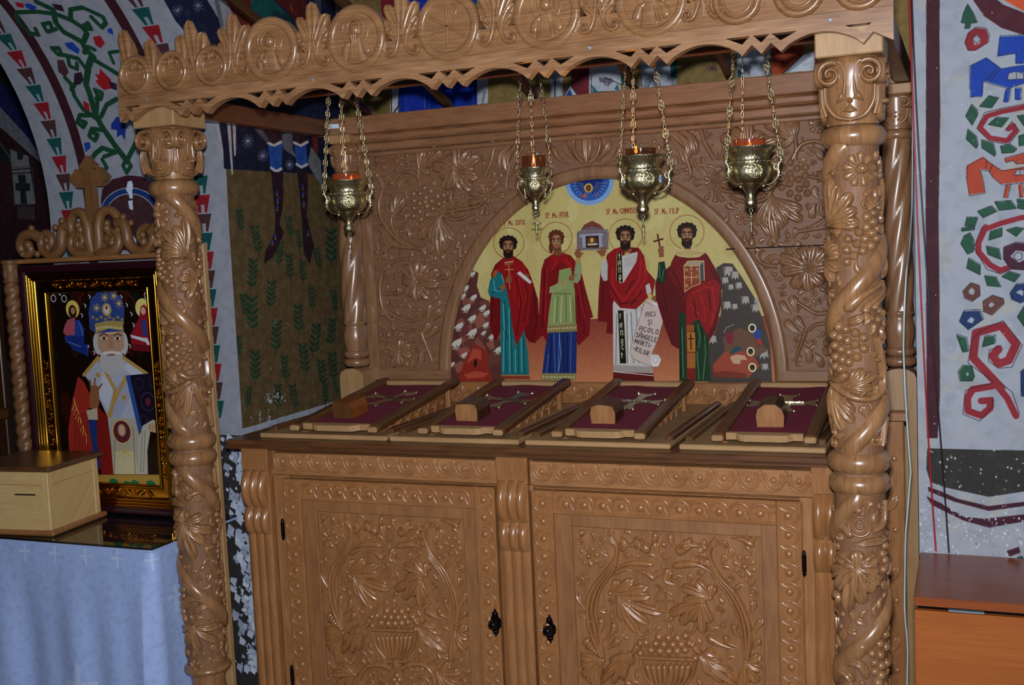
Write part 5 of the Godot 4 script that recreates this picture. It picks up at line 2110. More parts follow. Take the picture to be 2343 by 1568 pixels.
# ------------------------------------------------------------------ carving and painting, in millimetres on each board or wall
const DOORCUT := [
	[4,155,718,31,8,2,8],
	[4,569,719,32,8,5,8],
	[5,9,8,153,787,130,778],
	[5,8,8,535,790,566,788,596,773],
	[0,7,7,607,811,590,789,570,772],
	[1,6.5,4.5,9,181,445,155,507,146,572,162,628,199,676,229,716,236,751,220,776],
	[1,6.5,4.5,9,570,480,578,543,567,596,543,647,507,686,484,729,480,762,500,788],
	[1,4.9,4.5,7.4,185,445,167,509,158,573,174,629,208,676,232,717,233,751,217,769],
	[1,4.9,4.5,7.4,567,480,567,542,557,595,532,646,499,685,482,729,484,762,503,782],
	[1,3.5,4.5,6,188,445,177,510,169,574,184,629,217,677,234,717,230,751,215,761],
	[1,3.5,4.5,6,564,480,558,541,547,594,522,645,491,684,480,729,487,763,506,776],
	[7,195,761,13,12,0,4.5,9],
	[7,519,769,13,-12,31,4.5,9],
	[6,10,9,213,623,317,648,323,623,277,664,238,659],
	[6,10,9,236,614,355,579,316,546,285,520,251,547,279,596],
	[6,10,9,479,632,402,653,407,613,442,675,487,667],
	[6,10,9,461,620,370,576,398,551,426,562,458,532,479,563],
	[7,213,601,12,-12,10,4,9],
	[7,507,601,12,12,20,4,9],
	[1,5,3,7,277,540,293,516,315,525],
	[7,313,524,9,10,0,3,8],
	[7,417,532,9,-10,31,3,8],
	[1,5,3,7,442,555,429,533,417,532],
	[3,360,611,27,4,6],
	[1,2.6,2.6,5,361,635,360,588],
	[1,2.6,2.6,5,337,610,384,613],
	[5,13,11,259,752,293,759,327,744],
	[2,341,786,9,11],
	[5,8,11,323,752,336,770,342,785],
	[6,5,8,268,757,244,773,242,756,246,737],
	[6,6,13,310,756,281,775,285,758,298,772],
	[1,2,1.2,7,348,788,357,791],
	[5,13,11,465,765,428,765,394,742],
	[2,381,784,9,11],
	[5,8,11,397,753,385,769,380,783],
	[6,5,8,451,764,474,782,477,766,469,751],
	[6,6,13,407,758,437,784,436,768,424,779],
	[2,362,763,8,8],
	[5,8,7,203,667,248,699,292,708,336,707],
	[5,9,8,503,685,463,711,427,715,380,706],
	[5,8,8,282,688,312,684,337,667],
	[0,9,7,387,660,367,671,378,701],
	[5,6,8,282,682,257,691,221,673],
	[0,8,8,492,722,472,724,452,733],
	[3,129,649,10,4.5,7],
	[2,129,649,4,6],
	[3,589,655,11,4.5,7],
	[2,589,655,4.5,6],
	[0,7,6,146,563,129,592,115,615],
	[0,6,6,163,534,137,554,119,561],
	[0,7,6,577,596,590,618,586,634],
	[0,7,6,580,531,596,565,613,587],
	[5,10,9,165,487,180,523,186,554],
	[5,10,9,187,489,215,517,220,544],
	[5,10,9,195,468,218,483,232,502],
	[5,9,8,559,525,540,548,540,568],
	[5,9,8,551,507,523,517,515,537],
	[5,10,9,539,502,502,511,466,528],
	[2,340,514,10,10],
	[2,366,514,10,10],
	[2,390,516,10,10],
	[2,412,524,10,10],
	[2,331,495,10,10],
	[2,353,495,10,10],
	[2,377,497,10,10],
	[2,400,500,10,10],
	[2,318,476,10,10],
	[2,341,476,10,10],
	[2,365,478,10,10],
	[2,388,481,10,10],
	[2,409,486,10,10],
	[2,305,496,10,10],
	[2,422,505,10,10],
	[1,5,5,9,289,455,362,459,437,464],
	[2,289,466,9,11],
	[2,436,468,9,11],
	[5,7.5,9,329,369,315,402,306,440],
	[5,7.5,9,338,370,327,404,322,442],
	[5,7.5,9,347,371,340,405,338,443],
	[5,7.5,9,356,373,353,406,354,445],
	[5,7.5,9,365,374,370,408,371,447],
	[5,7.5,9,374,375,383,410,387,449],
	[5,7.5,9,383,376,395,411,403,450],
	[5,7.5,9,391,377,408,412,419,452],
	[1,5,4,8,289,451,298,409,327,374],
	[1,5,4,8,437,462,425,419,399,382],
	[1,11,11,9,363,373,362,348],
	[1,26,30,7,362,344,362,342],
	[1,6,6,8,335,362,390,368],
	[5,20,12,183,379,225,427,270,462],
	[5,10,12,252,443,274,471,286,490],
	[2,290,494,9,12],
	[1,2.2,1,8,296,493,308,485],
	[6,7,14,270,467,203,434,184,397,174,369,209,373,236,385],
	[5,20,12,536,418,497,460,452,481],
	[5,10,12,468,470,444,488,434,502],
	[2,429,504,9,12],
	[1,2.2,1,8,424,501,415,492],
	[6,7,14,452,483,509,466,533,443,540,410,508,411,479,425],
	[5,13,9,181,445,151,468,134,492],
	[1,1.4,1.4,12,138,466,157,495],
	[1,1.4,1.4,12,147,465,163,486],
	[1,1.4,1.4,12,157,463,168,478],
	[1,1.4,1.4,12,167,461,174,470],
	[6,9,8,185,436,117,412,118,438,138,365,121,381,159,332],
	[5,10,9,171,422,153,393,158,359],
	[6,9,8,566,471,606,492,607,455,572,414,597,417,551,378],
	[5,10,9,583,506,595,524,607,529],
	[1,8,5,9,345,341,311,350,263,340,231,301,234,254,272,237,304,263],
	[7,272,285,26,-13,0,6,10],
	[6,9,8,218,313,170,334,133,303,140,259,175,237],
	[4,173,175,30,8,2,8],
	[5,10,8,294,235,249,203,201,210],
	[5,10,8,335,301,329,262,341,224],
	[7,278,163,22,-12,0,5,9],
	[0,10,8,247,150,207,126,158,128],
	[1,8,5,9,379,345,413,362,459,363,487,333,482,285,443,259,415,277],
	[7,447,306,26,13,0,6,10],
	[6,9,8,500,347,545,377,577,356,568,313,535,284],
	[4,533,224,30,8,2,8],
	[5,10,8,422,252,463,232,509,251],
	[5,10,8,386,307,389,269,375,229],
	[7,433,185,22,12,0,5,9],
	[0,10,8,462,180,499,169,544,184],
	[2,361,322,10,9],
	[2,352,308,10,9],
	[2,369,310,10,9],
	[2,360,296,10,9],
	[4,357,200,28,8,0,8]]
const SPANDREL := [
	[4,-686,1877,30,6,3,9],
	[5,11,8,-728,1891,-748,1899,-763,1905],
	[5,12,8,-733,1875,-765,1874,-796,1880],
	[5,11,8,-726,1860,-750,1851,-766,1849],
	[6,14,11,-473,1819,-472,1910,-422,1885,-386,1864,-407,1821,-394,1790,-418,1745,-455,1751,-503,1754,-529,1755,-544,1803,-570,1839,-539,1853,-515,1872],
	[6,8,12,-473,1819,-445,1863,-428,1839,-442,1783,-472,1768,-509,1784,-522,1829,-497,1860],
	[6,9,9,-616,1835,-618,1899,-592,1911,-547,1914,-522,1892,-565,1859,-575,1819],
	[1,6,4,9,-616,1774,-620,1822,-610,1865,-571,1896,-533,1900],
	[5,7,9,-540,1904,-529,1900,-520,1889],
	[1,7,5,9,-608,1777,-636,1819,-682,1826,-722,1801],
	[5,9,9,-711,1800,-727,1795,-731,1785],
	[0,9,8,-652,1810,-684,1795,-701,1766],
	[7,-664,1797,14,-12,0,4,8],
	[2,-601,1768,10.5,10],
	[2,-579,1755,10.5,10],
	[2,-646,1750,10.5,10],
	[2,-621,1749,10.5,10],
	[2,-599,1734,10.5,10],
	[2,-553,1736,10.5,10],
	[2,-530,1738,10.5,10],
	[2,-507,1727,10.5,10],
	[2,-645,1725,10.5,10],
	[2,-625,1715,10.5,10],
	[2,-603,1719,10.5,10],
	[2,-577,1721,10.5,10],
	[2,-551,1709,10.5,10],
	[2,-528,1713,10.5,10],
	[2,-647,1699,10.5,10],
	[2,-597,1703,10.5,10],
	[2,-574,1694,10.5,10],
	[2,-626,1686,10.5,10],
	[2,-650,1672,10.5,10],
	[2,-622,1659,10.5,10],
	[2,-598,1674,10.5,10],
	[4,-360,1728,30,9,4,10],
	[0,9,8,-382,1726,-411,1738,-435,1739],
	[0,9,8,-380,1713,-409,1708,-441,1706],
	[0,9,8,-371,1746,-381,1763,-384,1773],
	[0,8,8,-345,1744,-326,1763,-318,1775],
	[0,9,8,-339,1724,-313,1726,-299,1718],
	[1,7,5,10,-545,1685,-518,1680,-470,1684,-425,1689,-395,1694,-376,1709],
	[1,6,5,10,-492,1753,-499,1723,-484,1695,-447,1683],
	[5,7,9,-468,1711,-471,1722,-473,1732],
	[5,8,9,-369,1699,-385,1673,-391,1660],
	[5,8,9,-362,1699,-367,1676,-366,1659],
	[5,7,9,-351,1698,-345,1681,-334,1671],
	[1,7,5,9,-368,1795,-340,1846,-327,1888,-294,1908],
	[5,10,9,-305,1906,-329,1911,-339,1895],
	[0,11,9,-255,1899,-299,1863,-309,1811],
	[0,11,9,-241,1894,-286,1845,-281,1799],
	[0,10,9,-224,1880,-265,1828,-282,1780],
	[1,7,4,9,-273,1825,-285,1786,-291,1754,-281,1734],
	[7,-380,1806,13,12,31,5,9],
	[1,9,5,10,-697,1576,-741,1616,-778,1670,-784,1722,-767,1770,-750,1799],
	[5,8,9,-769,1804,-784,1819,-787,1833],
	[0,9,9,-759,1783,-769,1804,-770,1821],
	[1,7,5,10,-666,1568,-711,1598,-736,1644,-729,1685,-697,1710,-657,1722],
	[7,-704,1742,12,14,0,4,8],
	[6,9,9,-726,1674,-759,1714,-734,1740,-709,1756,-679,1737],
	[7,-702,1621,26,-16,16,6,11],
	[0,9,9,-674,1641,-664,1613,-665,1592],
	[0,9,9,-685,1648,-672,1675,-682,1689],
	[6,9,8,-732,1578,-799,1650,-793,1615,-794,1594,-772,1566,-789,1549],
	[0,9,8,-620,1559,-693,1573,-763,1589],
	[1,6,5,9,-621,1556,-667,1561,-721,1567,-763,1579],
	[6,12,11,-542,1665,-636,1622,-636,1587,-610,1610,-574,1564,-554,1526,-525,1562,-494,1578,-538,1600,-589,1579],
	[1,7,5,10,-544,1689,-527,1664,-486,1652,-445,1660,-415,1675],
	[5,9,9,-515,1680,-500,1673,-497,1666],
	[4,-450,1606,24,5,3,9],
	[5,10,9,-475,1580,-484,1564,-486,1550],
	[5,11,9,-472,1563,-478,1537,-475,1516],
	[5,9,9,-454,1566,-455,1546,-456,1529],
	[5,10,9,-435,1636,-413,1641,-405,1654],
	[5,10,9,-406,1628,-403,1607,-393,1597],
	[0,9,9,-606,1535,-613,1556,-620,1566],
	[0,9,9,-554,1522,-542,1532,-532,1511],
	[6,15,11,-649,1440,-671,1515,-634,1514,-604,1499,-554,1479,-562,1433,-601,1379,-650,1370,-694,1390,-711,1447,-708,1498],
	[6,8,12,-649,1440,-626,1481,-596,1457,-615,1407,-672,1408,-684,1469],
	[1,8,6,10,-757,1302,-792,1350,-798,1421,-783,1482,-744,1513,-696,1525],
	[5,9,9,-763,1467,-767,1486,-755,1509],
	[7,-770,1448,13,-12,0,4,8],
	[1,6,5,9,-799,1402,-751,1401,-714,1405,-718,1423],
	[5,9,9,-736,1391,-724,1405,-729,1424],
	[1,7,5,9,-556,1451,-514,1459,-493,1486,-507,1509],
	[5,9,9,-512,1496,-502,1504,-484,1504],
	[0,9,8,-574,1479,-534,1478,-515,1441],
	[5,9,9,-776,1350,-798,1341,-788,1322],
	[5,9,9,-751,1311,-758,1288,-749,1269],
	[1,7,5,9,-771,1335,-735,1316,-678,1301,-635,1323,-603,1346],
	[0,10,8,-615,1305,-603,1337,-594,1360],
	[0,9,8,-595,1300,-573,1322,-561,1345],
	[7,-701,1268,14,12,0,5,9],
	[1,6,5,9,-758,1297,-722,1273,-670,1268,-644,1249],
	[6,11,9,-732,1193,-795,1217,-781,1179,-768,1132,-730,1136,-685,1179,-688,1217,-724,1240],
	[1,7,4,10,-639,1258,-630,1230,-612,1183,-603,1155],
	[0,10,9,-624,1239,-592,1262,-575,1285],
	[0,10,9,-639,1249,-617,1277,-605,1295],
	[0,9,9,-621,1207,-643,1183,-645,1146],
	[0,9,9,-654,1183,-676,1160,-683,1132],
	[0,12,8,-475,1716,-511,1705,-548,1684],
	[0,11,9,-544,1652,-552,1607,-558,1584],
	[0,11,9,-476,1617,-518,1582,-540,1542]]
const SPANTOP := [
	[1,7,5,9,-12,1814,-37,1840,-46,1880,-29,1908,-14,1897],
	[0,9,8,-38,1821,-68,1857,-82,1892],
	[5,10,9,-64,1813,-100,1835,-120,1876],
	[7,-76,1911,16,-12,16,5,9],
	[1,7,5,9,8,1813,35,1835,47,1873,33,1903,17,1894],
	[0,9,8,34,1816,66,1847,83,1880],
	[5,10,9,59,1804,95,1821,117,1858],
	[7,78,1899,16,12,16,5,9],
	[0,16,10,-2,1813,2,1857,2,1905]]
const COLTOP := [
	[4,18,1683,40,9,1,9],
	[2,22,1685,11,12],
	[6,10,9,-54,1567,-60,1674,-30,1653,-1,1635,10,1601,18,1570],
	[0,8,9,-55,1563,-23,1569,7,1553],
	[2,30,1580,9,9],
	[2,46,1568,9,9],
	[2,60,1553,9,9],
	[2,30,1557,9,9],
	[2,43,1544,9,9],
	[2,56,1532,9,9],
	[2,13,1547,9,9],
	[2,26,1532,9,9],
	[2,39,1516,9,9],
	[2,-9,1533,9,9],
	[2,8,1522,9,9],
	[2,20,1506,9,9],
	[2,-13,1509,9,9],
	[2,2,1496,9,9],
	[2,-13,1483,9,9],
	[7,29,1606,12,12,0,4,8],
	[0,8,8,32,1595,48,1609,62,1614],
	[5,11,10,-67,1556,-37,1550,-24,1543],
	[6,8,9,-81,1496,-51,1531,-38,1523,-27,1501,-30,1464,-50,1439],
	[5,6,8,-60,1677,-43,1683,-37,1673],
	[5,12,10,77,1437,16,1406,-19,1374],
	[5,9,10,91,1423,33,1389,20,1368],
	[5,8,9,91,1409,51,1390,41,1375],
	[7,28,1354,11,14,0,4,8],
	[0,8,8,25,1370,10,1357,-14,1347],
	[0,8,8,20,1343,27,1357,35,1361],
	[2,-36,1339,9.5,10],
	[2,-18,1334,9.5,10],
	[2,2,1326,9.5,10],
	[2,19,1315,9.5,10],
	[2,-52,1319,9.5,10],
	[2,-33,1315,9.5,10],
	[2,-15,1309,9.5,10],
	[2,1,1301,9.5,10],
	[2,19,1291,9.5,10],
	[2,-50,1296,9.5,10],
	[2,-31,1289,9.5,10],
	[2,-12,1283,9.5,10],
	[2,5,1272,9.5,10],
	[2,-49,1271,9.5,10],
	[2,-28,1266,9.5,10],
	[2,-13,1261,9.5,10],
	[2,-47,1249,9.5,10],
	[2,-33,1245,9.5,10],
	[1,9,5,11,-43,1207,-4,1183,35,1180,65,1206,64,1253,49,1314],
	[5,10,11,-81,1223,-39,1219,-13,1238],
	[6,8,9,-13,1206,18,1248,43,1236,38,1205,6,1246],
	[6,8,9,-51,1207,-81,1127,-30,1104,-1,1147,-3,1123,-58,1164],
	[7,43,1085,15,-13,0,5,9],
	[1,6,5,8,80,1132,70,1103,59,1069]]
const COLLOW := [
	[3,4,890,11,4,8],
	[3,4,890,22,4.5,9],
	[5,9,9,-33,936,-6,929,9,926],
	[5,8,9,15,908,22,937,32,943],
	[5,9,9,-81,891,-31,882,-10,864],
	[1,6,4,8,31,879,61,895,69,944],
	[7,-47,856,11,12,0,4,8],
	[0,8,8,-10,849,21,854,60,856],
	[6,11,10,-3,799,-54,818,-81,764,-54,733,-25,689,9,711,32,739,50,758,44,793,41,825,-4,835],
	[6,6,11,-3,799,-32,801,-29,751,-6,733,19,763,20,818],
	[2,60,856,8.5,9],
	[2,69,839,8.5,9],
	[2,59,823,8.5,9],
	[2,68,806,8.5,9],
	[2,61,786,8.5,9],
	[2,41,644,9.5,9.5],
	[2,66,634,9.5,9.5],
	[2,27,624,9.5,9.5],
	[2,45,617,9.5,9.5],
	[2,68,604,9.5,9.5],
	[2,26,597,9.5,9.5],
	[2,47,591,9.5,9.5],
	[2,31,575,9.5,9.5],
	[2,49,565,9.5,9.5],
	[2,70,566,9.5,9.5],
	[2,31,554,9.5,9.5],
	[2,48,543,9.5,9.5],
	[2,39,527,9.5,9.5],
	[5,12,10,-81,560,-18,595,14,621],
	[0,8,9,-81,553,-30,547,-16,525],
	[0,8,9,-81,560,-5,575,13,536],
	[5,9,9,-81,682,-54,714,-81,719],
	[6,9,9,-7,490,-81,484,-68,437,-18,413,21,432,42,474],
	[7,32,506,14,12,0,5,9],
	[4,1,361,28,9,0,8]]
func art_icon(p: Painter) -> void:
	p.P("c6b673", [0, 0, 1180, 0, 1180, 690, 0, 690])
	p.specks(1,60,["c2b16c","cabb79","beac68","cdbe7e"],60,230,1120,670,14,40,true)
	for i in 26:
		p.P(Color("8a3c2c").lerp(Color("c07850"), i / 25.0).to_html(false), [0, 0, 1180, 0, 1180, 215 - i * 8, 0, 215 - i * 8])
	p.E("7ea6d6",559,675,85.4,80.5)
	p.E("2c55a4",559,675,69.4,65.4)
	p.E("14286c",559,675,47.5,44.8)
	p.L("9db8dc",1.1,[581,667,622,664])
	p.L("9db8dc",1.1,[580,662,619,652])
	p.L("9db8dc",1.1,[578,658,613,641])
	p.L("9db8dc",1.1,[575,655,605,631])
	p.L("9db8dc",1.1,[571,652,594,624])
	p.L("9db8dc",1.1,[567,650,583,618])
	p.L("9db8dc",1.1,[563,649,570,615])
	p.L("9db8dc",1.1,[558,649,556,614])
	p.L("9db8dc",1.1,[553,650,543,616])
	p.L("9db8dc",1.1,[549,651,531,621])
	p.L("9db8dc",1.1,[545,654,519,628])
	p.L("9db8dc",1.1,[541,657,510,637])
	p.L("9db8dc",1.1,[538,661,502,648])
	p.L("9db8dc",1.1,[537,665,497,660])
	p.L("9db8dc",1.1,[536,669,495,672])
	p.E("c9a650",555,652,15.5,15.5)
	p.E("3a2014",555,651,8.7,10.4)
	p.E("7c4c30",555,650,5.5,7.3)
	p.P("2f5aa8",[532,625,544,637,566,635,579,619,561,612,543,614])
	p.P("a85a60",[527,625,539,636,550,632,545,617])
	p.E("8a5a3c",529,627,5.5,3.5)
	p.E("8a5a3c",582,626,6.4,2.6)
	p.P("5c342e",[-1,-3,6,124,38,235,70,308,100,358,120,394,141,382,132,339,145,297,175,285,189,237,200,168,216,131,214,-2])
	p.P("884c40",[95,115,127,125,146,101,105,78])
	p.P("884c40",[47,212,67,231,87,204,62,177])
	p.P("884c40",[58,167,74,183,96,159,66,126])
	p.P("884c40",[134,209,152,221,178,190,152,187])
	p.P("884c40",[72,285,88,300,121,278,81,261])
	p.P("884c40",[105,136,127,161,157,116,129,112])
	p.P("884c40",[80,192,108,210,105,181,97,169])
	p.P("74403a",[69,160,87,179,103,142,92,142])
	p.P("74403a",[124,253,149,272,174,244,142,214])
	p.P("74403a",[115,197,146,220,162,192,120,171])
	p.P("74403a",[34,116,63,126,76,92,51,87])
	p.P("74403a",[135,280,164,289,182,274,158,255])
	p.P("74403a",[62,169,93,188,103,159,82,143])
	p.P("74403a",[154,233,189,252,206,224,159,202])
	p.P("6a3a34",[56,187,83,211,100,176,64,159])
	p.P("6a3a34",[107,241,133,259,141,235,113,204])
	p.P("6a3a34",[69,139,100,153,117,137,74,103])
	p.P("6a3a34",[166,93,182,109,213,75,180,67])
	p.P("6a3a34",[145,85,165,96,198,67,149,52])
	p.P("6a3a34",[119,187,140,212,174,182,142,145])
	p.P("6a3a34",[142,234,163,255,178,229,147,203])
	p.P("925548",[110,218,141,245,162,213,130,186])
	p.P("925548",[156,134,186,151,189,120,172,111])
	p.P("925548",[57,107,90,121,102,92,72,83])
	p.P("925548",[48,52,73,76,98,36,68,23])
	p.P("925548",[45,117,80,127,94,108,60,82])
	p.P("925548",[98,55,122,72,153,45,107,19])
	p.P("925548",[28,60,62,77,63,41,40,28])
	p.P("cbc5b8",[103,375,114,385,128,390,129,382,122,373,119,378,115,371,111,376])
	p.P("9a8a7c",[111,376,115,371,119,378,122,373,121,368,108,369])
	p.P("cbc5b8",[70,324,83,336,100,343,101,333,93,322,89,328,84,320,80,326])
	p.P("9a8a7c",[80,326,84,320,89,328,93,322,91,316,76,317])
	p.P("cbc5b8",[60,298,72,309,87,315,88,306,81,296,77,301,72,293,68,299])
	p.P("9a8a7c",[68,299,72,293,77,301,81,296,79,290,65,291])
	p.P("cbc5b8",[99,291,112,304,129,310,130,300,122,290,117,295,112,287,108,293])
	p.P("9a8a7c",[108,293,112,287,117,295,122,290,120,283,105,284])
	p.P("cbc5b8",[65,254,81,269,103,277,104,265,94,251,88,258,82,248,77,255])
	p.P("9a8a7c",[77,255,82,248,88,258,94,251,91,243,72,245])
	p.P("cbc5b8",[132,254,145,266,162,273,163,263,155,252,150,258,146,250,141,255])
	p.P("9a8a7c",[141,255,146,250,150,258,155,252,153,245,138,247])
	p.P("cbc5b8",[87,217,102,231,122,239,123,227,114,215,109,221,103,212,98,218])
	p.P("9a8a7c",[98,218,103,212,109,221,114,215,112,207,94,209])
	p.P("cbc5b8",[34,189,50,205,71,213,73,201,62,187,57,194,51,184,45,191])
	p.P("9a8a7c",[45,191,51,184,57,194,62,187,60,178,41,180])
	p.P("cbc5b8",[81,164,99,182,123,191,124,178,113,162,107,170,100,158,94,166])
	p.P("9a8a7c",[94,166,100,158,107,170,113,162,110,152,89,154])
	p.P("cbc5b8",[146,235,159,248,176,254,177,244,169,234,165,239,160,231,155,237])
	p.P("9a8a7c",[155,237,160,231,165,239,169,234,167,227,152,228])
	p.P("cbc5b8",[143,195,155,206,170,212,171,203,164,193,160,198,155,191,151,196])
	p.P("9a8a7c",[151,196,155,191,160,198,164,193,162,187,148,188])
	p.P("cbc5b8",[15,126,35,146,63,157,64,142,51,124,44,133,36,120,30,129])
	p.P("9a8a7c",[30,129,36,120,44,133,51,124,48,113,24,115])
	p.P("cbc5b8",[162,152,175,165,191,171,192,162,184,151,180,156,175,148,171,154])
	p.P("9a8a7c",[171,154,175,148,180,156,184,151,183,144,168,145])
	p.P("cbc5b8",[182,105,197,120,216,127,217,116,208,103,203,110,198,100,193,107])
	p.P("9a8a7c",[193,107,198,100,203,110,208,103,206,95,189,97])
	p.P("cbc5b8",[54,89,66,100,81,107,82,98,75,88,71,93,66,85,62,90])
	p.P("9a8a7c",[62,90,66,85,71,93,75,88,73,81,59,83])
	p.P("cbc5b8",[9,58,18,67,31,72,32,65,26,56,23,61,19,54,16,59])
	p.P("9a8a7c",[16,59,19,54,23,61,26,56,24,51,13,52])
	p.P("cbc5b8",[137,168,146,177,159,182,159,175,153,167,150,171,147,165,143,169])
	p.P("9a8a7c",[143,169,147,165,150,171,153,167,152,162,141,163])
	p.P("8e2c20",[37,-3,61,53,84,100,116,134,160,109,162,58,179,-2])
	p.P("b04a36",[77,63,105,118,135,113,138,76,113,86])
	p.P("b04a36",[64,25,111,39,161,30,140,16,79,11])
	p.P("2a100c",[105,67,116,84,120,63,109,49])
	p.P("443c36",[939,2,938,126,963,163,984,222,990,298,973,372,999,387,1026,384,1056,338,1093,274,1112,220,1137,128,1142,3])
	p.P("aaa49a",[993,375,1025,374,1028,345,1019,353,1014,340,1009,353,999,343])
	p.P("6c645c",[993,375,1004,374,999,343])
	p.P("aaa49a",[987,341,1010,341,1012,321,1005,326,1001,317,998,326,991,319])
	p.P("6c645c",[987,341,995,341,991,319])
	p.P("aaa49a",[1017,359,1043,358,1045,335,1038,341,1034,331,1029,341,1022,332])
	p.P("6c645c",[1017,359,1026,359,1022,332])
	p.P("aaa49a",[1030,323,1053,323,1055,303,1049,308,1045,299,1041,308,1035,301])
	p.P("6c645c",[1030,323,1038,323,1035,301])
	p.P("aaa49a",[1007,318,1026,318,1028,301,1023,305,1019,298,1016,305,1011,299])
	p.P("6c645c",[1007,318,1014,318,1011,299])
	p.P("aaa49a",[1048,279,1074,278,1076,255,1069,261,1065,251,1061,261,1053,252])
	p.P("6c645c",[1048,279,1057,279,1053,252])
	p.P("aaa49a",[1018,255,1037,255,1039,238,1033,242,1030,235,1027,242,1022,236])
	p.P("6c645c",[1018,255,1024,255,1022,236])
	p.P("aaa49a",[1080,253,1106,252,1109,229,1102,235,1097,225,1093,235,1085,227])
	p.P("6c645c",[1080,253,1089,253,1085,227])
	p.P("aaa49a",[989,263,1015,263,1018,239,1010,245,1006,235,1002,245,994,237])
	p.P("6c645c",[989,263,998,263,994,237])
	p.P("aaa49a",[1089,270,1108,270,1109,253,1104,257,1101,250,1098,258,1093,251])
	p.P("6c645c",[1089,270,1095,270,1093,251])
	p.P("aaa49a",[939,154,966,154,968,130,961,136,956,126,952,136,944,128])
	p.P("6c645c",[939,154,948,154,944,128])
	p.P("aaa49a",[1099,108,1129,108,1132,81,1124,88,1118,76,1114,88,1105,78])
	p.P("6c645c",[1099,108,1109,108,1105,78])
	p.P("aaa49a",[1106,63,1129,63,1131,43,1125,48,1121,39,1117,48,1111,40])
	p.P("6c645c",[1106,63,1114,63,1111,40])
	p.P("6b4a38",[988,146,1039,179,1088,162,1128,103,1078,78,995,95])
	p.P("9c4630",[953,59,991,100,1037,108,1090,82,1103,53,1064,17,984,34,955,36])
	p.P("7a3224",[955,36,993,40,1060,32,1064,17,954,19])
	p.P("c8a080",[1009,85,1032,93,1057,89,1065,74,1045,76,1040,61,1019,64])
	p.P("1f4a52",[1005,91,1023,116,1042,120,1050,108,1024,97])
	p.P("7c2438",[997,163,1014,167,1024,150,1017,125,1002,129])
	p.E("5a3620",1016,169,6.7,7.6)
	p.L("9a9a94",2.1,[992,163,1001,180,1025,190])
	p.P("24468c",[1080,175,1097,187,1111,166,1108,141,1092,141])
	p.P("a8342a",[1090,141,1108,143,1116,120,1100,124])
	p.E("4a2c1c",1109,178,7.4,8.3)
	p.L("6a3020",3.7,[1094,139,1100,120,1104,124,1116,120])
	p.E("e2dcae",1083,177,12.8,14.6)
	p.E("4c2c1a",1083,177,8.3,10)
	p.E("2c1a10",1083,179,6.6,5)
	p.E("e2dcae",1076,102,12.8,14.7)
	p.E("4c2c1a",1076,102,8.3,10.1)
	p.E("2c1a10",1076,105,6.6,5)
	p.E("e2dcae",1080,51,12.9,14.7)
	p.E("4c2c1a",1080,51,8.3,10.1)
	p.E("2c1a10",1080,53,6.6,5)
	p.O("8c3018",1.8,259,482,57,52.5)
	p.P("6e0d12",[235,431,205,409,188,378,188,328,179,283,175,196,191,143,207,163,229,209,287,190,319,140,343,135,358,211,359,283,343,342,328,387,303,419,275,437])
	p.P("1d6e74",[198,373,219,390,240,376,248,331,262,281,260,190,268,122,302,199,314,85,314,24,210,23,212,145,219,291,179,299,173,317,183,356])
	p.L("0d4248",3.3,[233,282,239,213,230,122,230,30])
	p.L("0d4248",3.3,[255,236,253,145,250,30])
	p.L("0d4248",3.3,[280,149,275,30])
	p.L("0d4248",3.3,[300,153,297,30])
	p.L("0d4248",3.3,[188,310,221,327,241,349])
	p.L("0d4248",3.3,[221,191,241,154])
	p.L("5fb8b4",2.8,[229,273,228,191,217,35])
	p.L("5fb8b4",2.8,[249,254,247,145,243,35])
	p.L("5fb8b4",2.8,[266,113,263,35])
	p.L("5fb8b4",2.8,[290,153,287,35])
	p.L("5fb8b4",2.8,[197,355,200,319,220,318])
	p.L("5fb8b4",2.8,[228,372,236,345])
	p.P("8f1216",[241,434,275,437,308,415,330,378,340,337,330,266,320,207,270,127,260,186,254,267,243,327,230,377,204,391])
	p.L("a81a1c",4.2,[269,425,292,388,294,325,285,253])
	p.L("a81a1c",4.2,[249,408,271,353,273,281])
	p.L("a81a1c",4.2,[307,401,319,351,313,280])
	p.L("4e080c",3.7,[281,362,296,280,274,167])
	p.L("4e080c",3.7,[314,352,322,297,303,208])
	p.L("4e080c",3.8,[190,301,182,210])
	p.L("4e080c",3.7,[346,315,349,211,334,153])
	p.P("a0522c",[191,373,202,391,216,390,202,362])
	p.P("a0522c",[218,332,236,343,240,331,225,316])
	p.P("98462a",[240,415,274,420,273,409,241,403])
	p.L("d8c8b0",2.4,[241,415,273,419])
	p.L("c8a060",2.3,[256,407,256,324])
	p.L("c8a060",2.4,[241,391,273,391])
	p.E("8a5636",253,353,11.7,8.7)
	p.L("8a5636",4.3,[247,356,249,366])
	p.L("8a5636",4.3,[251,356,253,367])
	p.L("8a5636",4.3,[255,356,258,367])
	p.L("8a5636",4.3,[259,355,263,365])
	p.E("8a5636",317,358,11.6,8.6)
	p.L("8a5636",4.2,[311,361,313,370])
	p.L("8a5636",4.2,[315,360,318,372])
	p.L("8a5636",4.2,[319,360,322,372])
	p.L("8a5636",4.2,[323,360,327,370])
	p.P("d0ccc8",[284,377,297,384,339,346,331,339])
	p.P("8a3a20",[209,25,316,25,316,5,208,5])
	p.L("d0b070",1.9,[209,24,315,24])
	p.L("d0b070",1.9,[209,7,315,8])
	p.E("20130e",258,484,30.6,22.9)
	p.E("20130e",234,478,9.1,16.4)
	p.E("20130e",280,476,9,16.3)
	p.E("20130e",286,484,7,6.5)
	p.E("20130e",282,493,7,6.5)
	p.E("20130e",272,500,7,6.5)
	p.E("20130e",259,503,7,6.5)
	p.E("20130e",244,501,7,6.5)
	p.E("20130e",234,495,7.1,6.5)
	p.E("20130e",230,486,7.1,6.5)
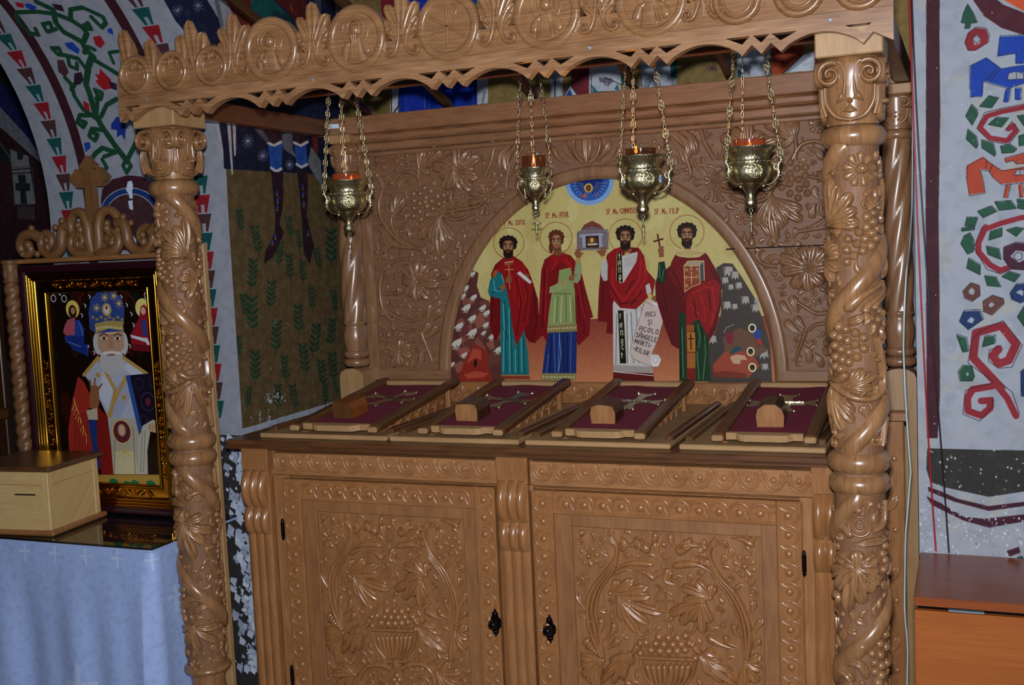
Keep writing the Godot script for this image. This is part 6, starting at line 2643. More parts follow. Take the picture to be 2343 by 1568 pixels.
	p.E("3a2014",257,470,21.6,29.4)
	p.E("7c4a2c",257,470,19.6,26.8)
	p.P("20130e",[236,481,243,491,258,492,273,490,279,479,277,501,240,502])
	p.E("20130e",256,445,18.6,16.4)
	p.P("20130e",[235,468,242,456,270,455,278,466,271,442,241,443])
	p.E("7c4a2c",257,463,12.6,13.1)
	p.L("20130e",4.1,[246,455,256,457,267,454])
	p.L("8c4030",2.4,[252,452,261,452])
	p.E("a87850",258,484,11.5,4.6)
	p.E("b0845c",246,466,4.5,4.6)
	p.E("b0845c",267,465,4.5,4.6)
	p.L("c09a70",3.4,[257,479,257,463])
	p.L("5a3420",1.7,[260,475,260,462])
	p.E("d8d0c4",248,473,5.3,2.5)
	p.E("140c08",248,473,2.8,2.6)
	p.L("20120c",2.7,[254,477,247,480,240,477])
	p.L("4a2a18",1.4,[252,469,243,469])
	p.E("d8d0c4",267,472,5.3,2.4)
	p.E("140c08",267,472,2.8,2.6)
	p.L("20120c",2.7,[261,477,268,479,274,476])
	p.L("4a2a18",1.4,[262,468,271,468])
	p.O("8c3018",1.8,433,491,57.4,53.7)
	p.P("7a0f14",[416,437,389,421,375,385,365,296,356,207,342,139,371,162,390,125,412,188,478,187,497,125,538,160,543,217,554,221,530,319,515,390,484,430,456,440])
	p.L("4c080c",4.1,[388,385,378,278,369,189])
	p.L("4c080c",4.1,[513,346,523,248,519,164])
	p.L("4c080c",4.1,[502,293,507,204])
	p.L("a41a1e",4.1,[397,385,389,296,380,211])
	p.L("a41a1e",4.1,[504,355,515,275,526,209])
	p.L("a41a1e",4.2,[376,323,364,234])
	p.P("1b2c68",[395,184,495,182,485,24,361,24,378,121])
	p.L("3f62a8",3.7,[411,166,410,31])
	p.L("3f62a8",3.7,[431,170,420,31])
	p.L("3f62a8",3.7,[473,169,465,31])
	p.L("3f62a8",3.7,[389,98,377,31])
	p.L("0c1438",3.7,[445,170,443,26])
	p.L("0c1438",3.7,[402,161,391,31])
	p.L("0c1438",3.7,[459,165,453,31])
	p.L("7c9cc8",2.3,[430,165,433,98,422,35])
	p.P("8c9a5c",[440,383,482,391,493,311,491,205,494,174,387,175,396,242,411,313,407,327,433,339])
	p.L("b8c08a",3.7,[421,286,413,206])
	p.L("b8c08a",3.7,[445,294,437,206])
	p.L("b8c08a",3.6,[474,294,475,209])
	p.L("5c6a3a",3.2,[431,295,423,206])
	p.L("5c6a3a",3.2,[460,303,458,205])
	p.L("5c6a3a",3.2,[485,285,484,205])
	p.L("5c6a3a",3.2,[417,304,479,302])
	p.P("8a7a4a",[388,195,495,200,495,174,386,170])
	p.P("8a7f50",[362,31,485,31,484,6,359,6])
	p.E("d0c490",393,183,2.4,3.6)
	p.E("d0c490",403,183,2.4,3.6)
	p.E("d0c490",412,184,2.4,3.6)
	p.E("d0c490",422,184,2.4,3.6)
	p.E("d0c490",431,185,2.4,3.6)
	p.E("d0c490",441,185,2.4,3.6)
	p.E("d0c490",450,185,2.4,3.6)
	p.E("d0c490",460,186,2.4,3.6)
	p.E("d0c490",469,186,2.3,3.6)
	p.E("d0c490",478,187,2.3,3.6)
	p.E("d0c490",488,187,2.3,3.6)
	p.E("d0c490",366,18,2.4,4.1)
	p.E("d0c490",377,18,2.4,4.1)
	p.E("d0c490",387,18,2.4,4.1)
	p.E("d0c490",397,18,2.4,4.1)
	p.E("d0c490",407,18,2.4,4.1)
	p.E("d0c490",417,18,2.4,4.1)
	p.E("d0c490",427,18,2.4,4.1)
	p.E("d0c490",437,18,2.4,4.1)
	p.E("d0c490",447,18,2.4,4.1)
	p.E("d0c490",457,18,2.4,4)
	p.E("d0c490",466,18,2.4,4)
	p.E("d0c490",476,18,2.4,4)
	p.P("94a068",[399,305,404,327,448,343,462,347,466,329,432,313])
	p.P("8c9a6c",[494,381,502,416,518,416,521,381,513,346,499,335,487,342])
	p.P("a89050",[498,416,518,420,519,403,499,399])
	p.P("a89050",[443,343,457,347,461,330,447,325])
	p.E("8a5636",483,353,10.3,7.8)
	p.L("8a5636",3.8,[478,355,479,364])
	p.L("8a5636",3.8,[481,355,484,366])
	p.L("8a5636",3.8,[485,355,488,365])
	p.L("8a5636",3.8,[488,355,492,364])
	p.L("8a5636",4.1,[486,360,502,364])
	p.P("8f1216",[414,435,461,440,488,417,496,381,459,400,446,418,421,393,393,385])
	p.L("b42024",3.7,[423,424,436,410,412,384])
	p.L("b42024",3.6,[460,422,483,395])
	p.E("8f1216",446,418,15,10.6)
	p.P("7a4a2c",[425,463,450,462,452,436,437,430,421,437])
	p.E("5c2f18",434,495,25.7,23.1)
	p.E("5c2f18",415,488,7.6,16.5)
	p.E("5c2f18",453,486,7.6,16.5)
	p.E("5c2f18",458,494,5.9,6.6)
	p.E("5c2f18",455,504,5.9,6.6)
	p.E("5c2f18",447,511,5.9,6.6)
	p.E("5c2f18",435,514,5.9,6.6)
	p.E("5c2f18",423,512,5.9,6.6)
	p.E("5c2f18",414,506,5.9,6.6)
	p.E("5c2f18",411,497,5.9,6.6)
	p.E("3a2014",434,480,18.1,29.7)
	p.E("98643c",434,481,16.4,27)
	p.P("5c2f18",[416,491,422,502,435,502,447,501,452,490,451,511,419,513])
	p.L("9c4838",2.7,[429,464,437,463])
	p.E("a87850",434,495,9.7,4.6)
	p.E("b0845c",425,476,3.8,4.6)
	p.E("b0845c",442,475,3.8,4.6)
	p.L("c09a70",2.9,[434,489,434,473])
	p.L("5a3420",1.4,[437,486,436,472])
	p.E("d8d0c4",426,483,4.4,2.5)
	p.E("140c08",426,483,2.3,2.6)
	p.L("20120c",2.7,[431,487,425,490,420,487])
	p.L("4a2a18",1.4,[429,479,422,479])
	p.E("d8d0c4",442,482,4.4,2.5)
	p.E("140c08",442,482,2.3,2.6)
	p.L("20120c",2.7,[437,487,443,490,448,486])
	p.L("4a2a18",1.4,[438,479,445,478])
	p.E("5c2f18",414,459,8.5,17.7)
	p.P("6c5f66",[506,445,508,506,522,512,535,531,563,543,592,528,605,510,616,514,617,447])
	p.P("7a3c34",[522,514,535,531,563,543,592,528,605,512,562,525])
	p.E("978a90",516,511,3.2,2.2)
	p.E("978a90",526,511,3.2,2.2)
	p.E("978a90",536,510,3.2,2.2)
	p.E("978a90",545,510,3.2,2.2)
	p.E("978a90",555,509,3.2,2.2)
	p.E("978a90",565,509,3.2,2.2)
	p.E("978a90",574,509,3.2,2.2)
	p.E("978a90",584,508,3.2,2.2)
	p.E("978a90",593,508,3.2,2.2)
	p.E("978a90",603,507,3.2,2.2)
	p.E("978a90",612,507,3.2,2.2)
	p.E("978a90",520,503,3.2,2.2)
	p.E("978a90",530,503,3.2,2.2)
	p.E("978a90",539,502,3.2,2.2)
	p.E("978a90",549,502,3.2,2.2)
	p.E("978a90",559,501,3.2,2.2)
	p.E("978a90",568,501,3.2,2.2)
	p.E("978a90",578,501,3.2,2.2)
	p.E("978a90",587,500,3.2,2.2)
	p.E("978a90",597,500,3.2,2.2)
	p.E("978a90",607,499,3.2,2.2)
	p.E("978a90",616,499,3.2,2.2)
	p.E("978a90",516,496,3.2,2.2)
	p.E("978a90",525,495,3.2,2.2)
	p.E("978a90",535,495,3.2,2.2)
	p.E("978a90",545,494,3.2,2.2)
	p.E("978a90",554,494,3.2,2.2)
	p.E("978a90",564,493,3.2,2.2)
	p.E("978a90",573,493,3.2,2.2)
	p.E("978a90",583,492,3.2,2.2)
	p.E("978a90",593,492,3.2,2.2)
	p.E("978a90",602,492,3.2,2.2)
	p.E("978a90",612,491,3.2,2.2)
	p.E("978a90",519,487,3.2,2.2)
	p.E("978a90",529,487,3.2,2.2)
	p.E("978a90",539,487,3.2,2.2)
	p.E("978a90",548,486,3.2,2.2)
	p.E("978a90",558,486,3.2,2.2)
	p.E("978a90",568,485,3.2,2.2)
	p.E("978a90",577,485,3.2,2.2)
	p.E("978a90",587,484,3.2,2.2)
	p.E("978a90",596,484,3.2,2.2)
	p.E("978a90",606,484,3.2,2.2)
	p.E("978a90",615,483,3.2,2.2)
	p.E("978a90",515,480,3.2,2.2)
	p.E("978a90",525,479,3.2,2.2)
	p.E("978a90",534,479,3.2,2.2)
	p.E("978a90",544,479,3.2,2.2)
	p.E("978a90",554,478,3.2,2.2)
	p.E("978a90",563,478,3.2,2.2)
	p.E("978a90",573,477,3.2,2.2)
	p.E("978a90",582,477,3.2,2.2)
	p.E("978a90",592,476,3.2,2.2)
	p.E("978a90",602,476,3.2,2.2)
	p.E("978a90",611,476,3.2,2.2)
	p.E("978a90",519,472,3.2,2.2)
	p.E("978a90",528,471,3.2,2.2)
	p.E("978a90",538,471,3.2,2.2)
	p.E("978a90",548,471,3.2,2.2)
	p.E("978a90",557,470,3.2,2.2)
	p.E("978a90",567,470,3.2,2.2)
	p.E("978a90",577,469,3.2,2.2)
	p.E("978a90",586,469,3.2,2.2)
	p.E("978a90",596,468,3.2,2.2)
	p.E("978a90",605,468,3.2,2.2)
	p.E("978a90",615,468,3.2,2.2)
	p.E("978a90",514,464,3.2,2.2)
	p.E("978a90",524,464,3.2,2.2)
	p.E("978a90",534,463,3.2,2.2)
	p.E("978a90",543,463,3.2,2.2)
	p.E("978a90",553,462,3.2,2.2)
	p.E("978a90",563,462,3.2,2.2)
	p.E("978a90",572,462,3.2,2.2)
	p.E("978a90",582,461,3.2,2.2)
	p.E("978a90",591,461,3.2,2.2)
	p.E("978a90",601,460,3.2,2.2)
	p.E("978a90",610,460,3.2,2.2)
	p.E("978a90",518,456,3.2,2.2)
	p.E("978a90",528,456,3.2,2.2)
	p.E("978a90",538,455,3.2,2.2)
	p.E("978a90",547,455,3.2,2.2)
	p.E("978a90",557,454,3.2,2.2)
	p.E("978a90",566,454,3.2,2.2)
	p.E("978a90",576,454,3.2,2.2)
	p.E("978a90",586,453,3.2,2.2)
	p.E("978a90",595,453,3.2,2.2)
	p.E("978a90",605,452,3.2,2.2)
	p.E("978a90",614,452,3.2,2.2)
	p.E("978a90",514,448,3.2,2.2)
	p.E("978a90",523,448,3.2,2.2)
	p.E("978a90",533,448,3.2,2.2)
	p.E("978a90",543,447,3.2,2.2)
	p.E("978a90",552,447,3.2,2.2)
	p.E("978a90",562,446,3.2,2.2)
	p.E("978a90",572,446,3.2,2.2)
	p.E("978a90",581,446,3.2,2.2)
	p.E("978a90",591,445,3.2,2.2)
	p.E("978a90",600,445,3.2,2.2)
	p.E("978a90",610,444,3.2,2.2)
	p.P("98a4b0",[519,499,600,500,599,491,519,489])
	p.P("98a4b0",[526,492,538,493,538,455,527,455])
	p.P("98a4b0",[584,492,594,493,596,455,584,455])
	p.P("3c1812",[538,493,584,493,584,453,538,454])
	p.L("b88a50",1.3,[560,477,579,474])
	p.L("b88a50",1.3,[560,477,576,465])
	p.L("b88a50",1.3,[560,477,569,460])
	p.L("b88a50",1.3,[560,477,559,458])
	p.L("b88a50",1.3,[560,477,550,460])
	p.L("b88a50",1.3,[560,477,543,467])
	p.L("b88a50",1.3,[560,477,541,475])
	p.L("b88a50",1.3,[560,477,544,483])
	p.L("b88a50",1.3,[560,477,551,489])
	p.L("b88a50",1.3,[560,477,561,491])
	p.L("b88a50",1.3,[560,477,570,488])
	p.L("b88a50",1.3,[560,477,577,482])
	p.P("d8b84c",[555,485,566,485,563,472,556,471])
	p.P("c8c0b0",[544,467,578,468,579,462,544,462])
	p.E("8a5636",508,436,12.1,9.1)
	p.L("8a5636",4.5,[502,438,503,449])
	p.L("8a5636",4.5,[506,438,508,450])
	p.L("8a5636",4.5,[510,438,513,450])
	p.L("8a5636",4.4,[514,438,518,448])
	p.E("8a5636",597,439,11.8,9)
	p.L("8a5636",4.4,[592,441,593,452])
	p.L("8a5636",4.4,[595,441,598,453])
	p.L("8a5636",4.4,[599,441,603,453])
	p.L("8a5636",4.4,[603,441,607,451])
	p.P("8a5636",[501,438,531,439,516,420,501,421])
	p.P("8a5636",[572,442,607,449,604,426,592,422])
	p.O("8c3018",1.7,676,488,57.3,55)
	p.P("6e0d12",[612,430,587,378,578,317,569,208,603,203,597,168,622,163,626,273,759,282,772,338,744,373,729,434,720,446,667,453])
	p.P("c4c0bc",[664,423,715,434,718,374,748,347,759,287,723,275,733,184,751,58,756,20,617,20,624,264,653,315,642,377])
	p.L("77716f",2.7,[672,228,668,66])
	p.L("77716f",2.6,[686,236,689,66])
	p.L("77716f",2.6,[704,245,707,66])
	p.L("77716f",2.6,[722,253,724,184])
	p.L("77716f",2.7,[636,229,627,62])
	p.L("e6e2dc",2.7,[679,237,675,66])
	p.L("e6e2dc",2.6,[713,236,717,97])
	p.L("e6e2dc",2.7,[663,237,658,66])
	p.P("a49890",[618,60,753,53,754,31,617,36])
	p.P("5c1410",[617,36,754,31,758,4,615,7])
	p.L("e6e2dc",2.2,[617,37,753,24])
	p.P("b8b2ac",[668,415,711,430,716,391,669,384])
	p.P("8f1216",[612,430,635,446,658,452,650,350,663,332,710,400,720,445,737,420,744,373,769,334,759,295,704,245,650,250,616,290,614,360])
	p.L("b41e20",4.9,[628,377,626,325,660,276])
	p.L("b41e20",4.8,[728,412,717,340,665,276])
	p.L("b41e20",4.8,[744,356,706,288])
	p.L("b41e20",4.8,[736,391,739,356])
	p.L("4e080c",4,[617,325,651,263,705,271])
	p.L("4e080c",4,[699,340,670,298])
	p.L("4e080c",3.9,[724,305,687,258])
	p.L("4e080c",4,[596,361,587,252])
	p.P("0c120c",[647,433,662,434,662,333,641,342])
	p.P("0c120c",[641,243,661,242,664,64,641,64])
	p.C("c8b878",1.3,[641,243,661,242,664,64,641,64])
	p.L("c8b878",1.3,[646,433,640,342])
	p.L("c8b878",1.3,[662,434,662,335])
	p.T("e0d8a8", 2.2, 650, 414, 16.4, "+", 0.55)
	p.T("e0d8a8", 2.2, 649, 391, 16.4, "A", 0.55)
	p.T("e0d8a8", 2.2, 649, 368, 16.5, "Q", 0.55)
	p.T("e0d8a8", 2.2, 649, 344, 16.5, "O", 0.55)
	p.T("e0d8a8", 2.2, 650, 333, 16.5, "C", 0.55)
	p.T("e0d8a8", 2.2, 645, 215, 16.6, "+", 0.55)
	p.T("e0d8a8", 2.2, 646, 183, 16.6, "A", 0.55)
	p.T("e0d8a8", 2.2, 648, 159, 16.6, "Q", 0.55)
	p.T("e0d8a8", 2.2, 648, 130, 16.7, "O", 0.55)
	p.T("e0d8a8", 2.2, 649, 111, 16.7, "C", 0.55)
	p.T("e0d8a8", 2.2, 646, 84, 16.7, "+", 0.55)
	p.P("b8b4b0",[588,396,593,422,607,423,612,395,609,343,595,341,587,361])
	p.P("c8b070",[589,422,608,425,608,410,590,408])
	p.P("c8b070",[742,296,755,302,760,282,748,278])
	p.P("c0bcb8",[738,322,752,330,759,300,742,294])
	p.E("8a5636",765,272,11.5,8.9)
	p.L("8a5636",4.3,[759,274,761,284])
	p.L("8a5636",4.3,[763,274,766,286])
	p.L("8a5636",4.3,[767,274,770,286])
	p.L("8a5636",4.3,[771,274,775,284])
	p.P("cdb9ae",[736,270,759,276,803,234,793,200,776,148,752,97,761,97,779,88,782,70,773,53,751,53,689,79,677,101,684,128,702,180,722,236])
	p.P("dcd6d0",[758,265,780,267,823,247,823,232,810,230,766,248])
	p.P("e0dcd8",[752,94,774,94,784,77,775,55,755,53,748,71])
	p.C("6a5048",1.3,[736,270,722,236,702,180,684,128,677,101,689,79,751,53,773,53,782,73,774,94,752,94,776,148,803,234])
	p.O("8a7468",1.3,764,77,8,10.4)
	p.T("1a1210", 1.9, 736, 219, 15.6, "AICI", 0.713, Vector2(0.999, 0.053))
	p.T("1a1210", 1.9, 743, 193, 15.6, "sI", 0.713, Vector2(0.993, 0.117))
	p.T("1a1210", 2, 711, 174, 15.7, "ACOLO", 0.828, Vector2(0.978, -0.210))
	p.T("1a1210", 2, 699, 153, 15.7, "SaNGELE", 0.644, Vector2(0.963, -0.268))
	p.T("1a1210", 2, 693, 132, 15.7, "MARTI-", 0.69, Vector2(0.958, -0.287))
	p.T("1a1210", 2, 688, 109, 15.7, "-RILOR", 0.69, Vector2(0.931, -0.366))
	p.P("c8a868",[670,427,689,446,696,439,677,421])
	p.P("7c4a2c",[665,462,690,465,693,435,671,432])
	p.E("20130e",676,497,29.3,23.7)
	p.E("20130e",654,491,8.7,17)
	p.E("20130e",698,489,8.6,16.9)
	p.E("20130e",703,497,6.7,6.8)
	p.E("20130e",700,507,6.7,6.8)
	p.E("20130e",690,514,6.7,6.8)
	p.E("20130e",677,517,6.7,6.8)
	p.E("20130e",664,515,6.7,6.8)
	p.E("20130e",653,509,6.8,6.8)
	p.E("20130e",649,500,6.8,6.8)
	p.E("3a2014",676,482,20.7,30.6)
	p.E("7c4a2c",676,483,18.8,27.8)
	p.P("20130e",[656,494,662,505,677,505,691,503,697,492,695,514,659,516])
	p.E("20130e",675,457,17.8,17)
	p.P("20130e",[655,481,662,468,688,467,696,479,689,454,660,455])
	p.E("7c4a2c",676,476,12,13.6)
	p.L("20130e",4.2,[665,467,675,470,685,466])
	p.L("8c4030",2.4,[671,464,679,464])
	p.E("a87850",676,497,11.1,4.7)
	p.E("b0845c",665,478,4.3,4.8)
	p.E("b0845c",686,477,4.3,4.7)
	p.L("c09a70",3.3,[676,492,676,475])
	p.L("5a3420",1.6,[679,488,679,474])
	p.E("d8d0c4",667,486,5.1,2.5)
	p.E("140c08",667,486,2.7,2.7)
	p.L("20120c",2.8,[673,490,666,493,660,490])
	p.L("4a2a18",1.4,[671,481,662,482])
	p.E("d8d0c4",685,485,5,2.5)
	p.E("140c08",685,485,2.6,2.7)
	p.L("20120c",2.8,[679,490,686,492,692,488])
	p.L("4a2a18",1.4,[681,481,689,480])
	p.O("8c3018",1.7,882,490,56.1,55)
	p.P("5c0d10",[847,425,828,387,806,371,783,359,771,329,772,278,799,183,819,126,843,111,869,190,917,198,941,130,968,180,987,256,989,331,969,374,945,417,920,434,877,443])
	p.P("16361e",[847,233,922,206,941,138,943,5,842,5])
	p.L("4c7a50",3.4,[908,190,915,147,903,96,907,10])
	p.L("4c7a50",3.4,[929,155,931,96,920,10])
	p.L("4c7a50",3.4,[856,182,855,19])
	p.L("0a180e",3.4,[899,177,906,104])
	p.L("0a180e",3.4,[921,181,928,130])
	p.L("0a180e",3.4,[850,199,847,19])
	p.P("7c1c14",[869,192,896,192,896,8,867,8])
	p.P("b07028",[871,167,899,166,898,102,871,102])
	p.P("98501c",[870,190,896,191,896,169,871,169])
	p.P("98501c",[871,99,898,99,897,48,870,48])
	p.L("3c0f0a",3.9,[884,160,884,109])
	p.L("3c0f0a",3.9,[876,145,894,145])
	p.E("c89048",872,94,1.7,1.7)
	p.E("c89048",879,94,1.7,1.7)
	p.E("c89048",886,94,1.7,1.7)
	p.E("c89048",893,94,1.7,1.7)
	p.E("c89048",872,89,1.7,1.7)
	p.E("c89048",879,89,1.7,1.7)
	p.E("c89048",886,89,1.7,1.7)
	p.E("c89048",893,89,1.7,1.7)
	p.E("c89048",872,84,1.7,1.7)
	p.E("c89048",879,84,1.7,1.7)
	p.E("c89048",886,84,1.7,1.7)
	p.E("c89048",893,84,1.7,1.7)
	p.E("c89048",872,78,1.7,1.7)
	p.E("c89048",879,78,1.7,1.7)
	p.E("c89048",886,78,1.7,1.7)
	p.E("c89048",893,78,1.7,1.7)
	p.E("c89048",872,73,1.7,1.7)
	p.E("c89048",879,73,1.7,1.7)
	p.E("c89048",886,73,1.7,1.7)
	p.E("c89048",892,73,1.7,1.7)
	p.E("c89048",872,68,1.7,1.7)
	p.E("c89048",879,68,1.7,1.7)
	p.E("c89048",885,68,1.7,1.7)
	p.E("c89048",892,68,1.7,1.7)
	p.E("c89048",871,63,1.7,1.7)
	p.E("c89048",878,63,1.7,1.7)
	p.E("c89048",885,63,1.7,1.7)
	p.E("c89048",892,63,1.7,1.7)
	p.E("c89048",871,58,1.7,1.7)
	p.E("c89048",878,58,1.7,1.7)
	p.E("c89048",885,58,1.7,1.7)
	p.E("c89048",892,58,1.7,1.7)
	p.E("c89048",871,53,1.7,1.7)
	p.E("c89048",878,53,1.7,1.7)
	p.E("c89048",885,53,1.7,1.7)
	p.E("c89048",892,53,1.7,1.7)
	p.P("14301c",[779,346,785,397,805,401,809,371,807,337,796,326,780,333])
	p.L("4a7450",3,[789,389,787,346])
	p.L("4a7450",3,[801,371,794,337])
	p.P("72100f",[842,421,876,402,936,417,961,374,976,340,942,333,882,301,867,259,847,310,814,354,828,396])
	p.P("8c1414",[872,267,881,296,917,325,968,336,986,315,978,256,959,189,937,155,913,209,869,186])
	p.L("b01c1c",4.3,[894,292,937,312,967,307])
	p.L("b01c1c",4.3,[884,258,913,224])
	p.L("b01c1c",4.2,[959,307,965,240,951,189])
	p.L("b01c1c",4.2,[920,287,935,232,930,198])
	p.L("420708",3.9,[864,284,848,336,828,370])
	p.L("420708",3.8,[946,299,952,240])
	p.L("420708",3.8,[898,266,905,215])
	p.L("420708",3.9,[795,312,810,225])
	p.L("420708",3.8,[956,366,972,340])
	p.P("c8b074",[838,421,860,437,877,443,903,444,924,436,939,421,919,408,885,407,855,412])
	p.L("8c6a34",1.3,[843,422,851,425])
	p.L("8c6a34",1.3,[850,421,857,426])
	p.L("8c6a34",1.3,[858,420,863,427])
	p.L("8c6a34",1.3,[865,419,869,428])
	p.L("8c6a34",1.3,[872,418,875,429])
	p.L("8c6a34",1.3,[880,417,881,430])
	p.L("8c6a34",1.3,[887,416,887,431])
	p.L("8c6a34",1.3,[894,416,893,429])
	p.L("8c6a34",1.3,[901,417,899,428])
	p.L("8c6a34",1.3,[909,417,905,426])
	p.L("8c6a34",1.3,[916,418,911,425])
	p.L("8c6a34",1.3,[923,418,917,423])
	p.L("8c6a34",1.3,[931,419,923,422])
	p.P("a8957c",[869,384,882,397,934,396,923,380])
	p.P("484a54",[920,380,934,395,934,333,920,329])
	p.P("8c3a24",[869,382,920,381,920,323,891,313,869,298])
	p.C("dcc888",2.1,[869,382,920,381,920,323,891,313,869,298])
	p.L("dcc888",2.1,[869,382,882,397,934,396,934,333])
	p.L("dcc888",2.1,[893,362,892,322])
	p.L("dcc888",2.1,[881,345,907,344])
	p.O("dcc888",1.7,874,345,3.9,3.8)
	p.O("dcc888",1.7,911,346,3.8,3.8)
	p.O("dcc888",1.7,892,373,3.9,3.8)
	p.O("dcc888",1.7,877,369,3.9,3.8)
	p.O("dcc888",1.7,912,370,3.8,3.8)
	p.O("dcc888",1.7,876,318,3.9,3.8)
	p.L("b87850",0.9,[876,331,886,368])
	p.L("b87850",0.9,[882,331,891,368])
	p.L("b87850",0.9,[888,332,897,368])
	p.L("b87850",0.9,[894,333,903,368])
	p.L("b87850",0.9,[900,333,908,368])
	p.L("b87850",0.8,[906,334,914,367])
	p.L("b87850",0.8,[912,335,919,367])
	p.L("54120c",5.2,[785,487,791,448])
	p.L("54120c",5.2,[772,465,802,472])
	p.E("8a5636",794,435,10.5,8.2)
	p.L("8a5636",3.9,[789,438,790,447])
	p.L("8a5636",3.9,[792,437,794,448])
	p.L("8a5636",3.9,[796,437,799,448])
	p.L("8a5636",3.9,[799,437,803,446])
	p.P("8a5636",[786,436,803,437,804,414,788,412])
	p.P("d0b070",[788,412,805,414,805,399,788,397])
	p.P("7c4a2c",[871,453,893,452,894,435,873,436])
	p.E("26140e",883,497,29.3,23.8)
	p.E("26140e",860,490,8.7,17.1)
	p.E("26140e",904,488,8.6,17)
	p.E("26140e",909,496,6.7,6.8)
	p.E("26140e",906,506,6.7,6.8)
	p.E("26140e",897,513,6.7,6.8)
	p.E("26140e",883,516,6.7,6.8)
	p.E("26140e",870,514,6.7,6.8)
	p.E("26140e",860,508,6.7,6.8)
	p.E("26140e",856,499,6.8,6.8)
	p.E("3a2014",882,482,20.6,30.7)
	p.E("7c4a2c",882,482,18.7,28)
	p.P("26140e",[862,493,868,504,883,505,897,503,903,492,901,514,865,516])
	p.E("26140e",881,456,17.8,17.1)
	p.P("26140e",[862,480,868,468,895,466,902,478,896,453,867,454])
	p.E("7c4a2c",882,475,12,13.6)
	p.L("26140e",4.1,[872,466,882,469,892,465])
	p.L("8c4030",2.4,[877,463,886,463])
	p.E("a87850",883,497,11,4.8)
	p.E("b0845c",872,477,4.3,4.8)
	p.E("b0845c",892,476,4.3,4.8)
	p.L("c09a70",3.3,[882,491,883,474])
	p.L("5a3420",1.7,[885,487,885,474])
	p.E("d8d0c4",873,485,5,2.6)
	p.E("140c08",873,485,2.6,2.7)
	p.L("20120c",2.8,[879,489,872,492,866,489])
	p.L("4a2a18",1.4,[877,480,869,481])
	p.E("d8d0c4",891,484,5,2.6)
	p.E("140c08",891,484,2.6,2.7)
	p.L("20120c",2.8,[885,489,892,491,899,488])
	p.L("4a2a18",1.4,[887,480,895,480])
	p.T("8c2818", 2.2, 246, 542, 16.1, "F. Mc. ZOTIC", 0.5)
	p.T("8c2818", 2.2, 398, 560, 16.7, "SF. Mc. ATAL", 0.5)
	p.T("8c2818", 2.2, 613, 561, 17.2, "SF. Mc. CAMASIS", 0.46)
	p.T("8c2818", 2.1, 777, 552, 17.8, "SF. Mc. FILIP", 0.46)
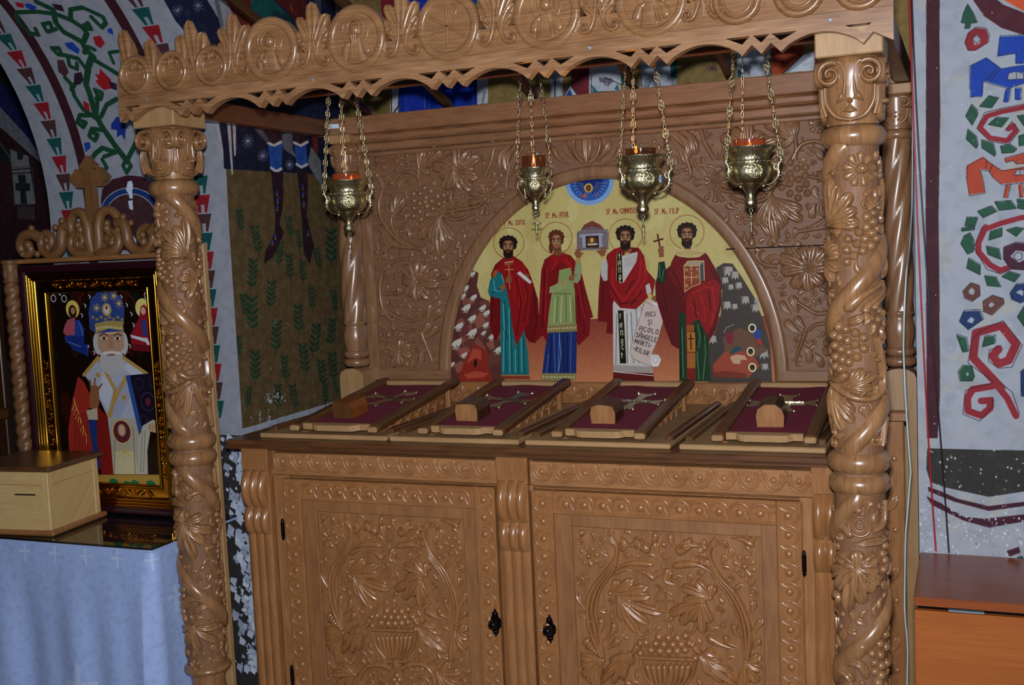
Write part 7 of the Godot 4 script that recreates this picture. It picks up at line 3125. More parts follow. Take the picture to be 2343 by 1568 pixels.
func art_bishop(p: Painter) -> void:
	p.P("170b07", [0, 0, 420, 0, 420, 700, 0, 700])
	p.specks(2,26,["241008","2c130a","12180c","1c0c08","301008"],0,180,420,690,8,24,true)
	p.O("5c1410",4.9,244,563,136.2,125)
	p.O("3c0f0c",2.9,244,563,117.7,110.3)
	p.L("c8ccd4",3.4,[176,651,183,645,178,639])
	p.L("c8ccd4",3.4,[154,622,161,616,157,610])
	p.L("c8ccd4",3.4,[137,590,144,584,140,578])
	p.L("c8ccd4",3.4,[153,488,160,482,156,477])
	p.L("c8ccd4",3.4,[176,466,183,460,179,454])
	p.L("c8ccd4",3.3,[307,647,314,641,310,636])
	p.L("c8ccd4",3.3,[328,620,334,614,330,609])
	p.L("c8ccd4",3.3,[343,591,350,585,346,579])
	p.L("c8ccd4",3.3,[349,555,355,549,351,543])
	p.L("c8ccd4",3.3,[327,487,334,481,330,475])
	p.L("c8ccd4",3.3,[303,463,310,457,306,451])
	p.C("b8bcc8",4,[35,681,55,697,72,676,53,653])
	p.L("a03020",3.4,[46,670,54,685,59,670])
	p.O("b8bcc8",3.5,24,643,10.4,11)
	p.O("b8bcc8",3.5,70,641,10.3,10.9)
	p.C("b8bcc8",3.8,[425,679,443,695,459,675,441,653])
	p.L("a03020",3.2,[434,669,442,684,446,669])
	p.O("b8bcc8",3.4,414,643,9.5,10.5)
	p.O("b8bcc8",3.3,457,642,9.5,10.5)
	p.L("b8bcc8",3.9,[116,693,108,681,118,668])
	p.L("b8bcc8",3.4,[119,692,130,694])
	p.L("b8bcc8",3.9,[147,692,140,680,150,668])
	p.L("b8bcc8",3.4,[150,691,161,693])
	p.L("b8bcc8",3.9,[169,692,162,679,172,667])
	p.L("b8bcc8",3.4,[172,690,183,692])
	p.L("b8bcc8",3.8,[314,687,307,675,317,663])
	p.L("b8bcc8",3.3,[317,686,328,688])
	p.L("b8bcc8",3.8,[345,686,338,675,347,662])
	p.L("b8bcc8",3.3,[348,685,358,687])
	p.L("b8bcc8",3.8,[375,685,368,674,377,661])
	p.L("b8bcc8",3.2,[378,684,388,686])
	p.E("d8c060",103,605,28.7,29.8)
	p.E("2a1a10",102,597,17.2,22.4)
	p.E("a87858",104,600,9.6,11.9)
	p.P("a8505c",[63,551,77,570,104,577,121,560,108,520,66,518,54,528])
	p.P("24408c",[109,570,128,569,145,542,155,520,155,445,100,475,63,496,59,516,104,520])
	p.P("1c2c78",[65,516,142,515,154,448,87,471])
	p.P("101010",[145,539,165,540,158,485,141,490])
	p.L("5c74b8",3.4,[76,496,126,480])
	p.L("5c74b8",3.4,[127,560,139,520])
	p.E("d8c878",394,603,30,31.3)
	p.P("8c1c28",[386,608,401,615,412,603,419,574,441,555,442,507,436,468,408,461,342,466,334,513,356,546,376,570])
	p.E("c8a088",395,594,9.6,12.5)
	p.P("2c3c7c",[385,565,403,565,404,512,386,512])
	p.P("c8c8d0",[335,518,388,507,403,507,426,464,417,459,396,493,340,508])
	p.P("6a1420",[344,488,410,483,436,473,408,461,342,466])
	p.P("9c2c22",[103,381,127,363,153,311,136,261,162,211,158,35,35,30,42,198,68,290])
	p.L("d8a850",2.9,[77,310,81,290,65,265])
	p.L("d8a850",2.9,[81,296,86,276,72,251])
	p.L("d8a850",2.9,[85,282,91,262,78,237])
	p.L("d8a850",2.9,[90,268,96,248,84,223])
	p.L("d8a850",2.9,[94,254,101,234,91,209])
	p.L("d8a850",2.9,[98,240,106,220,97,195])
	p.L("d8a850",2.9,[103,226,111,206,103,181])
	p.L("d8a850",2.9,[107,212,116,192,110,167])
	p.L("d8a850",2.9,[111,198,121,178,116,153])
	p.L("7c1c16",3.5,[78,260,61,128])
	p.L("7c1c16",3.5,[88,260,73,128])
	p.L("7c1c16",3.4,[98,260,85,128])
	p.L("7c1c16",3.4,[109,260,96,129])
	p.L("7c1c16",3.4,[119,260,108,129])
	p.L("7c1c16",3.4,[129,261,119,129])
	p.L("7c1c16",3.4,[139,261,131,130])
	p.P("1e3470",[131,246,167,256,196,162,199,72,148,70])
	p.P("141a38",[163,221,216,247,228,113,201,92])
	p.P("8c1c1c",[430,367,461,314,482,218,469,71,433,70,434,217])
	p.P("a8adbe",[129,388,195,445,298,447,393,389,371,381,322,381,322,313,340,244,339,42,209,37,216,247,180,321,152,361])
	p.P("9aa0b8",[250,337,304,381,316,313,266,243,229,247])
	p.P("bcc1ce",[213,401,250,337,219,272,180,326])
	p.P("bcc1ce",[327,430,378,391,329,386,294,411])
	p.L("b08c48",12.5,[129,386,191,440])
	p.L("b08c48",13.5,[195,443,256,337,229,252])
	p.L("b08c48",12.2,[297,445,393,389])
	p.L("b08c48",11.1,[304,381,216,247])
	p.L("c0a468",2.8,[189,386,213,386])
	p.L("c0a468",2.8,[189,386,199,367])
	p.L("c0a468",2.8,[189,386,175,367])
	p.L("c0a468",2.8,[189,386,165,386])
	p.L("c0a468",2.8,[189,386,179,405])
	p.L("c0a468",2.8,[189,386,203,405])
	p.E("a88850",189,386,8.8,8)
	p.L("c0a468",2.8,[309,371,332,371])
	p.L("c0a468",2.8,[309,371,319,353])
	p.L("c0a468",2.8,[309,371,295,353])
	p.L("c0a468",2.8,[309,371,286,371])
	p.L("c0a468",2.8,[309,371,299,390])
	p.L("c0a468",2.8,[309,371,323,390])
	p.E("a88850",309,371,8.6,7.9)
	p.L("c0a468",2.8,[291,312,314,313])
	p.L("c0a468",2.8,[291,312,301,294])
	p.L("c0a468",2.8,[291,312,277,293])
	p.L("c0a468",2.8,[291,312,268,312])
	p.L("c0a468",2.8,[291,312,281,331])
	p.L("c0a468",2.8,[291,312,305,331])
	p.E("a88850",291,312,8.6,7.9)
	p.P("a8a294",[225,242,340,244,346,42,202,36])
	p.P("c0b890",[230,133,317,135,327,41,221,37])
	p.L("8a8474",4.5,[244,213,226,52])
	p.L("8a8474",4.4,[319,214,313,56])
	p.E("5c2430",271,198,36,37.4)
	p.O("c8a860",4,271,198,37.3,38.9)
	p.E("c4a08c",271,203,12.4,17)
	p.O("c8a860",2.5,271,203,14.9,19)
	p.L("c0a050",2.8,[277,134,314,135])
	p.L("c0a050",2.8,[277,134,302,114])
	p.L("c0a050",2.8,[277,134,274,104])
	p.L("c0a050",2.8,[277,134,249,112])
	p.L("c0a050",2.8,[277,134,240,133])
	p.L("c0a050",2.8,[277,134,253,154])
	p.L("c0a050",2.8,[277,134,280,164])
	p.L("c0a050",2.8,[277,134,305,156])
	p.L("c0a050",2.8,[277,134,314,135])
	p.P("7c1c18",[170,286,216,247,221,162,222,42,171,40,164,161])
	p.P("8c5838",[149,331,170,356,188,346,187,296,174,266,143,276])
	p.L("8c5838",7.9,[156,336,153,368])
	p.L("8c5838",7.9,[169,346,175,373])
	p.L("8c5838",6.8,[184,336,202,356])
	p.P("b8a890",[127,266,175,276,174,236,133,236])
	p.P("1a1424",[304,384,432,394,466,221,339,201])
	p.P("2c4c94",[304,384,321,386,357,204,339,201])
	p.O("3c2c44",3.9,387,299,27.2,29.4)
	p.E("5c2434",387,299,10.9,14.7)
	p.O("342a40",2.9,356,357,17,17.6)
	p.O("342a40",2.9,417,362,16.8,17.5)
	p.O("342a40",3,363,235,17,17.8)
	p.O("342a40",2.9,434,246,16.8,17.6)
	p.P("b4b09e",[324,41,335,175,359,220,400,240,448,234,469,193,461,46,419,45,432,158,414,197,388,201,370,137,364,43])
	p.L("87836f",3.3,[355,205,336,66])
	p.L("87836f",3.3,[367,205,348,67])
	p.L("87836f",3.3,[451,207,433,70])
	p.L("87836f",3.3,[462,207,444,70])
	p.E("b89878",404,216,24.2,14.7)
	p.L("a08060",3.8,[387,223,386,201])
	p.L("a08060",3.8,[399,223,397,201])
	p.L("a08060",3.8,[411,223,409,201])
	p.L("a08060",3.8,[423,224,420,202])
	p.E("b8b4b4",199,490,20,37.1)
	p.E("b8b4b4",307,491,17.1,36.7)
	p.P("b08c70",[201,539,310,542,308,479,284,435,249,418,216,435,198,480])
	p.E("b4b2b2",250,428,49.6,42)
	p.P("b4b2b2",[204,470,224,450,280,452,303,474,291,411,245,386,207,411])
	p.E("b08c70",253,484,34.1,30.5)
	p.L("d4d0cc",7.8,[218,457,250,462,286,458])
	p.L("8c4c40",4.5,[236,451,264,452])
	p.P("a87c5c",[248,519,263,518,265,474,240,473])
	p.E("e0d8d0",226,507,12.4,4.4)
	p.E("241812",226,507,6.2,4.9)
	p.L("5a463c",5,[243,516,226,523,210,516])
	p.L("9c7456",2.2,[236,497,215,498])
	p.E("e0d8d0",282,506,12.3,4.4)
	p.E("241812",282,506,6.2,4.9)
	p.L("5a463c",5,[267,516,285,522,299,515])
	p.L("9c7456",2.2,[270,496,291,498])
	p.L("ac8262",2.2,[225,529,287,530])
	p.P("d0aa88",[226,536,288,538,274,521,237,520])
	p.P("2f4384",[193,524,170,539,169,593,182,635,213,659,248,666,282,660,310,639,321,605,313,557,303,530])
	p.L("b0945c",2.8,[205,607,221,607])
	p.L("b0945c",2.8,[205,607,215,597])
	p.L("b0945c",2.8,[205,607,203,593])
	p.L("b0945c",2.8,[205,607,192,597])
	p.L("b0945c",2.8,[205,607,189,608])
	p.L("b0945c",2.8,[205,607,194,618])
	p.L("b0945c",2.8,[205,607,206,622])
	p.L("b0945c",2.8,[205,607,217,618])
	p.E("c8ac70",205,607,6.2,5.9)
	p.L("b0945c",2.7,[299,620,315,620])
	p.L("b0945c",2.7,[299,620,309,609])
	p.L("b0945c",2.7,[299,620,297,605])
	p.L("b0945c",2.7,[299,620,287,610])
	p.L("b0945c",2.7,[299,620,283,620])
	p.L("b0945c",2.7,[299,620,289,630])
	p.L("b0945c",2.7,[299,620,300,634])
	p.L("b0945c",2.7,[299,620,311,630])
	p.E("c8ac70",299,620,6.1,5.8)
	p.L("b0945c",2.8,[242,641,258,640])
	p.L("b0945c",2.8,[242,641,253,630])
	p.L("b0945c",2.8,[242,641,241,626])
	p.L("b0945c",2.8,[242,641,230,631])
	p.L("b0945c",2.8,[242,641,226,641])
	p.L("b0945c",2.8,[242,641,232,651])
	p.L("b0945c",2.8,[242,641,244,655])
	p.L("b0945c",2.8,[242,641,255,651])
	p.E("c8ac70",242,641,6.2,5.9)
	p.L("b0945c",2.7,[280,645,296,644])
	p.L("b0945c",2.7,[280,645,290,634])
	p.L("b0945c",2.7,[280,645,278,630])
	p.L("b0945c",2.7,[280,645,267,635])
	p.L("b0945c",2.7,[280,645,264,645])
	p.L("b0945c",2.7,[280,645,269,655])
	p.L("b0945c",2.7,[280,645,281,659])
	p.L("b0945c",2.7,[280,645,292,655])
	p.E("c8ac70",280,645,6.1,5.8)
	p.E("b0945c",246,601,19.8,21.5)
	p.E("d0c4b8",246,601,11.1,14.7)
	p.E("5c3c34",246,607,4.9,5.9)
	p.P("a08c50",[193,524,192,556,247,565,314,562,305,532,251,539])
	p.E("d8c890",200,540,3.1,4.9)
	p.E("d8c890",210,541,3.1,4.9)
	p.E("d8c890",220,542,3.1,4.9)
	p.E("d8c890",230,543,3.1,4.9)
	p.E("d8c890",240,544,3.1,4.9)
	p.E("d8c890",250,544,3.1,4.9)
	p.E("d8c890",260,543,3.1,4.9)
	p.E("d8c890",270,542,3.1,4.9)
	p.E("d8c890",280,541,3.1,4.9)
	p.E("d8c890",289,540,3.1,4.9)
	p.E("d8c890",299,539,3.1,4.9)
	p.E("8c7a48",186,577,7.5,4.9)
	p.E("8c7a48",203,570,7.5,4.9)
	p.E("8c7a48",221,577,7.5,4.9)
	p.E("8c7a48",238,570,7.4,4.9)
	p.E("8c7a48",256,576,7.4,4.9)
	p.E("8c7a48",272,569,7.4,4.9)
	p.E("8c7a48",290,575,7.4,4.9)
	p.E("8c7a48",307,568,7.3,4.9)
	p.P("a8843c",[117,49,491,63,486,0,111,-16])
	p.L("6c4a1c",2.5,[117,49,491,63])
	p.P("1f6a42",[200,33,217,41,237,35,242,23,224,23,226,10,210,16,203,14])
	p.P("1f6a42",[256,27,273,35,292,29,298,17,280,18,282,5,266,10,259,8])
	p.P("1f6a42",[289,31,306,39,325,33,331,21,313,22,315,9,300,14,293,12])
	p.P("1f6a42",[355,34,372,41,390,35,396,24,379,24,380,11,365,17,358,15])
	p.P("1f6a42",[406,26,422,33,441,27,446,15,429,16,430,3,416,9,409,6])
	p.P("1f6a42",[438,48,455,55,473,49,479,37,462,38,463,25,448,31,442,29])
	p.E("7c2c24",315,24,5.9,4.8)
	p.E("7c2c24",349,1,5.9,4.8)
	p.E("7c2c24",463,21,5.7,4.7)
func art_pier(p: Painter) -> void:
	p.P("9a9fa8", [0, 0, 1000, 0, 1000, 3000, 0, 3000])
	p.specks(3,120,["979ca6","9da1a9","949aa5","9c9ea1","9fa09e"],0,700,300,2300,8,30,true)
	p.P("3c1620",[42,2724,73,2718,62,1999,62,1829,55,1571,55,1353,54,1132,47,1016,22,1016,25,1573,30,1896])
	p.P("481824",[135,2102,164,2053,202,2021,250,1999,302,1990,303,2037,253,2050,205,2076,183,2099])
	p.P("c9502c",[202,2090,251,2055,303,2042,303,2094,202,2107])
	p.P("1f4c38",[127,2087,141,2059,147,2040,133,2040,131,2028,119,2029,121,2041,111,2044,117,2066])
	p.C("14141a",1.1,[127,2087,142,2059,148,2040,133,2040,132,2028,120,2029,122,2041,112,2044,117,2066])
	p.P("86202a",[126,2016,144,2028,167,2022,173,2006,171,1989,143,1973,126,1975,119,1996])
	p.C("14141a",1.1,[128,2018,146,2030,168,2024,175,2008,173,1991,145,1975,128,1977,121,1998])
	p.P("9a9fa8",[137,2001,147,2012,156,2001,153,1989,142,1987])
	p.C("14141a",1,[137,2001,144,2011,156,2001,147,1990])
	p.P("123a9a",[197,2001,252,1997,302,1990,302,1939,252,1944,249,1931,232,1933,232,1957,192,1954])
	p.C("14141a",1.1,[199,2003,254,1999,304,1991,304,1941,254,1946,251,1933,233,1934,234,1958,194,1956])
	p.P("123a9a",[132,1939,168,1955,201,1925,239,1928,302,1929,302,1885,252,1886,217,1877,188,1889,166,1898,161,1898,159,1864,133,1864,131,1901])
	p.C("14141a",1.1,[130,1938,166,1953,200,1924,238,1927,301,1927,301,1883,250,1884,215,1876,187,1887,164,1896,159,1897,157,1862,131,1863,130,1900])
	p.P("9a9fa8",[214,1897,217,1913,233,1915,250,1910,250,1895])
	p.C("14141a",1,[214,1897,217,1912,233,1915,250,1907,250,1895])
	p.L("14141a",1,[233,1915,235,1896])
	p.L("14141a",1.3,[193,1930,166,1898])
	p.L("14141a",1.3,[198,1926,175,1895])
	p.P("123a9a",[209,1873,220,1874,215,1843,204,1844])
	p.C("14141a",1.1,[211,1875,222,1875,217,1845,206,1846])
	p.P("123a9a",[230,1874,243,1874,242,1846,230,1847])
	p.C("14141a",1.1,[232,1876,245,1876,244,1848,231,1849])
	p.P("1f4c38",[151,1838,172,1863,194,1855,178,1832])
	p.C("14141a",1.1,[151,1839,173,1863,195,1856,179,1833])
	p.P("1f4c38",[133,1845,146,1830,147,1819,134,1794,119,1818])
	p.C("14141a",1.1,[134,1846,147,1831,148,1820,135,1795,120,1819])
	p.P("1f4c38",[124,1786,143,1767,147,1746,143,1737,120,1762])
	p.C("14141a",1.1,[125,1787,144,1768,148,1747,144,1738,121,1763])
	p.P("1f4c38",[155,1758,181,1747,187,1722,184,1715,155,1738])
	p.C("14141a",1.1,[156,1759,182,1748,188,1723,185,1716,156,1739])
	p.P("1f4c38",[197,1739,219,1742,234,1729,226,1721,200,1721])
	p.C("14141a",1.1,[198,1740,220,1743,235,1730,227,1722,201,1722])
	p.P("1f4c38",[170,1793,188,1809,217,1805,200,1784])
	p.C("14141a",1.1,[171,1794,189,1810,217,1806,201,1785])
	p.P("1f4c38",[234,1809,249,1809,270,1792,249,1783])
	p.C("14141a",1.1,[235,1809,250,1810,271,1793,250,1784])
	p.P("1f4c38",[237,1760,267,1768,264,1741,239,1736])
	p.C("14141a",1.1,[238,1761,268,1769,265,1741,239,1736])
	p.L("86202a",11.8,[302,1837,249,1828,201,1822,168,1814,152,1788,174,1761,213,1751,232,1774,226,1787,216,1779])
	p.L("14141a",1.3,[252,1836,201,1830,163,1823,145,1786,174,1753,216,1742,240,1773,224,1797,208,1776])
	p.P("a8402a",[121,1698,158,1717,174,1702,200,1681,249,1686,302,1689,301,1652,249,1650,199,1648,180,1666,171,1683,151,1688,157,1661,162,1630,126,1626,120,1667])
	p.C("14141a",1.1,[123,1696,159,1715,175,1700,201,1679,250,1684,303,1687,303,1649,250,1648,201,1645,181,1664,172,1681,152,1685,159,1659,163,1628,127,1623,121,1665])
	p.P("9a9fa8",[227,1669,233,1679,249,1679,249,1667])
	p.C("14141a",1,[227,1667,233,1679,251,1679,251,1666])
	p.L("14141a",1,[240,1679,243,1666])
	p.L("14141a",1.4,[167,1706,164,1687])
	p.L("14141a",1.4,[180,1696,172,1677])
	p.P("a8402a",[208,1642,219,1645,212,1613,203,1614])
	p.C("14141a",1.1,[210,1644,221,1647,214,1615,204,1616])
	p.P("a8402a",[236,1643,246,1644,247,1613,239,1612])
	p.C("14141a",1.1,[238,1645,248,1646,249,1615,241,1614])
	p.P("a8402a",[206,1708,251,1719,283,1718,283,1694,232,1693,226,1702,209,1698])
	p.C("14141a",1.1,[207,1710,252,1720,283,1720,283,1696,233,1694,226,1703,210,1699])
	p.P("1f4c38",[144,1584,176,1596,189,1581,157,1567])
	p.C("14141a",1.1,[145,1585,177,1597,190,1582,158,1568])
	p.P("1f4c38",[183,1605,219,1606,233,1586,193,1583])
	p.C("14141a",1.1,[184,1606,220,1607,234,1587,194,1584])
	p.P("1f4c38",[233,1609,260,1604,257,1581,235,1586])
	p.C("14141a",1.1,[234,1610,261,1605,258,1582,236,1587])
	p.P("1f4c38",[115,1550,120,1571,145,1569,137,1545])
	p.C("14141a",1.1,[116,1551,121,1572,146,1570,138,1546])
	p.L("86202a",12.6,[301,1565,244,1564,199,1553,163,1540])
	p.P("1f4c38",[107,1544,137,1549,137,1539,108,1536])
	p.C("14141a",1.1,[108,1545,138,1550,138,1540,109,1537])
	p.P("1f4c38",[105,1506,113,1525,127,1532,136,1514,135,1485,121,1479])
	p.C("14141a",1.1,[106,1507,114,1526,128,1533,137,1515,136,1486,122,1480])
	p.P("1f4c38",[123,1470,149,1452,149,1427,118,1445])
	p.C("14141a",1.1,[124,1471,150,1454,150,1428,119,1446])
	p.P("1f4c38",[159,1425,185,1421,196,1396,165,1400])
	p.C("14141a",1.1,[160,1426,186,1422,197,1397,166,1401])
	p.P("1f4c38",[198,1421,214,1434,240,1425,226,1407])
	p.C("14141a",1.1,[199,1422,215,1435,241,1426,227,1408])
	p.P("1f4c38",[173,1533,199,1541,199,1520,169,1511])
	p.C("14141a",1.1,[174,1534,200,1542,200,1521,170,1512])
	p.P("1f4c38",[163,1498,192,1490,197,1463,167,1477])
	p.C("14141a",1.1,[164,1499,193,1491,198,1464,168,1478])
	p.P("1f4c38",[209,1535,231,1541,248,1537,231,1518])
	p.C("14141a",1.1,[209,1536,232,1542,249,1538,232,1519])
	p.L("86202a",13.7,[163,1545,146,1506,146,1485,172,1452,195,1437,214,1443])
	p.L("14141a",1.4,[155,1545,136,1496,165,1441,198,1428,214,1438])
	p.P("40182c",[202,1493,231,1504,266,1498,276,1462,256,1435,218,1439,202,1465])
	p.C("14141a",1.1,[204,1495,233,1506,268,1500,277,1464,258,1437,220,1442,204,1467])
	p.P("9a9fa8",[218,1471,231,1485,250,1481,253,1463,237,1455])
	p.C("14141a",1.4,[225,1471,234,1481,245,1476,244,1463,231,1460])
	p.P("5c3630",[110,1389,129,1410,149,1402,150,1377,132,1363,115,1371])
	p.C("14141a",1.1,[109,1388,128,1409,148,1401,149,1376,131,1362,114,1370])
	p.P("9a9fa8",[123,1389,130,1397,137,1390,135,1379,125,1381])
	p.P("5c3630",[155,1363,177,1378,201,1369,203,1356,175,1328,156,1338])
	p.C("14141a",1.1,[156,1362,178,1377,202,1368,204,1355,176,1327,157,1336])
	p.P("9a9fa8",[168,1353,176,1360,182,1353,173,1346])
	p.P("16305c",[100,1313,110,1338,148,1339,155,1316,121,1291])
	p.C("14141a",1.2,[102,1315,112,1341,150,1342,157,1318,123,1293])
	p.P("9a9fa8",[118,1313,128,1324,136,1318,131,1307])
	p.P("16305c",[216,1381,230,1402,266,1403,272,1371,240,1355,220,1365])
	p.C("14141a",1.1,[218,1383,232,1404,268,1405,274,1373,242,1358,222,1367])
	p.P("9a9fa8",[230,1382,240,1389,247,1385,246,1373])
	p.P("1f4c38",[93,1279,116,1271,121,1237,107,1235])
	p.C("14141a",1.2,[95,1281,118,1273,123,1239,109,1237])
	p.P("1f4c38",[152,1247,158,1274,182,1276,181,1256])
	p.C("14141a",1.1,[154,1250,160,1277,184,1278,183,1258])
	p.P("1f4c38",[98,1186,110,1202,130,1200,136,1175,130,1162,103,1162])
	p.C("14141a",1.2,[96,1186,108,1203,128,1201,134,1175,128,1163,101,1163])
	p.P("9a9fa8",[115,1180,119,1186,122,1180,119,1175])
	p.P("1f4c38",[232,1322,247,1348,269,1342,269,1300,247,1297])
	p.C("14141a",1.1,[234,1324,249,1350,271,1344,270,1302,249,1299])
	p.L("86202a",19.3,[196,1146,144,1207,132,1222,139,1284,197,1301,230,1254,213,1215,190,1206,177,1226,190,1243])
	p.L("14141a",1.4,[183,1159,120,1208,131,1269,151,1289,201,1313,244,1252,220,1198,190,1195,167,1213,169,1240,197,1252])
	p.L("86202a",16.6,[177,1151,130,1142,118,1120,119,1087,150,1076,170,1095,171,1115,150,1113])
	p.L("86202a",15.2,[183,1157,209,1121,229,1076])
	p.L("14141a",1.4,[177,1157,127,1145,113,1138,107,1079,146,1062,176,1099,176,1124])
	p.L("14141a",1.4,[193,1160,221,1135,237,1081])
	p.P("16305c",[239,1186,265,1211,265,1125,240,1125])
	p.C("14141a",1.1,[241,1188,267,1213,267,1127,242,1127])
	p.P("2c2c28",[22,989,246,990,655,999,656,905,245,887,166,870,62,890,28,903,19,937])
	p.P("3c1624",[22,890,54,879,92,862,165,846,245,861,656,884,656,875,245,850,165,834,84,854,24,878])
	p.P("3c1624",[18,865,54,848,106,816,154,813,245,829,656,854,656,835,245,811,165,791,106,806,31,843])
	p.specks(4,170,["b9c3cf","c6ced6","aab4c0"],10,760,400,990,1,4)
	p.specks(5,420,["b9c3cf","c6ced6","8f9aa8","7c8794","aeb8c4"],0,660,400,830,1,5)
	p.P("401c28",[206,734,234,746,237,732,212,719])
	p.P("103c34",[230,720,244,723,244,709,228,710])
	p.specks(6,110,["c2cad2"],5,1000,300,2150,0.6,2.4)
func art_reveal(p: Painter) -> void:
	p.P("8f939e", [0, 0, 740, 0, 740, 2900, 0, 2900])  # whole ground darkened in colour, standing in for flash falloff on this side
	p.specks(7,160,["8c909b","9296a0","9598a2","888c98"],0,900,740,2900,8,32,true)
	p.P("35121c", [158, 900, 196, 900, 196, 2900, 158, 2900])
	p.P("35121c", [537, 2050, 575, 2050, 575, 2900, 537, 2900])
	p.P("0d4a4a", [51,1080,73,1024,98,1024,115,1080])
	p.P("8f939e", [78.4,1050,91,1050,90,1023,80.6,1023])
	p.P("45282a", [51,1140,73,1084,98,1084,115,1140])
	p.P("8f939e", [78.4,1110,91,1110,90,1083,80.6,1083])
	p.P("861420", [51,1200,73,1144,98,1144,115,1200])
	p.P("8f939e", [78.4,1170,91,1170,90,1143,80.6,1143])
	p.P("0d4a4a", [51,1260,73,1204,98,1204,115,1260])
	p.P("8f939e", [78.4,1230,91,1230,90,1203,80.6,1203])
	p.P("45282a", [51,1320,73,1264,98,1264,115,1320])
	p.P("8f939e", [78.4,1290,91,1290,90,1263,80.6,1263])
	p.P("861420", [51,1380,73,1324,98,1324,115,1380])
	p.P("8f939e", [78.4,1350,91,1350,90,1323,80.6,1323])
	p.P("0d4a4a", [51,1440,73,1384,98,1384,115,1440])
	p.P("8f939e", [78.4,1410,91,1410,90,1383,80.6,1383])
	p.P("45282a", [51,1500,73,1444,98,1444,115,1500])
	p.P("8f939e", [78.4,1470,91,1470,90,1443,80.6,1443])
	p.P("861420", [51,1560,73,1504,98,1504,115,1560])
	p.P("8f939e", [78.4,1530,91,1530,90,1503,80.6,1503])
	p.P("0d4a4a", [51,1620,73,1564,98,1564,115,1620])
	p.P("8f939e", [78.4,1590,91,1590,90,1563,80.6,1563])
	p.P("45282a", [51,1680,73,1624,98,1624,115,1680])
	p.P("8f939e", [78.4,1650,91,1650,90,1623,80.6,1623])
	p.P("861420", [51,1740,73,1684,98,1684,115,1740])
	p.P("8f939e", [78.4,1710,91,1710,90,1683,80.6,1683])
	p.P("0d4a4a", [51,1800,73,1744,98,1744,115,1800])
	p.P("8f939e", [78.4,1770,91,1770,90,1743,80.6,1743])
	p.P("45282a", [51,1860,73,1804,98,1804,115,1860])
	p.P("8f939e", [78.4,1830,91,1830,90,1803,80.6,1803])
	p.P("861420", [51,1920,73,1864,98,1864,115,1920])
	p.P("8f939e", [78.4,1890,91,1890,90,1863,80.6,1863])
	p.P("0d4a4a", [51,1980,73,1924,98,1924,115,1980])
	p.P("8f939e", [78.4,1950,91,1950,90,1923,80.6,1923])
	p.P("45282a", [51,2040,73,1984,98,1984,115,2040])
	p.P("8f939e", [78.4,2010,91,2010,90,1983,80.6,1983])
	p.P("861420", [51,2100,73,2044,98,2044,115,2100])
	p.P("8f939e", [78.4,2070,91,2070,90,2043,80.6,2043])
	p.P("0d4a4a", [51,2160,73,2104,98,2104,115,2160])
	p.P("8f939e", [78.4,2130,91,2130,90,2103,80.6,2103])
	p.P("45282a", [51,2220,73,2164,98,2164,115,2220])
	p.P("8f939e", [78.4,2190,91,2190,90,2163,80.6,2163])
	p.P("861420", [51,2280,73,2224,98,2224,115,2280])
	p.P("8f939e", [78.4,2250,91,2250,90,2223,80.6,2223])
	p.P("0d4a4a", [51,2340,73,2284,98,2284,115,2340])
	p.P("8f939e", [78.4,2310,91,2310,90,2283,80.6,2283])
	p.P("45282a", [51,2400,73,2344,98,2344,115,2400])
	p.P("8f939e", [78.4,2370,91,2370,90,2343,80.6,2343])
	p.P("861420", [51,2460,73,2404,98,2404,115,2460])
	p.P("8f939e", [78.4,2430,91,2430,90,2403,80.6,2403])
	p.P("0d4a4a", [51,2520,73,2464,98,2464,115,2520])
	p.P("8f939e", [78.4,2490,91,2490,90,2463,80.6,2463])
	p.P("45282a", [51,2580,73,2524,98,2524,115,2580])
	p.P("8f939e", [78.4,2550,91,2550,90,2523,80.6,2523])
	p.P("861420", [51,2640,73,2584,98,2584,115,2640])
	p.P("8f939e", [78.4,2610,91,2610,90,2583,80.6,2583])
	p.P("0d4a4a", [51,2700,73,2644,98,2644,115,2700])
	p.P("8f939e", [78.4,2670,91,2670,90,2643,80.6,2643])
	p.P("45282a", [51,2760,73,2704,98,2704,115,2760])
	p.P("8f939e", [78.4,2730,91,2730,90,2703,80.6,2703])
	p.P("861420", [51,2820,73,2764,98,2764,115,2820])
	p.P("8f939e", [78.4,2790,91,2790,90,2763,80.6,2763])
	p.P("0d4a4a", [51,2880,73,2824,98,2824,115,2880])
	p.P("8f939e", [78.4,2850,91,2850,90,2823,80.6,2823])
	p.P("45282a", [51,2940,73,2884,98,2884,115,2940])
	p.P("8f939e", [78.4,2910,91,2910,90,2883,80.6,2883])
	p.P("0d4a4a", [611,1097,627,1041,658,1041,675,1097])
	p.P("8f939e", [636,1067,651,1067,650,1040,637,1040])
	p.P("45282a", [611,1157,627,1101,658,1101,675,1157])
	p.P("8f939e", [636,1127,651,1127,650,1100,637,1100])
	p.P("861420", [611,1217,627,1161,658,1161,675,1217])
	p.P("8f939e", [636,1187,651,1187,650,1160,637,1160])
	p.P("0d4a4a", [611,1277,627,1221,658,1221,675,1277])
	p.P("8f939e", [636,1247,651,1247,650,1220,637,1220])
	p.P("45282a", [611,1337,627,1281,658,1281,675,1337])
	p.P("8f939e", [636,1307,651,1307,650,1280,637,1280])
	p.P("861420", [611,1397,627,1341,658,1341,675,1397])
	p.P("8f939e", [636,1367,651,1367,650,1340,637,1340])
	p.P("0d4a4a", [611,1457,627,1401,658,1401,675,1457])
	p.P("8f939e", [636,1427,651,1427,650,1400,637,1400])
	p.P("45282a", [611,1517,627,1461,658,1461,675,1517])
	p.P("8f939e", [636,1487,651,1487,650,1460,637,1460])
	p.P("861420", [611,1577,627,1521,658,1521,675,1577])
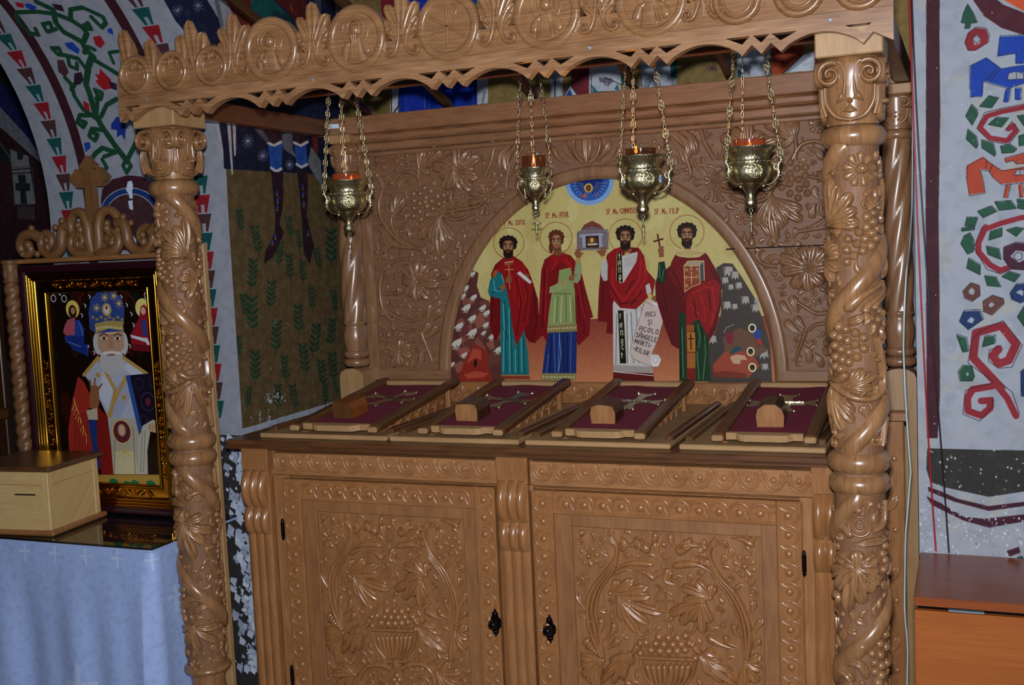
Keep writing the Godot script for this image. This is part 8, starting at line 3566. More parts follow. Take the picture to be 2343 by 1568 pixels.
	p.P("8f939e", [636,1547,651,1547,650,1520,637,1520])
	p.P("0d4a4a", [611,1637,627,1581,658,1581,675,1637])
	p.P("8f939e", [636,1607,651,1607,650,1580,637,1580])
	p.P("45282a", [611,1697,627,1641,658,1641,675,1697])
	p.P("8f939e", [636,1667,651,1667,650,1640,637,1640])
	p.P("861420", [611,1757,627,1701,658,1701,675,1757])
	p.P("8f939e", [636,1727,651,1727,650,1700,637,1700])
	p.P("0d4a4a", [611,1817,627,1761,658,1761,675,1817])
	p.P("8f939e", [636,1787,651,1787,650,1760,637,1760])
	p.P("45282a", [611,1877,627,1821,658,1821,675,1877])
	p.P("8f939e", [636,1847,651,1847,650,1820,637,1820])
	p.P("861420", [611,1937,627,1881,658,1881,675,1937])
	p.P("8f939e", [636,1907,651,1907,650,1880,637,1880])
	p.P("0d4a4a", [611,1997,627,1941,658,1941,675,1997])
	p.P("8f939e", [636,1967,651,1967,650,1940,637,1940])
	p.P("45282a", [611,2057,627,2001,658,2001,675,2057])
	p.P("8f939e", [636,2027,651,2027,650,2000,637,2000])
	p.P("861420", [611,2117,627,2061,658,2061,675,2117])
	p.P("8f939e", [636,2087,651,2087,650,2060,637,2060])
	p.P("0d4a4a", [611,2177,627,2121,658,2121,675,2177])
	p.P("8f939e", [636,2147,651,2147,650,2120,637,2120])
	p.P("45282a", [611,2237,627,2181,658,2181,675,2237])
	p.P("8f939e", [636,2207,651,2207,650,2180,637,2180])
	p.P("861420", [611,2297,627,2241,658,2241,675,2297])
	p.P("8f939e", [636,2267,651,2267,650,2240,637,2240])
	p.P("0d4a4a", [611,2357,627,2301,658,2301,675,2357])
	p.P("8f939e", [636,2327,651,2327,650,2300,637,2300])
	p.P("45282a", [611,2417,627,2361,658,2361,675,2417])
	p.P("8f939e", [636,2387,651,2387,650,2360,637,2360])
	p.P("861420", [611,2477,627,2421,658,2421,675,2477])
	p.P("8f939e", [636,2447,651,2447,650,2420,637,2420])
	p.P("0d4a4a", [611,2537,627,2481,658,2481,675,2537])
	p.P("8f939e", [636,2507,651,2507,650,2480,637,2480])
	p.P("45282a", [611,2597,627,2541,658,2541,675,2597])
	p.P("8f939e", [636,2567,651,2567,650,2540,637,2540])
	p.P("861420", [611,2657,627,2601,658,2601,675,2657])
	p.P("8f939e", [636,2627,651,2627,650,2600,637,2600])
	p.P("0d4a4a", [611,2717,627,2661,658,2661,675,2717])
	p.P("8f939e", [636,2687,651,2687,650,2660,637,2660])
	p.L("14402a",22.1,[366,1882,331,1934,299,2000,287,2045,296,2104,298,2143,341,2199,375,2230])
	p.L("14402a",19.5,[375,2230,362,2252,366,2277,318,2319,311,2352,334,2396,295,2429])
	p.L("14402a",18.1,[363,2272,401,2303,398,2324,372,2354,333,2380])
	p.L("14402a",15.4,[333,2380,269,2398,192,2406,174,2376,187,2331,217,2322,221,2343])
	p.L("14402a",15.2,[372,2354,397,2387,444,2388,495,2347,492,2327,467,2315,453,2353])
	p.L("14402a",13.6,[398,2324,429,2336,427,2315,405,2318,408,2331])
	p.L("14402a",13.9,[297,2332,257,2327,259,2354,290,2355,284,2339])
	p.L("14402a",16.5,[375,2215,423,2175,468,2136])
	p.L("14402a",15,[381,2225,370,2246,350,2243,379,2260,395,2248])
	p.L("14402a",15.1,[328,2185,316,2227,277,2242,246,2250,237,2272,265,2269,261,2254])
	p.L("14402a",13.8,[277,2231,268,2207,291,2194,302,2213])
	p.L("14402a",16.5,[291,2025,246,2064,232,2110,240,2149,228,2171])
	p.L("14402a",13.8,[230,2130,269,2156])
	p.L("14402a",15,[287,2030,325,2101,323,2121,347,2108,332,2090,315,2092])
	p.L("14402a",15,[307,2033,347,2069,396,2084])
	p.L("14402a",15.1,[261,2042,225,2046,203,2023,221,2006,239,2020,223,2026])
	p.L("14402a",15,[296,1990,255,1998,234,1975,253,1959,272,1977,256,1984])
	p.L("14402a",16.3,[326,1915,276,1933,239,1916,213,1893])
	p.L("14402a",13.4,[326,1915,273,1904])
	p.L("14402a",15,[264,1895,276,1869,254,1856])
	p.L("14402a",17.7,[367,1887,419,1941,466,2010])
	p.L("14402a",14.7,[365,1892,344,1869,354,1847,377,1867,365,1892])
	p.L("14402a",11.8,[442,2198,444,2232,480,2233])
	p.P("103a9a",[296,2283,328,2282,340,2255,325,2241,298,2265])
	p.P("103a9a",[244,2429,265,2428,281,2412,261,2402,242,2415])
	p.P("103a9a",[205,1956,230,1956,227,1937,201,1924])
	p.P("14308a",[339,2006,371,2028,403,2015,390,1982,376,1950,368,1970,347,1962,355,1985,332,1990])
	p.P("103a9a",[485,2308,503,2308,495,2286,480,2296])
	p.P("9a1420",[415,2289,445,2290,447,2264,420,2250,409,2262])
	p.P("9a1420",[351,2173,365,2166,380,2187,390,2168,403,2147,389,2119,358,2117,344,2139,342,2151,355,2152])
	p.P("9a1420",[259,2092,278,2078,270,2054,252,2063])
	p.P("9a1420",[216,2441,243,2432,234,2416,212,2423])
	p.P("452830",[231,2232,257,2229,253,2188,229,2173,213,2193])
	p.P("2c1428",[271,2181,302,2183,297,2158,274,2143,252,2148])
	p.P("2c1428",[343,2416,376,2406,370,2383,344,2395])
	p.P("2c1428",[392,2144,418,2131,408,2110,389,2119])
	p.P("381820",[229,1762,241,1799,290,1829,355,1838,410,1831,457,1805,484,1766,492,1705,481,1589,212,1599])
	p.L("b0b8c4",2.7,[221,1719,225,1736,235,1751,248,1765,266,1777,287,1787,310,1793,334,1797,359,1797,383,1794,405,1787,425,1779,442,1767,455,1754,465,1738,470,1722,471,1706])
	p.L("12306c",16.9,[230,1712,233,1728,242,1743,255,1757,271,1768,290,1777,312,1784,334,1787,357,1787,379,1785,400,1779,419,1770,435,1759,447,1746,456,1731,461,1715,462,1699])
	p.L("b0b8c4",2.7,[241,1709,245,1723,253,1737,264,1750,279,1760,296,1769,315,1775,335,1778,356,1778,376,1775,394,1770,411,1762,425,1752,437,1740,445,1727,449,1712,450,1698])
	p.P("3c2228",[244,1706,278,1759,356,1778,420,1751,447,1696,437,1590,234,1599])
	p.P("c4d4e4",[352,1818,369,1820,372,1805,365,1782,365,1763,350,1762,350,1778,340,1791])
	p.P("c4d4e4",[343,1755,362,1757,361,1724,346,1729])
	p.P("b0b8c4",[322,1600,328,1628,348,1649,364,1629,364,1596])
	p.P("5c4440",[337,1628,350,1639,357,1620,344,1608])
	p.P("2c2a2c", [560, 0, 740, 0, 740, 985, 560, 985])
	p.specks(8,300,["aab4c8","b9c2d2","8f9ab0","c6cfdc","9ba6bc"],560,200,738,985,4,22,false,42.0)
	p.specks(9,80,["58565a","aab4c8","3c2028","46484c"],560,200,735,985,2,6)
func art_face(p: Painter) -> void:
	p.P("161c3c", [0, 0, 1600, 0, 1600, 3000, 0, 3000])
	p.P("5c4a2e",[849,1834,1603,1853,1837,1855,1721,830,749,919])
	p.P("a0a6b4",[848,1006,1509,1013,1886,1015,1842,629,831,847])
	p.P("a4a8b4",[568,2302,610,2314,724,2235,805,2130,854,1980,875,1833,869,1632,862,1402,848,1006,747,1002,777,1677,736,2070,669,2189])
	p.L("1c3826",4.5,[917,1437,931,1396,934,1354])
	p.P("1b3a26",[918,1424,909,1427,900,1434,899,1441,908,1438,916,1431])
	p.P("1b3a26",[918,1424,927,1426,938,1432,940,1439,930,1437,921,1430])
	p.P("1b3a26",[921,1410,911,1413,903,1420,902,1428,911,1424,919,1417])
	p.P("1b3a26",[921,1410,930,1412,941,1418,943,1425,933,1422,924,1416])
	p.P("1b3a26",[924,1396,914,1399,906,1406,905,1414,914,1410,922,1403])
	p.P("1b3a26",[924,1396,933,1398,944,1404,946,1411,936,1408,927,1402])
	p.P("1b3a26",[926,1382,917,1385,909,1392,908,1400,917,1396,924,1389])
	p.P("1b3a26",[926,1382,936,1384,946,1390,949,1397,939,1394,930,1388])
	p.P("1b3a26",[929,1368,920,1371,912,1378,911,1385,920,1382,927,1374])
	p.P("1b3a26",[929,1368,939,1370,949,1375,952,1383,942,1380,933,1374])
	p.L("1c3826",4.6,[1002,1654,1020,1605,1025,1556])
	p.P("1b3a26",[1003,1639,992,1642,982,1649,981,1658,992,1654,1001,1646])
	p.P("1b3a26",[1003,1639,1015,1642,1028,1649,1030,1658,1018,1654,1007,1646])
	p.P("1b3a26",[1007,1622,996,1625,985,1633,985,1642,996,1638,1005,1630])
	p.P("1b3a26",[1007,1622,1019,1625,1032,1633,1034,1641,1022,1638,1011,1630])
	p.P("1b3a26",[1011,1606,1000,1609,989,1616,989,1625,1000,1621,1009,1613])
	p.P("1b3a26",[1011,1606,1023,1608,1036,1616,1038,1625,1026,1621,1015,1613])
	p.P("1b3a26",[1015,1589,1004,1592,993,1600,992,1609,1003,1605,1012,1597])
	p.P("1b3a26",[1015,1589,1027,1592,1039,1599,1042,1608,1030,1604,1019,1597])
	p.P("1b3a26",[1019,1572,1008,1575,997,1583,996,1592,1007,1588,1016,1580])
	p.P("1b3a26",[1019,1572,1031,1575,1043,1583,1046,1591,1034,1588,1023,1580])
	p.L("1c3826",4.4,[924,1706,936,1668,939,1630])
	p.P("1b3a26",[925,1694,916,1696,908,1702,907,1709,916,1706,923,1700])
	p.P("1b3a26",[925,1694,934,1697,943,1703,945,1710,936,1707,928,1700])
	p.P("1b3a26",[927,1681,919,1684,910,1690,910,1696,918,1693,925,1687])
	p.P("1b3a26",[927,1681,936,1684,946,1690,948,1697,939,1694,930,1687])
	p.P("1b3a26",[930,1668,921,1671,913,1677,912,1684,921,1681,928,1675])
	p.P("1b3a26",[930,1668,939,1671,948,1677,950,1684,941,1681,933,1675])
	p.P("1b3a26",[932,1656,924,1658,915,1664,915,1671,923,1668,930,1662])
	p.P("1b3a26",[932,1656,941,1658,951,1664,953,1671,944,1668,935,1662])
	p.P("1b3a26",[935,1643,926,1645,918,1651,917,1658,926,1655,933,1649])
	p.P("1b3a26",[935,1643,944,1645,954,1651,956,1658,946,1655,938,1649])
	p.L("1c3826",4.9,[1148,1601,1134,1559,1125,1516])
	p.P("1b3a26",[1146,1588,1136,1590,1126,1597,1125,1605,1135,1601,1144,1594])
	p.P("1b3a26",[1146,1588,1157,1590,1168,1597,1170,1604,1159,1601,1150,1594])
	p.P("1b3a26",[1142,1573,1132,1576,1122,1583,1121,1591,1131,1587,1140,1580])
	p.P("1b3a26",[1142,1573,1153,1575,1164,1582,1166,1590,1155,1587,1146,1580])
	p.P("1b3a26",[1138,1559,1128,1561,1118,1568,1118,1576,1128,1573,1136,1566])
	p.P("1b3a26",[1138,1559,1149,1561,1160,1568,1162,1575,1152,1572,1142,1565])
	p.P("1b3a26",[1134,1544,1124,1547,1114,1554,1114,1562,1124,1558,1132,1551])
	p.P("1b3a26",[1134,1544,1145,1546,1156,1553,1158,1561,1148,1558,1138,1551])
	p.P("1b3a26",[1130,1530,1120,1533,1110,1540,1110,1547,1120,1544,1128,1537])
	p.P("1b3a26",[1130,1530,1141,1532,1152,1539,1155,1546,1144,1543,1134,1536])
	p.L("1c3826",5,[1193,1557,1197,1511,1196,1465])
	p.P("1b3a26",[1192,1543,1181,1546,1171,1553,1170,1562,1181,1558,1190,1550])
	p.P("1b3a26",[1192,1543,1204,1545,1216,1552,1219,1560,1207,1557,1196,1550])
	p.P("1b3a26",[1193,1527,1182,1530,1171,1538,1171,1546,1181,1542,1190,1534])
	p.P("1b3a26",[1193,1527,1205,1529,1217,1536,1219,1545,1208,1541,1197,1534])
	p.P("1b3a26",[1193,1511,1182,1514,1172,1522,1171,1530,1182,1526,1191,1519])
	p.P("1b3a26",[1193,1511,1205,1514,1217,1521,1220,1529,1208,1526,1197,1519])
	p.P("1b3a26",[1194,1496,1183,1499,1172,1507,1172,1515,1182,1511,1191,1503])
	p.P("1b3a26",[1194,1496,1206,1498,1218,1505,1221,1513,1209,1510,1198,1503])
	p.P("1b3a26",[1194,1480,1183,1483,1173,1491,1172,1499,1183,1495,1192,1487])
	p.P("1b3a26",[1194,1480,1206,1482,1219,1489,1221,1497,1209,1494,1198,1487])
	p.L("1c3826",5.1,[1279,1534,1277,1493,1273,1451])
	p.P("1b3a26",[1278,1521,1267,1524,1258,1531,1257,1538,1267,1535,1275,1528])
	p.P("1b3a26",[1278,1521,1288,1523,1300,1530,1302,1537,1291,1534,1281,1528])
	p.P("1b3a26",[1277,1507,1266,1510,1257,1517,1256,1524,1266,1521,1274,1514])
	p.P("1b3a26",[1277,1507,1287,1509,1299,1515,1301,1523,1290,1520,1280,1514])
	p.P("1b3a26",[1276,1493,1265,1496,1256,1503,1255,1510,1265,1507,1273,1500])
	p.P("1b3a26",[1276,1493,1286,1495,1298,1501,1300,1509,1289,1506,1279,1499])
	p.P("1b3a26",[1275,1479,1264,1482,1255,1489,1254,1496,1264,1492,1272,1485])
	p.P("1b3a26",[1275,1479,1286,1481,1297,1487,1299,1494,1288,1492,1278,1485])
	p.P("1b3a26",[1274,1464,1263,1467,1254,1475,1253,1482,1263,1478,1271,1471])
	p.P("1b3a26",[1274,1464,1285,1467,1296,1473,1298,1480,1287,1477,1277,1471])
	p.L("1c3826",5.2,[1323,1441,1325,1396,1323,1351])
	p.P("1b3a26",[1322,1426,1311,1430,1300,1437,1299,1446,1310,1441,1319,1434])
	p.P("1b3a26",[1322,1426,1334,1429,1346,1435,1349,1443,1337,1440,1326,1433])
	p.P("1b3a26",[1322,1411,1311,1414,1300,1422,1299,1430,1310,1426,1319,1418])
	p.P("1b3a26",[1322,1411,1334,1413,1346,1420,1349,1428,1337,1425,1326,1418])
	p.P("1b3a26",[1322,1396,1311,1399,1300,1407,1299,1415,1310,1411,1319,1403])
	p.P("1b3a26",[1322,1396,1334,1398,1346,1404,1349,1412,1337,1409,1326,1403])
	p.P("1b3a26",[1322,1380,1311,1384,1300,1392,1299,1400,1310,1396,1319,1388])
	p.P("1b3a26",[1322,1380,1334,1382,1346,1389,1349,1397,1337,1394,1326,1387])
	p.P("1b3a26",[1322,1365,1311,1369,1300,1377,1299,1385,1310,1380,1319,1373])
	p.P("1b3a26",[1322,1365,1334,1367,1346,1373,1349,1381,1337,1379,1326,1372])
	p.L("1c3826",4.6,[990,1548,974,1495,964,1442])
	p.P("1b3a26",[987,1531,974,1534,963,1543,962,1553,974,1548,984,1539])
	p.P("1b3a26",[987,1531,1000,1533,1013,1542,1016,1551,1003,1547,991,1539])
	p.P("1b3a26",[982,1513,970,1516,959,1525,958,1535,970,1530,980,1521])
	p.P("1b3a26",[982,1513,995,1515,1009,1523,1012,1533,999,1529,987,1521])
	p.P("1b3a26",[978,1495,966,1498,954,1507,954,1517,966,1512,975,1503])
	p.P("1b3a26",[978,1495,991,1497,1005,1505,1007,1515,994,1511,983,1503])
	p.P("1b3a26",[974,1477,962,1480,950,1489,949,1499,961,1494,971,1485])
	p.P("1b3a26",[974,1477,987,1479,1000,1487,1003,1497,990,1493,978,1485])
	p.P("1b3a26",[969,1459,957,1462,946,1472,945,1481,957,1476,967,1467])
	p.P("1b3a26",[969,1459,982,1461,996,1469,999,1479,986,1475,974,1467])
	p.L("1c3826",4.8,[1084,1470,1072,1421,1064,1372])
	p.P("1b3a26",[1081,1454,1070,1458,1059,1466,1058,1475,1069,1471,1079,1463])
	p.P("1b3a26",[1081,1454,1094,1457,1107,1464,1110,1473,1097,1470,1086,1462])
	p.P("1b3a26",[1078,1438,1066,1441,1055,1450,1055,1459,1066,1454,1075,1446])
	p.P("1b3a26",[1078,1438,1090,1440,1103,1447,1106,1456,1093,1453,1082,1445])
	p.P("1b3a26",[1074,1421,1063,1425,1052,1433,1051,1442,1063,1437,1072,1429])
	p.P("1b3a26",[1074,1421,1087,1423,1100,1430,1103,1439,1090,1436,1079,1429])
	p.P("1b3a26",[1071,1404,1059,1408,1048,1416,1048,1425,1059,1421,1068,1412])
	p.P("1b3a26",[1071,1404,1083,1406,1096,1414,1099,1422,1087,1419,1075,1412])
	p.P("1b3a26",[1068,1387,1056,1391,1045,1400,1044,1409,1056,1404,1065,1396])
	p.P("1b3a26",[1068,1387,1080,1390,1093,1397,1096,1406,1083,1402,1072,1395])
	p.L("1c3826",4.5,[966,1427,964,1364,959,1301])
	p.P("1b3a26",[965,1407,950,1412,937,1423,936,1434,950,1428,961,1417])
	p.P("1b3a26",[965,1407,980,1410,996,1419,999,1430,984,1426,970,1417])
	p.P("1b3a26",[963,1386,949,1390,936,1401,935,1413,949,1407,960,1396])
	p.P("1b3a26",[963,1386,979,1388,995,1398,998,1409,982,1405,969,1395])
	p.P("1b3a26",[962,1364,948,1369,934,1380,933,1391,947,1386,959,1375])
	p.P("1b3a26",[962,1364,977,1367,993,1376,997,1387,981,1383,967,1374])
	p.P("1b3a26",[961,1343,947,1348,933,1359,932,1370,946,1364,958,1353])
	p.P("1b3a26",[961,1343,976,1345,992,1354,996,1366,980,1362,966,1353])
	p.P("1b3a26",[960,1321,945,1326,932,1338,931,1349,945,1343,957,1332])
	p.P("1b3a26",[960,1321,975,1324,991,1333,994,1344,979,1340,965,1331])
	p.L("1c3826",4.8,[1099,1336,1087,1280,1078,1222])
	p.P("1b3a26",[1097,1318,1083,1323,1070,1333,1069,1343,1083,1338,1094,1328])
	p.P("1b3a26",[1097,1318,1111,1320,1126,1328,1129,1339,1115,1335,1102,1327])
	p.P("1b3a26",[1093,1299,1079,1303,1067,1314,1066,1324,1079,1318,1090,1308])
	p.P("1b3a26",[1093,1299,1107,1301,1122,1309,1126,1319,1111,1316,1098,1308])
	p.P("1b3a26",[1089,1279,1076,1284,1063,1294,1062,1305,1075,1299,1086,1289])
	p.P("1b3a26",[1089,1279,1104,1281,1119,1289,1122,1300,1107,1296,1094,1288])
	p.P("1b3a26",[1086,1260,1072,1265,1059,1275,1058,1286,1072,1280,1083,1269])
	p.P("1b3a26",[1086,1260,1100,1262,1115,1270,1118,1280,1104,1277,1091,1269])
	p.P("1b3a26",[1082,1241,1068,1245,1056,1256,1055,1266,1068,1260,1079,1250])
	p.P("1b3a26",[1082,1241,1096,1243,1111,1250,1114,1261,1100,1257,1087,1249])
	p.L("1c3826",5.1,[1232,1381,1231,1329,1227,1277])
	p.P("1b3a26",[1231,1364,1218,1368,1206,1377,1205,1386,1218,1381,1228,1372])
	p.P("1b3a26",[1231,1364,1244,1366,1258,1374,1261,1383,1247,1380,1235,1372])
	p.P("1b3a26",[1230,1346,1217,1350,1205,1360,1205,1369,1217,1364,1227,1355])
	p.P("1b3a26",[1230,1346,1243,1349,1257,1356,1260,1365,1247,1362,1234,1354])
	p.P("1b3a26",[1229,1329,1216,1333,1204,1342,1204,1351,1216,1346,1226,1337])
	p.P("1b3a26",[1229,1329,1242,1331,1256,1338,1259,1347,1246,1344,1234,1337])
	p.P("1b3a26",[1228,1311,1216,1315,1204,1325,1203,1334,1215,1329,1225,1320])
	p.P("1b3a26",[1228,1311,1242,1313,1256,1320,1258,1330,1245,1326,1233,1319])
	p.P("1b3a26",[1227,1293,1215,1298,1203,1307,1202,1316,1214,1311,1225,1302])
	p.P("1b3a26",[1227,1293,1241,1295,1255,1303,1258,1312,1244,1309,1232,1301])
	p.L("1c3826",5.3,[1345,1306,1321,1247,1307,1187])
	p.P("1b3a26",[1341,1287,1326,1292,1311,1303,1310,1314,1325,1308,1337,1297])
	p.P("1b3a26",[1341,1287,1357,1289,1374,1298,1377,1309,1361,1305,1346,1296])
	p.P("1b3a26",[1334,1267,1319,1272,1305,1283,1304,1294,1319,1288,1331,1277])
	p.P("1b3a26",[1334,1267,1350,1269,1367,1277,1371,1288,1354,1285,1340,1276])
	p.P("1b3a26",[1328,1246,1313,1251,1298,1263,1297,1274,1312,1267,1324,1256])
	p.P("1b3a26",[1328,1246,1344,1249,1361,1257,1364,1268,1348,1264,1333,1256])
	p.P("1b3a26",[1321,1226,1306,1231,1292,1242,1291,1254,1306,1247,1318,1236])
	p.P("1b3a26",[1321,1226,1337,1228,1354,1236,1358,1247,1341,1244,1327,1235])
	p.P("1b3a26",[1315,1206,1300,1211,1285,1222,1284,1233,1299,1227,1311,1216])
	p.P("1b3a26",[1315,1206,1331,1208,1347,1216,1351,1227,1335,1224,1320,1215])
	p.L("1c3826",5.5,[1454,1317,1435,1263,1423,1210])
	p.P("1b3a26",[1450,1299,1436,1304,1423,1314,1422,1323,1436,1318,1447,1308])
	p.P("1b3a26",[1450,1299,1465,1301,1480,1309,1484,1319,1469,1315,1455,1308])
	p.P("1b3a26",[1445,1281,1431,1286,1418,1295,1417,1305,1431,1300,1442,1290])
	p.P("1b3a26",[1445,1281,1460,1283,1475,1291,1478,1300,1463,1297,1450,1290])
	p.P("1b3a26",[1440,1263,1426,1268,1413,1277,1412,1287,1425,1282,1437,1272])
	p.P("1b3a26",[1440,1263,1454,1265,1470,1272,1473,1282,1458,1279,1445,1271])
	p.P("1b3a26",[1435,1245,1421,1249,1407,1259,1407,1269,1420,1264,1431,1254])
	p.P("1b3a26",[1435,1245,1449,1247,1465,1254,1468,1264,1453,1261,1440,1253])
	p.P("1b3a26",[1429,1227,1415,1231,1402,1241,1401,1251,1415,1246,1426,1236])
	p.P("1b3a26",[1429,1227,1444,1229,1459,1236,1463,1246,1448,1243,1434,1235])
	p.L("1c3826",5.1,[1245,1244,1256,1185,1258,1127])
	p.P("1b3a26",[1245,1225,1231,1230,1218,1241,1217,1251,1231,1245,1242,1235])
	p.P("1b3a26",[1245,1225,1260,1227,1276,1235,1279,1245,1264,1242,1250,1234])
	p.P("1b3a26",[1247,1205,1233,1210,1220,1221,1219,1231,1233,1225,1244,1215])
	p.P("1b3a26",[1247,1205,1262,1207,1278,1215,1281,1225,1266,1222,1252,1214])
	p.P("1b3a26",[1249,1186,1235,1191,1222,1201,1221,1212,1235,1206,1246,1195])
	p.P("1b3a26",[1249,1186,1264,1187,1280,1195,1283,1205,1268,1202,1254,1194])
	p.P("1b3a26",[1251,1166,1237,1171,1224,1181,1223,1192,1237,1186,1248,1175])
	p.P("1b3a26",[1251,1166,1266,1167,1282,1175,1285,1185,1270,1182,1257,1174])
	p.P("1b3a26",[1254,1146,1239,1151,1226,1162,1225,1172,1239,1166,1250,1155])
	p.P("1b3a26",[1254,1146,1268,1147,1284,1155,1287,1165,1272,1162,1259,1154])
	p.L("1c3826",4.6,[964,1249,961,1193,956,1138])
	p.P("1b3a26",[963,1232,950,1236,938,1247,937,1257,950,1251,960,1241])
	p.P("1b3a26",[963,1232,976,1233,990,1241,993,1251,980,1248,967,1240])
	p.P("1b3a26",[961,1213,949,1217,937,1228,936,1238,948,1232,959,1222])
	p.P("1b3a26",[961,1213,975,1214,989,1222,992,1232,978,1229,966,1221])
	p.P("1b3a26",[960,1194,947,1198,935,1209,935,1219,947,1213,957,1203])
	p.P("1b3a26",[960,1194,973,1195,988,1203,991,1213,977,1210,965,1202])
	p.P("1b3a26",[959,1175,946,1179,934,1190,933,1200,946,1194,956,1184])
	p.P("1b3a26",[959,1175,972,1176,986,1184,989,1193,976,1191,963,1183])
	p.P("1b3a26",[957,1156,945,1161,933,1171,932,1181,944,1175,955,1165])
	p.P("1b3a26",[957,1156,971,1157,985,1164,988,1174,974,1171,962,1164])
	p.L("1c3826",4.9,[1130,1214,1131,1168,1129,1122])
	p.P("1b3a26",[1129,1200,1118,1204,1108,1212,1107,1220,1118,1216,1127,1207])
	p.P("1b3a26",[1129,1200,1141,1201,1153,1207,1155,1215,1144,1213,1133,1207])
	p.P("1b3a26",[1129,1184,1118,1188,1108,1197,1107,1205,1118,1200,1127,1192])
	p.P("1b3a26",[1129,1184,1140,1185,1152,1191,1155,1200,1143,1197,1133,1191])
	p.P("1b3a26",[1129,1168,1118,1172,1108,1181,1107,1189,1118,1184,1126,1176])
	p.P("1b3a26",[1129,1168,1140,1170,1152,1176,1155,1184,1143,1181,1133,1175])
	p.P("1b3a26",[1128,1153,1118,1157,1107,1165,1107,1174,1117,1169,1126,1160])
	p.P("1b3a26",[1128,1153,1140,1154,1152,1160,1155,1168,1143,1166,1132,1160])
	p.P("1b3a26",[1128,1137,1117,1141,1107,1150,1106,1158,1117,1153,1126,1145])
	p.P("1b3a26",[1128,1137,1140,1138,1152,1144,1154,1152,1143,1150,1132,1144])
	p.L("1c3826",5.4,[1355,1176,1367,1124,1368,1072])
	p.P("1b3a26",[1355,1160,1343,1165,1330,1174,1330,1183,1342,1178,1352,1168])
	p.P("1b3a26",[1355,1160,1369,1162,1383,1168,1386,1177,1372,1174,1360,1168])
	p.P("1b3a26",[1358,1142,1345,1147,1333,1156,1332,1166,1344,1160,1355,1151])
	p.P("1b3a26",[1358,1142,1371,1144,1385,1150,1388,1159,1374,1157,1362,1150])
	p.P("1b3a26",[1360,1125,1347,1129,1335,1139,1334,1148,1347,1143,1357,1133])
	p.P("1b3a26",[1360,1125,1373,1126,1387,1132,1390,1141,1377,1139,1364,1132])
	p.P("1b3a26",[1362,1107,1349,1111,1337,1121,1336,1131,1349,1125,1359,1115])
	p.P("1b3a26",[1362,1107,1376,1108,1390,1115,1393,1124,1379,1121,1367,1114])
	p.P("1b3a26",[1364,1089,1351,1094,1339,1104,1338,1113,1351,1107,1361,1098])
	p.P("1b3a26",[1364,1089,1378,1090,1392,1097,1395,1106,1381,1103,1369,1097])
	p.L("1c3826",4.8,[1080,1121,1075,1079,1071,1036])
	p.P("1b3a26",[1078,1108,1068,1112,1059,1120,1058,1127,1068,1123,1076,1115])
	p.P("1b3a26",[1078,1108,1089,1109,1100,1114,1102,1122,1092,1120,1082,1114])
	p.P("1b3a26",[1077,1093,1067,1097,1057,1105,1057,1113,1066,1108,1075,1100])
	p.P("1b3a26",[1077,1093,1087,1094,1098,1100,1101,1107,1090,1105,1080,1100])
	p.P("1b3a26",[1075,1079,1065,1083,1056,1091,1055,1099,1065,1094,1073,1086])
	p.P("1b3a26",[1075,1079,1086,1080,1097,1085,1099,1093,1088,1091,1079,1085])
	p.P("1b3a26",[1074,1064,1064,1068,1054,1077,1054,1084,1063,1080,1071,1071])
	p.P("1b3a26",[1074,1064,1084,1065,1095,1071,1098,1078,1087,1076,1077,1071])
	p.P("1b3a26",[1072,1050,1062,1054,1053,1062,1052,1070,1062,1065,1070,1057])
	p.P("1b3a26",[1072,1050,1083,1051,1094,1056,1096,1064,1085,1062,1076,1056])
	p.L("1c3826",4.5,[920,1138,907,1103,900,1068])
	p.P("1b3a26",[917,1126,909,1130,901,1136,901,1143,909,1139,916,1132])
	p.P("1b3a26",[917,1126,926,1127,935,1132,937,1138,928,1136,920,1132])
	p.P("1b3a26",[914,1114,906,1118,898,1124,898,1131,906,1127,912,1120])
	p.P("1b3a26",[914,1114,923,1115,932,1120,933,1126,925,1124,917,1120])
	p.P("1b3a26",[911,1102,902,1106,895,1113,894,1119,902,1115,909,1108])
	p.P("1b3a26",[911,1102,919,1103,928,1108,930,1114,921,1113,914,1108])
	p.P("1b3a26",[907,1090,899,1094,891,1101,891,1107,899,1103,905,1097])
	p.P("1b3a26",[907,1090,916,1091,925,1096,927,1102,918,1101,910,1096])
	p.P("1b3a26",[904,1079,896,1082,888,1089,888,1095,896,1091,902,1085])
	p.P("1b3a26",[904,1079,912,1079,921,1084,923,1090,915,1089,907,1084])
	p.L("1c3826",5,[1166,1110,1177,1064,1179,1020])
	p.P("1b3a26",[1166,1096,1156,1100,1146,1108,1145,1116,1156,1111,1164,1103])
	p.P("1b3a26",[1166,1096,1177,1097,1189,1102,1191,1110,1180,1108,1170,1102])
	p.P("1b3a26",[1168,1080,1158,1084,1148,1093,1147,1101,1158,1096,1166,1088])
	p.P("1b3a26",[1168,1080,1180,1081,1191,1087,1194,1094,1182,1092,1172,1087])
	p.P("1b3a26",[1171,1065,1160,1069,1150,1078,1150,1086,1160,1081,1168,1072])
	p.P("1b3a26",[1171,1065,1182,1066,1193,1071,1196,1079,1185,1077,1175,1071])
	p.P("1b3a26",[1173,1050,1162,1054,1152,1062,1152,1070,1162,1065,1171,1057])
	p.P("1b3a26",[1173,1050,1184,1051,1196,1056,1198,1064,1187,1062,1177,1056])
	p.P("1b3a26",[1175,1034,1165,1039,1155,1047,1154,1055,1164,1050,1173,1042])
	p.P("1b3a26",[1175,1034,1186,1035,1198,1041,1200,1048,1189,1046,1179,1041])
	p.L("1c3826",5.5,[1432,1192,1438,1137,1437,1082])
	p.P("1b3a26",[1432,1175,1418,1180,1405,1190,1404,1200,1417,1194,1429,1184])
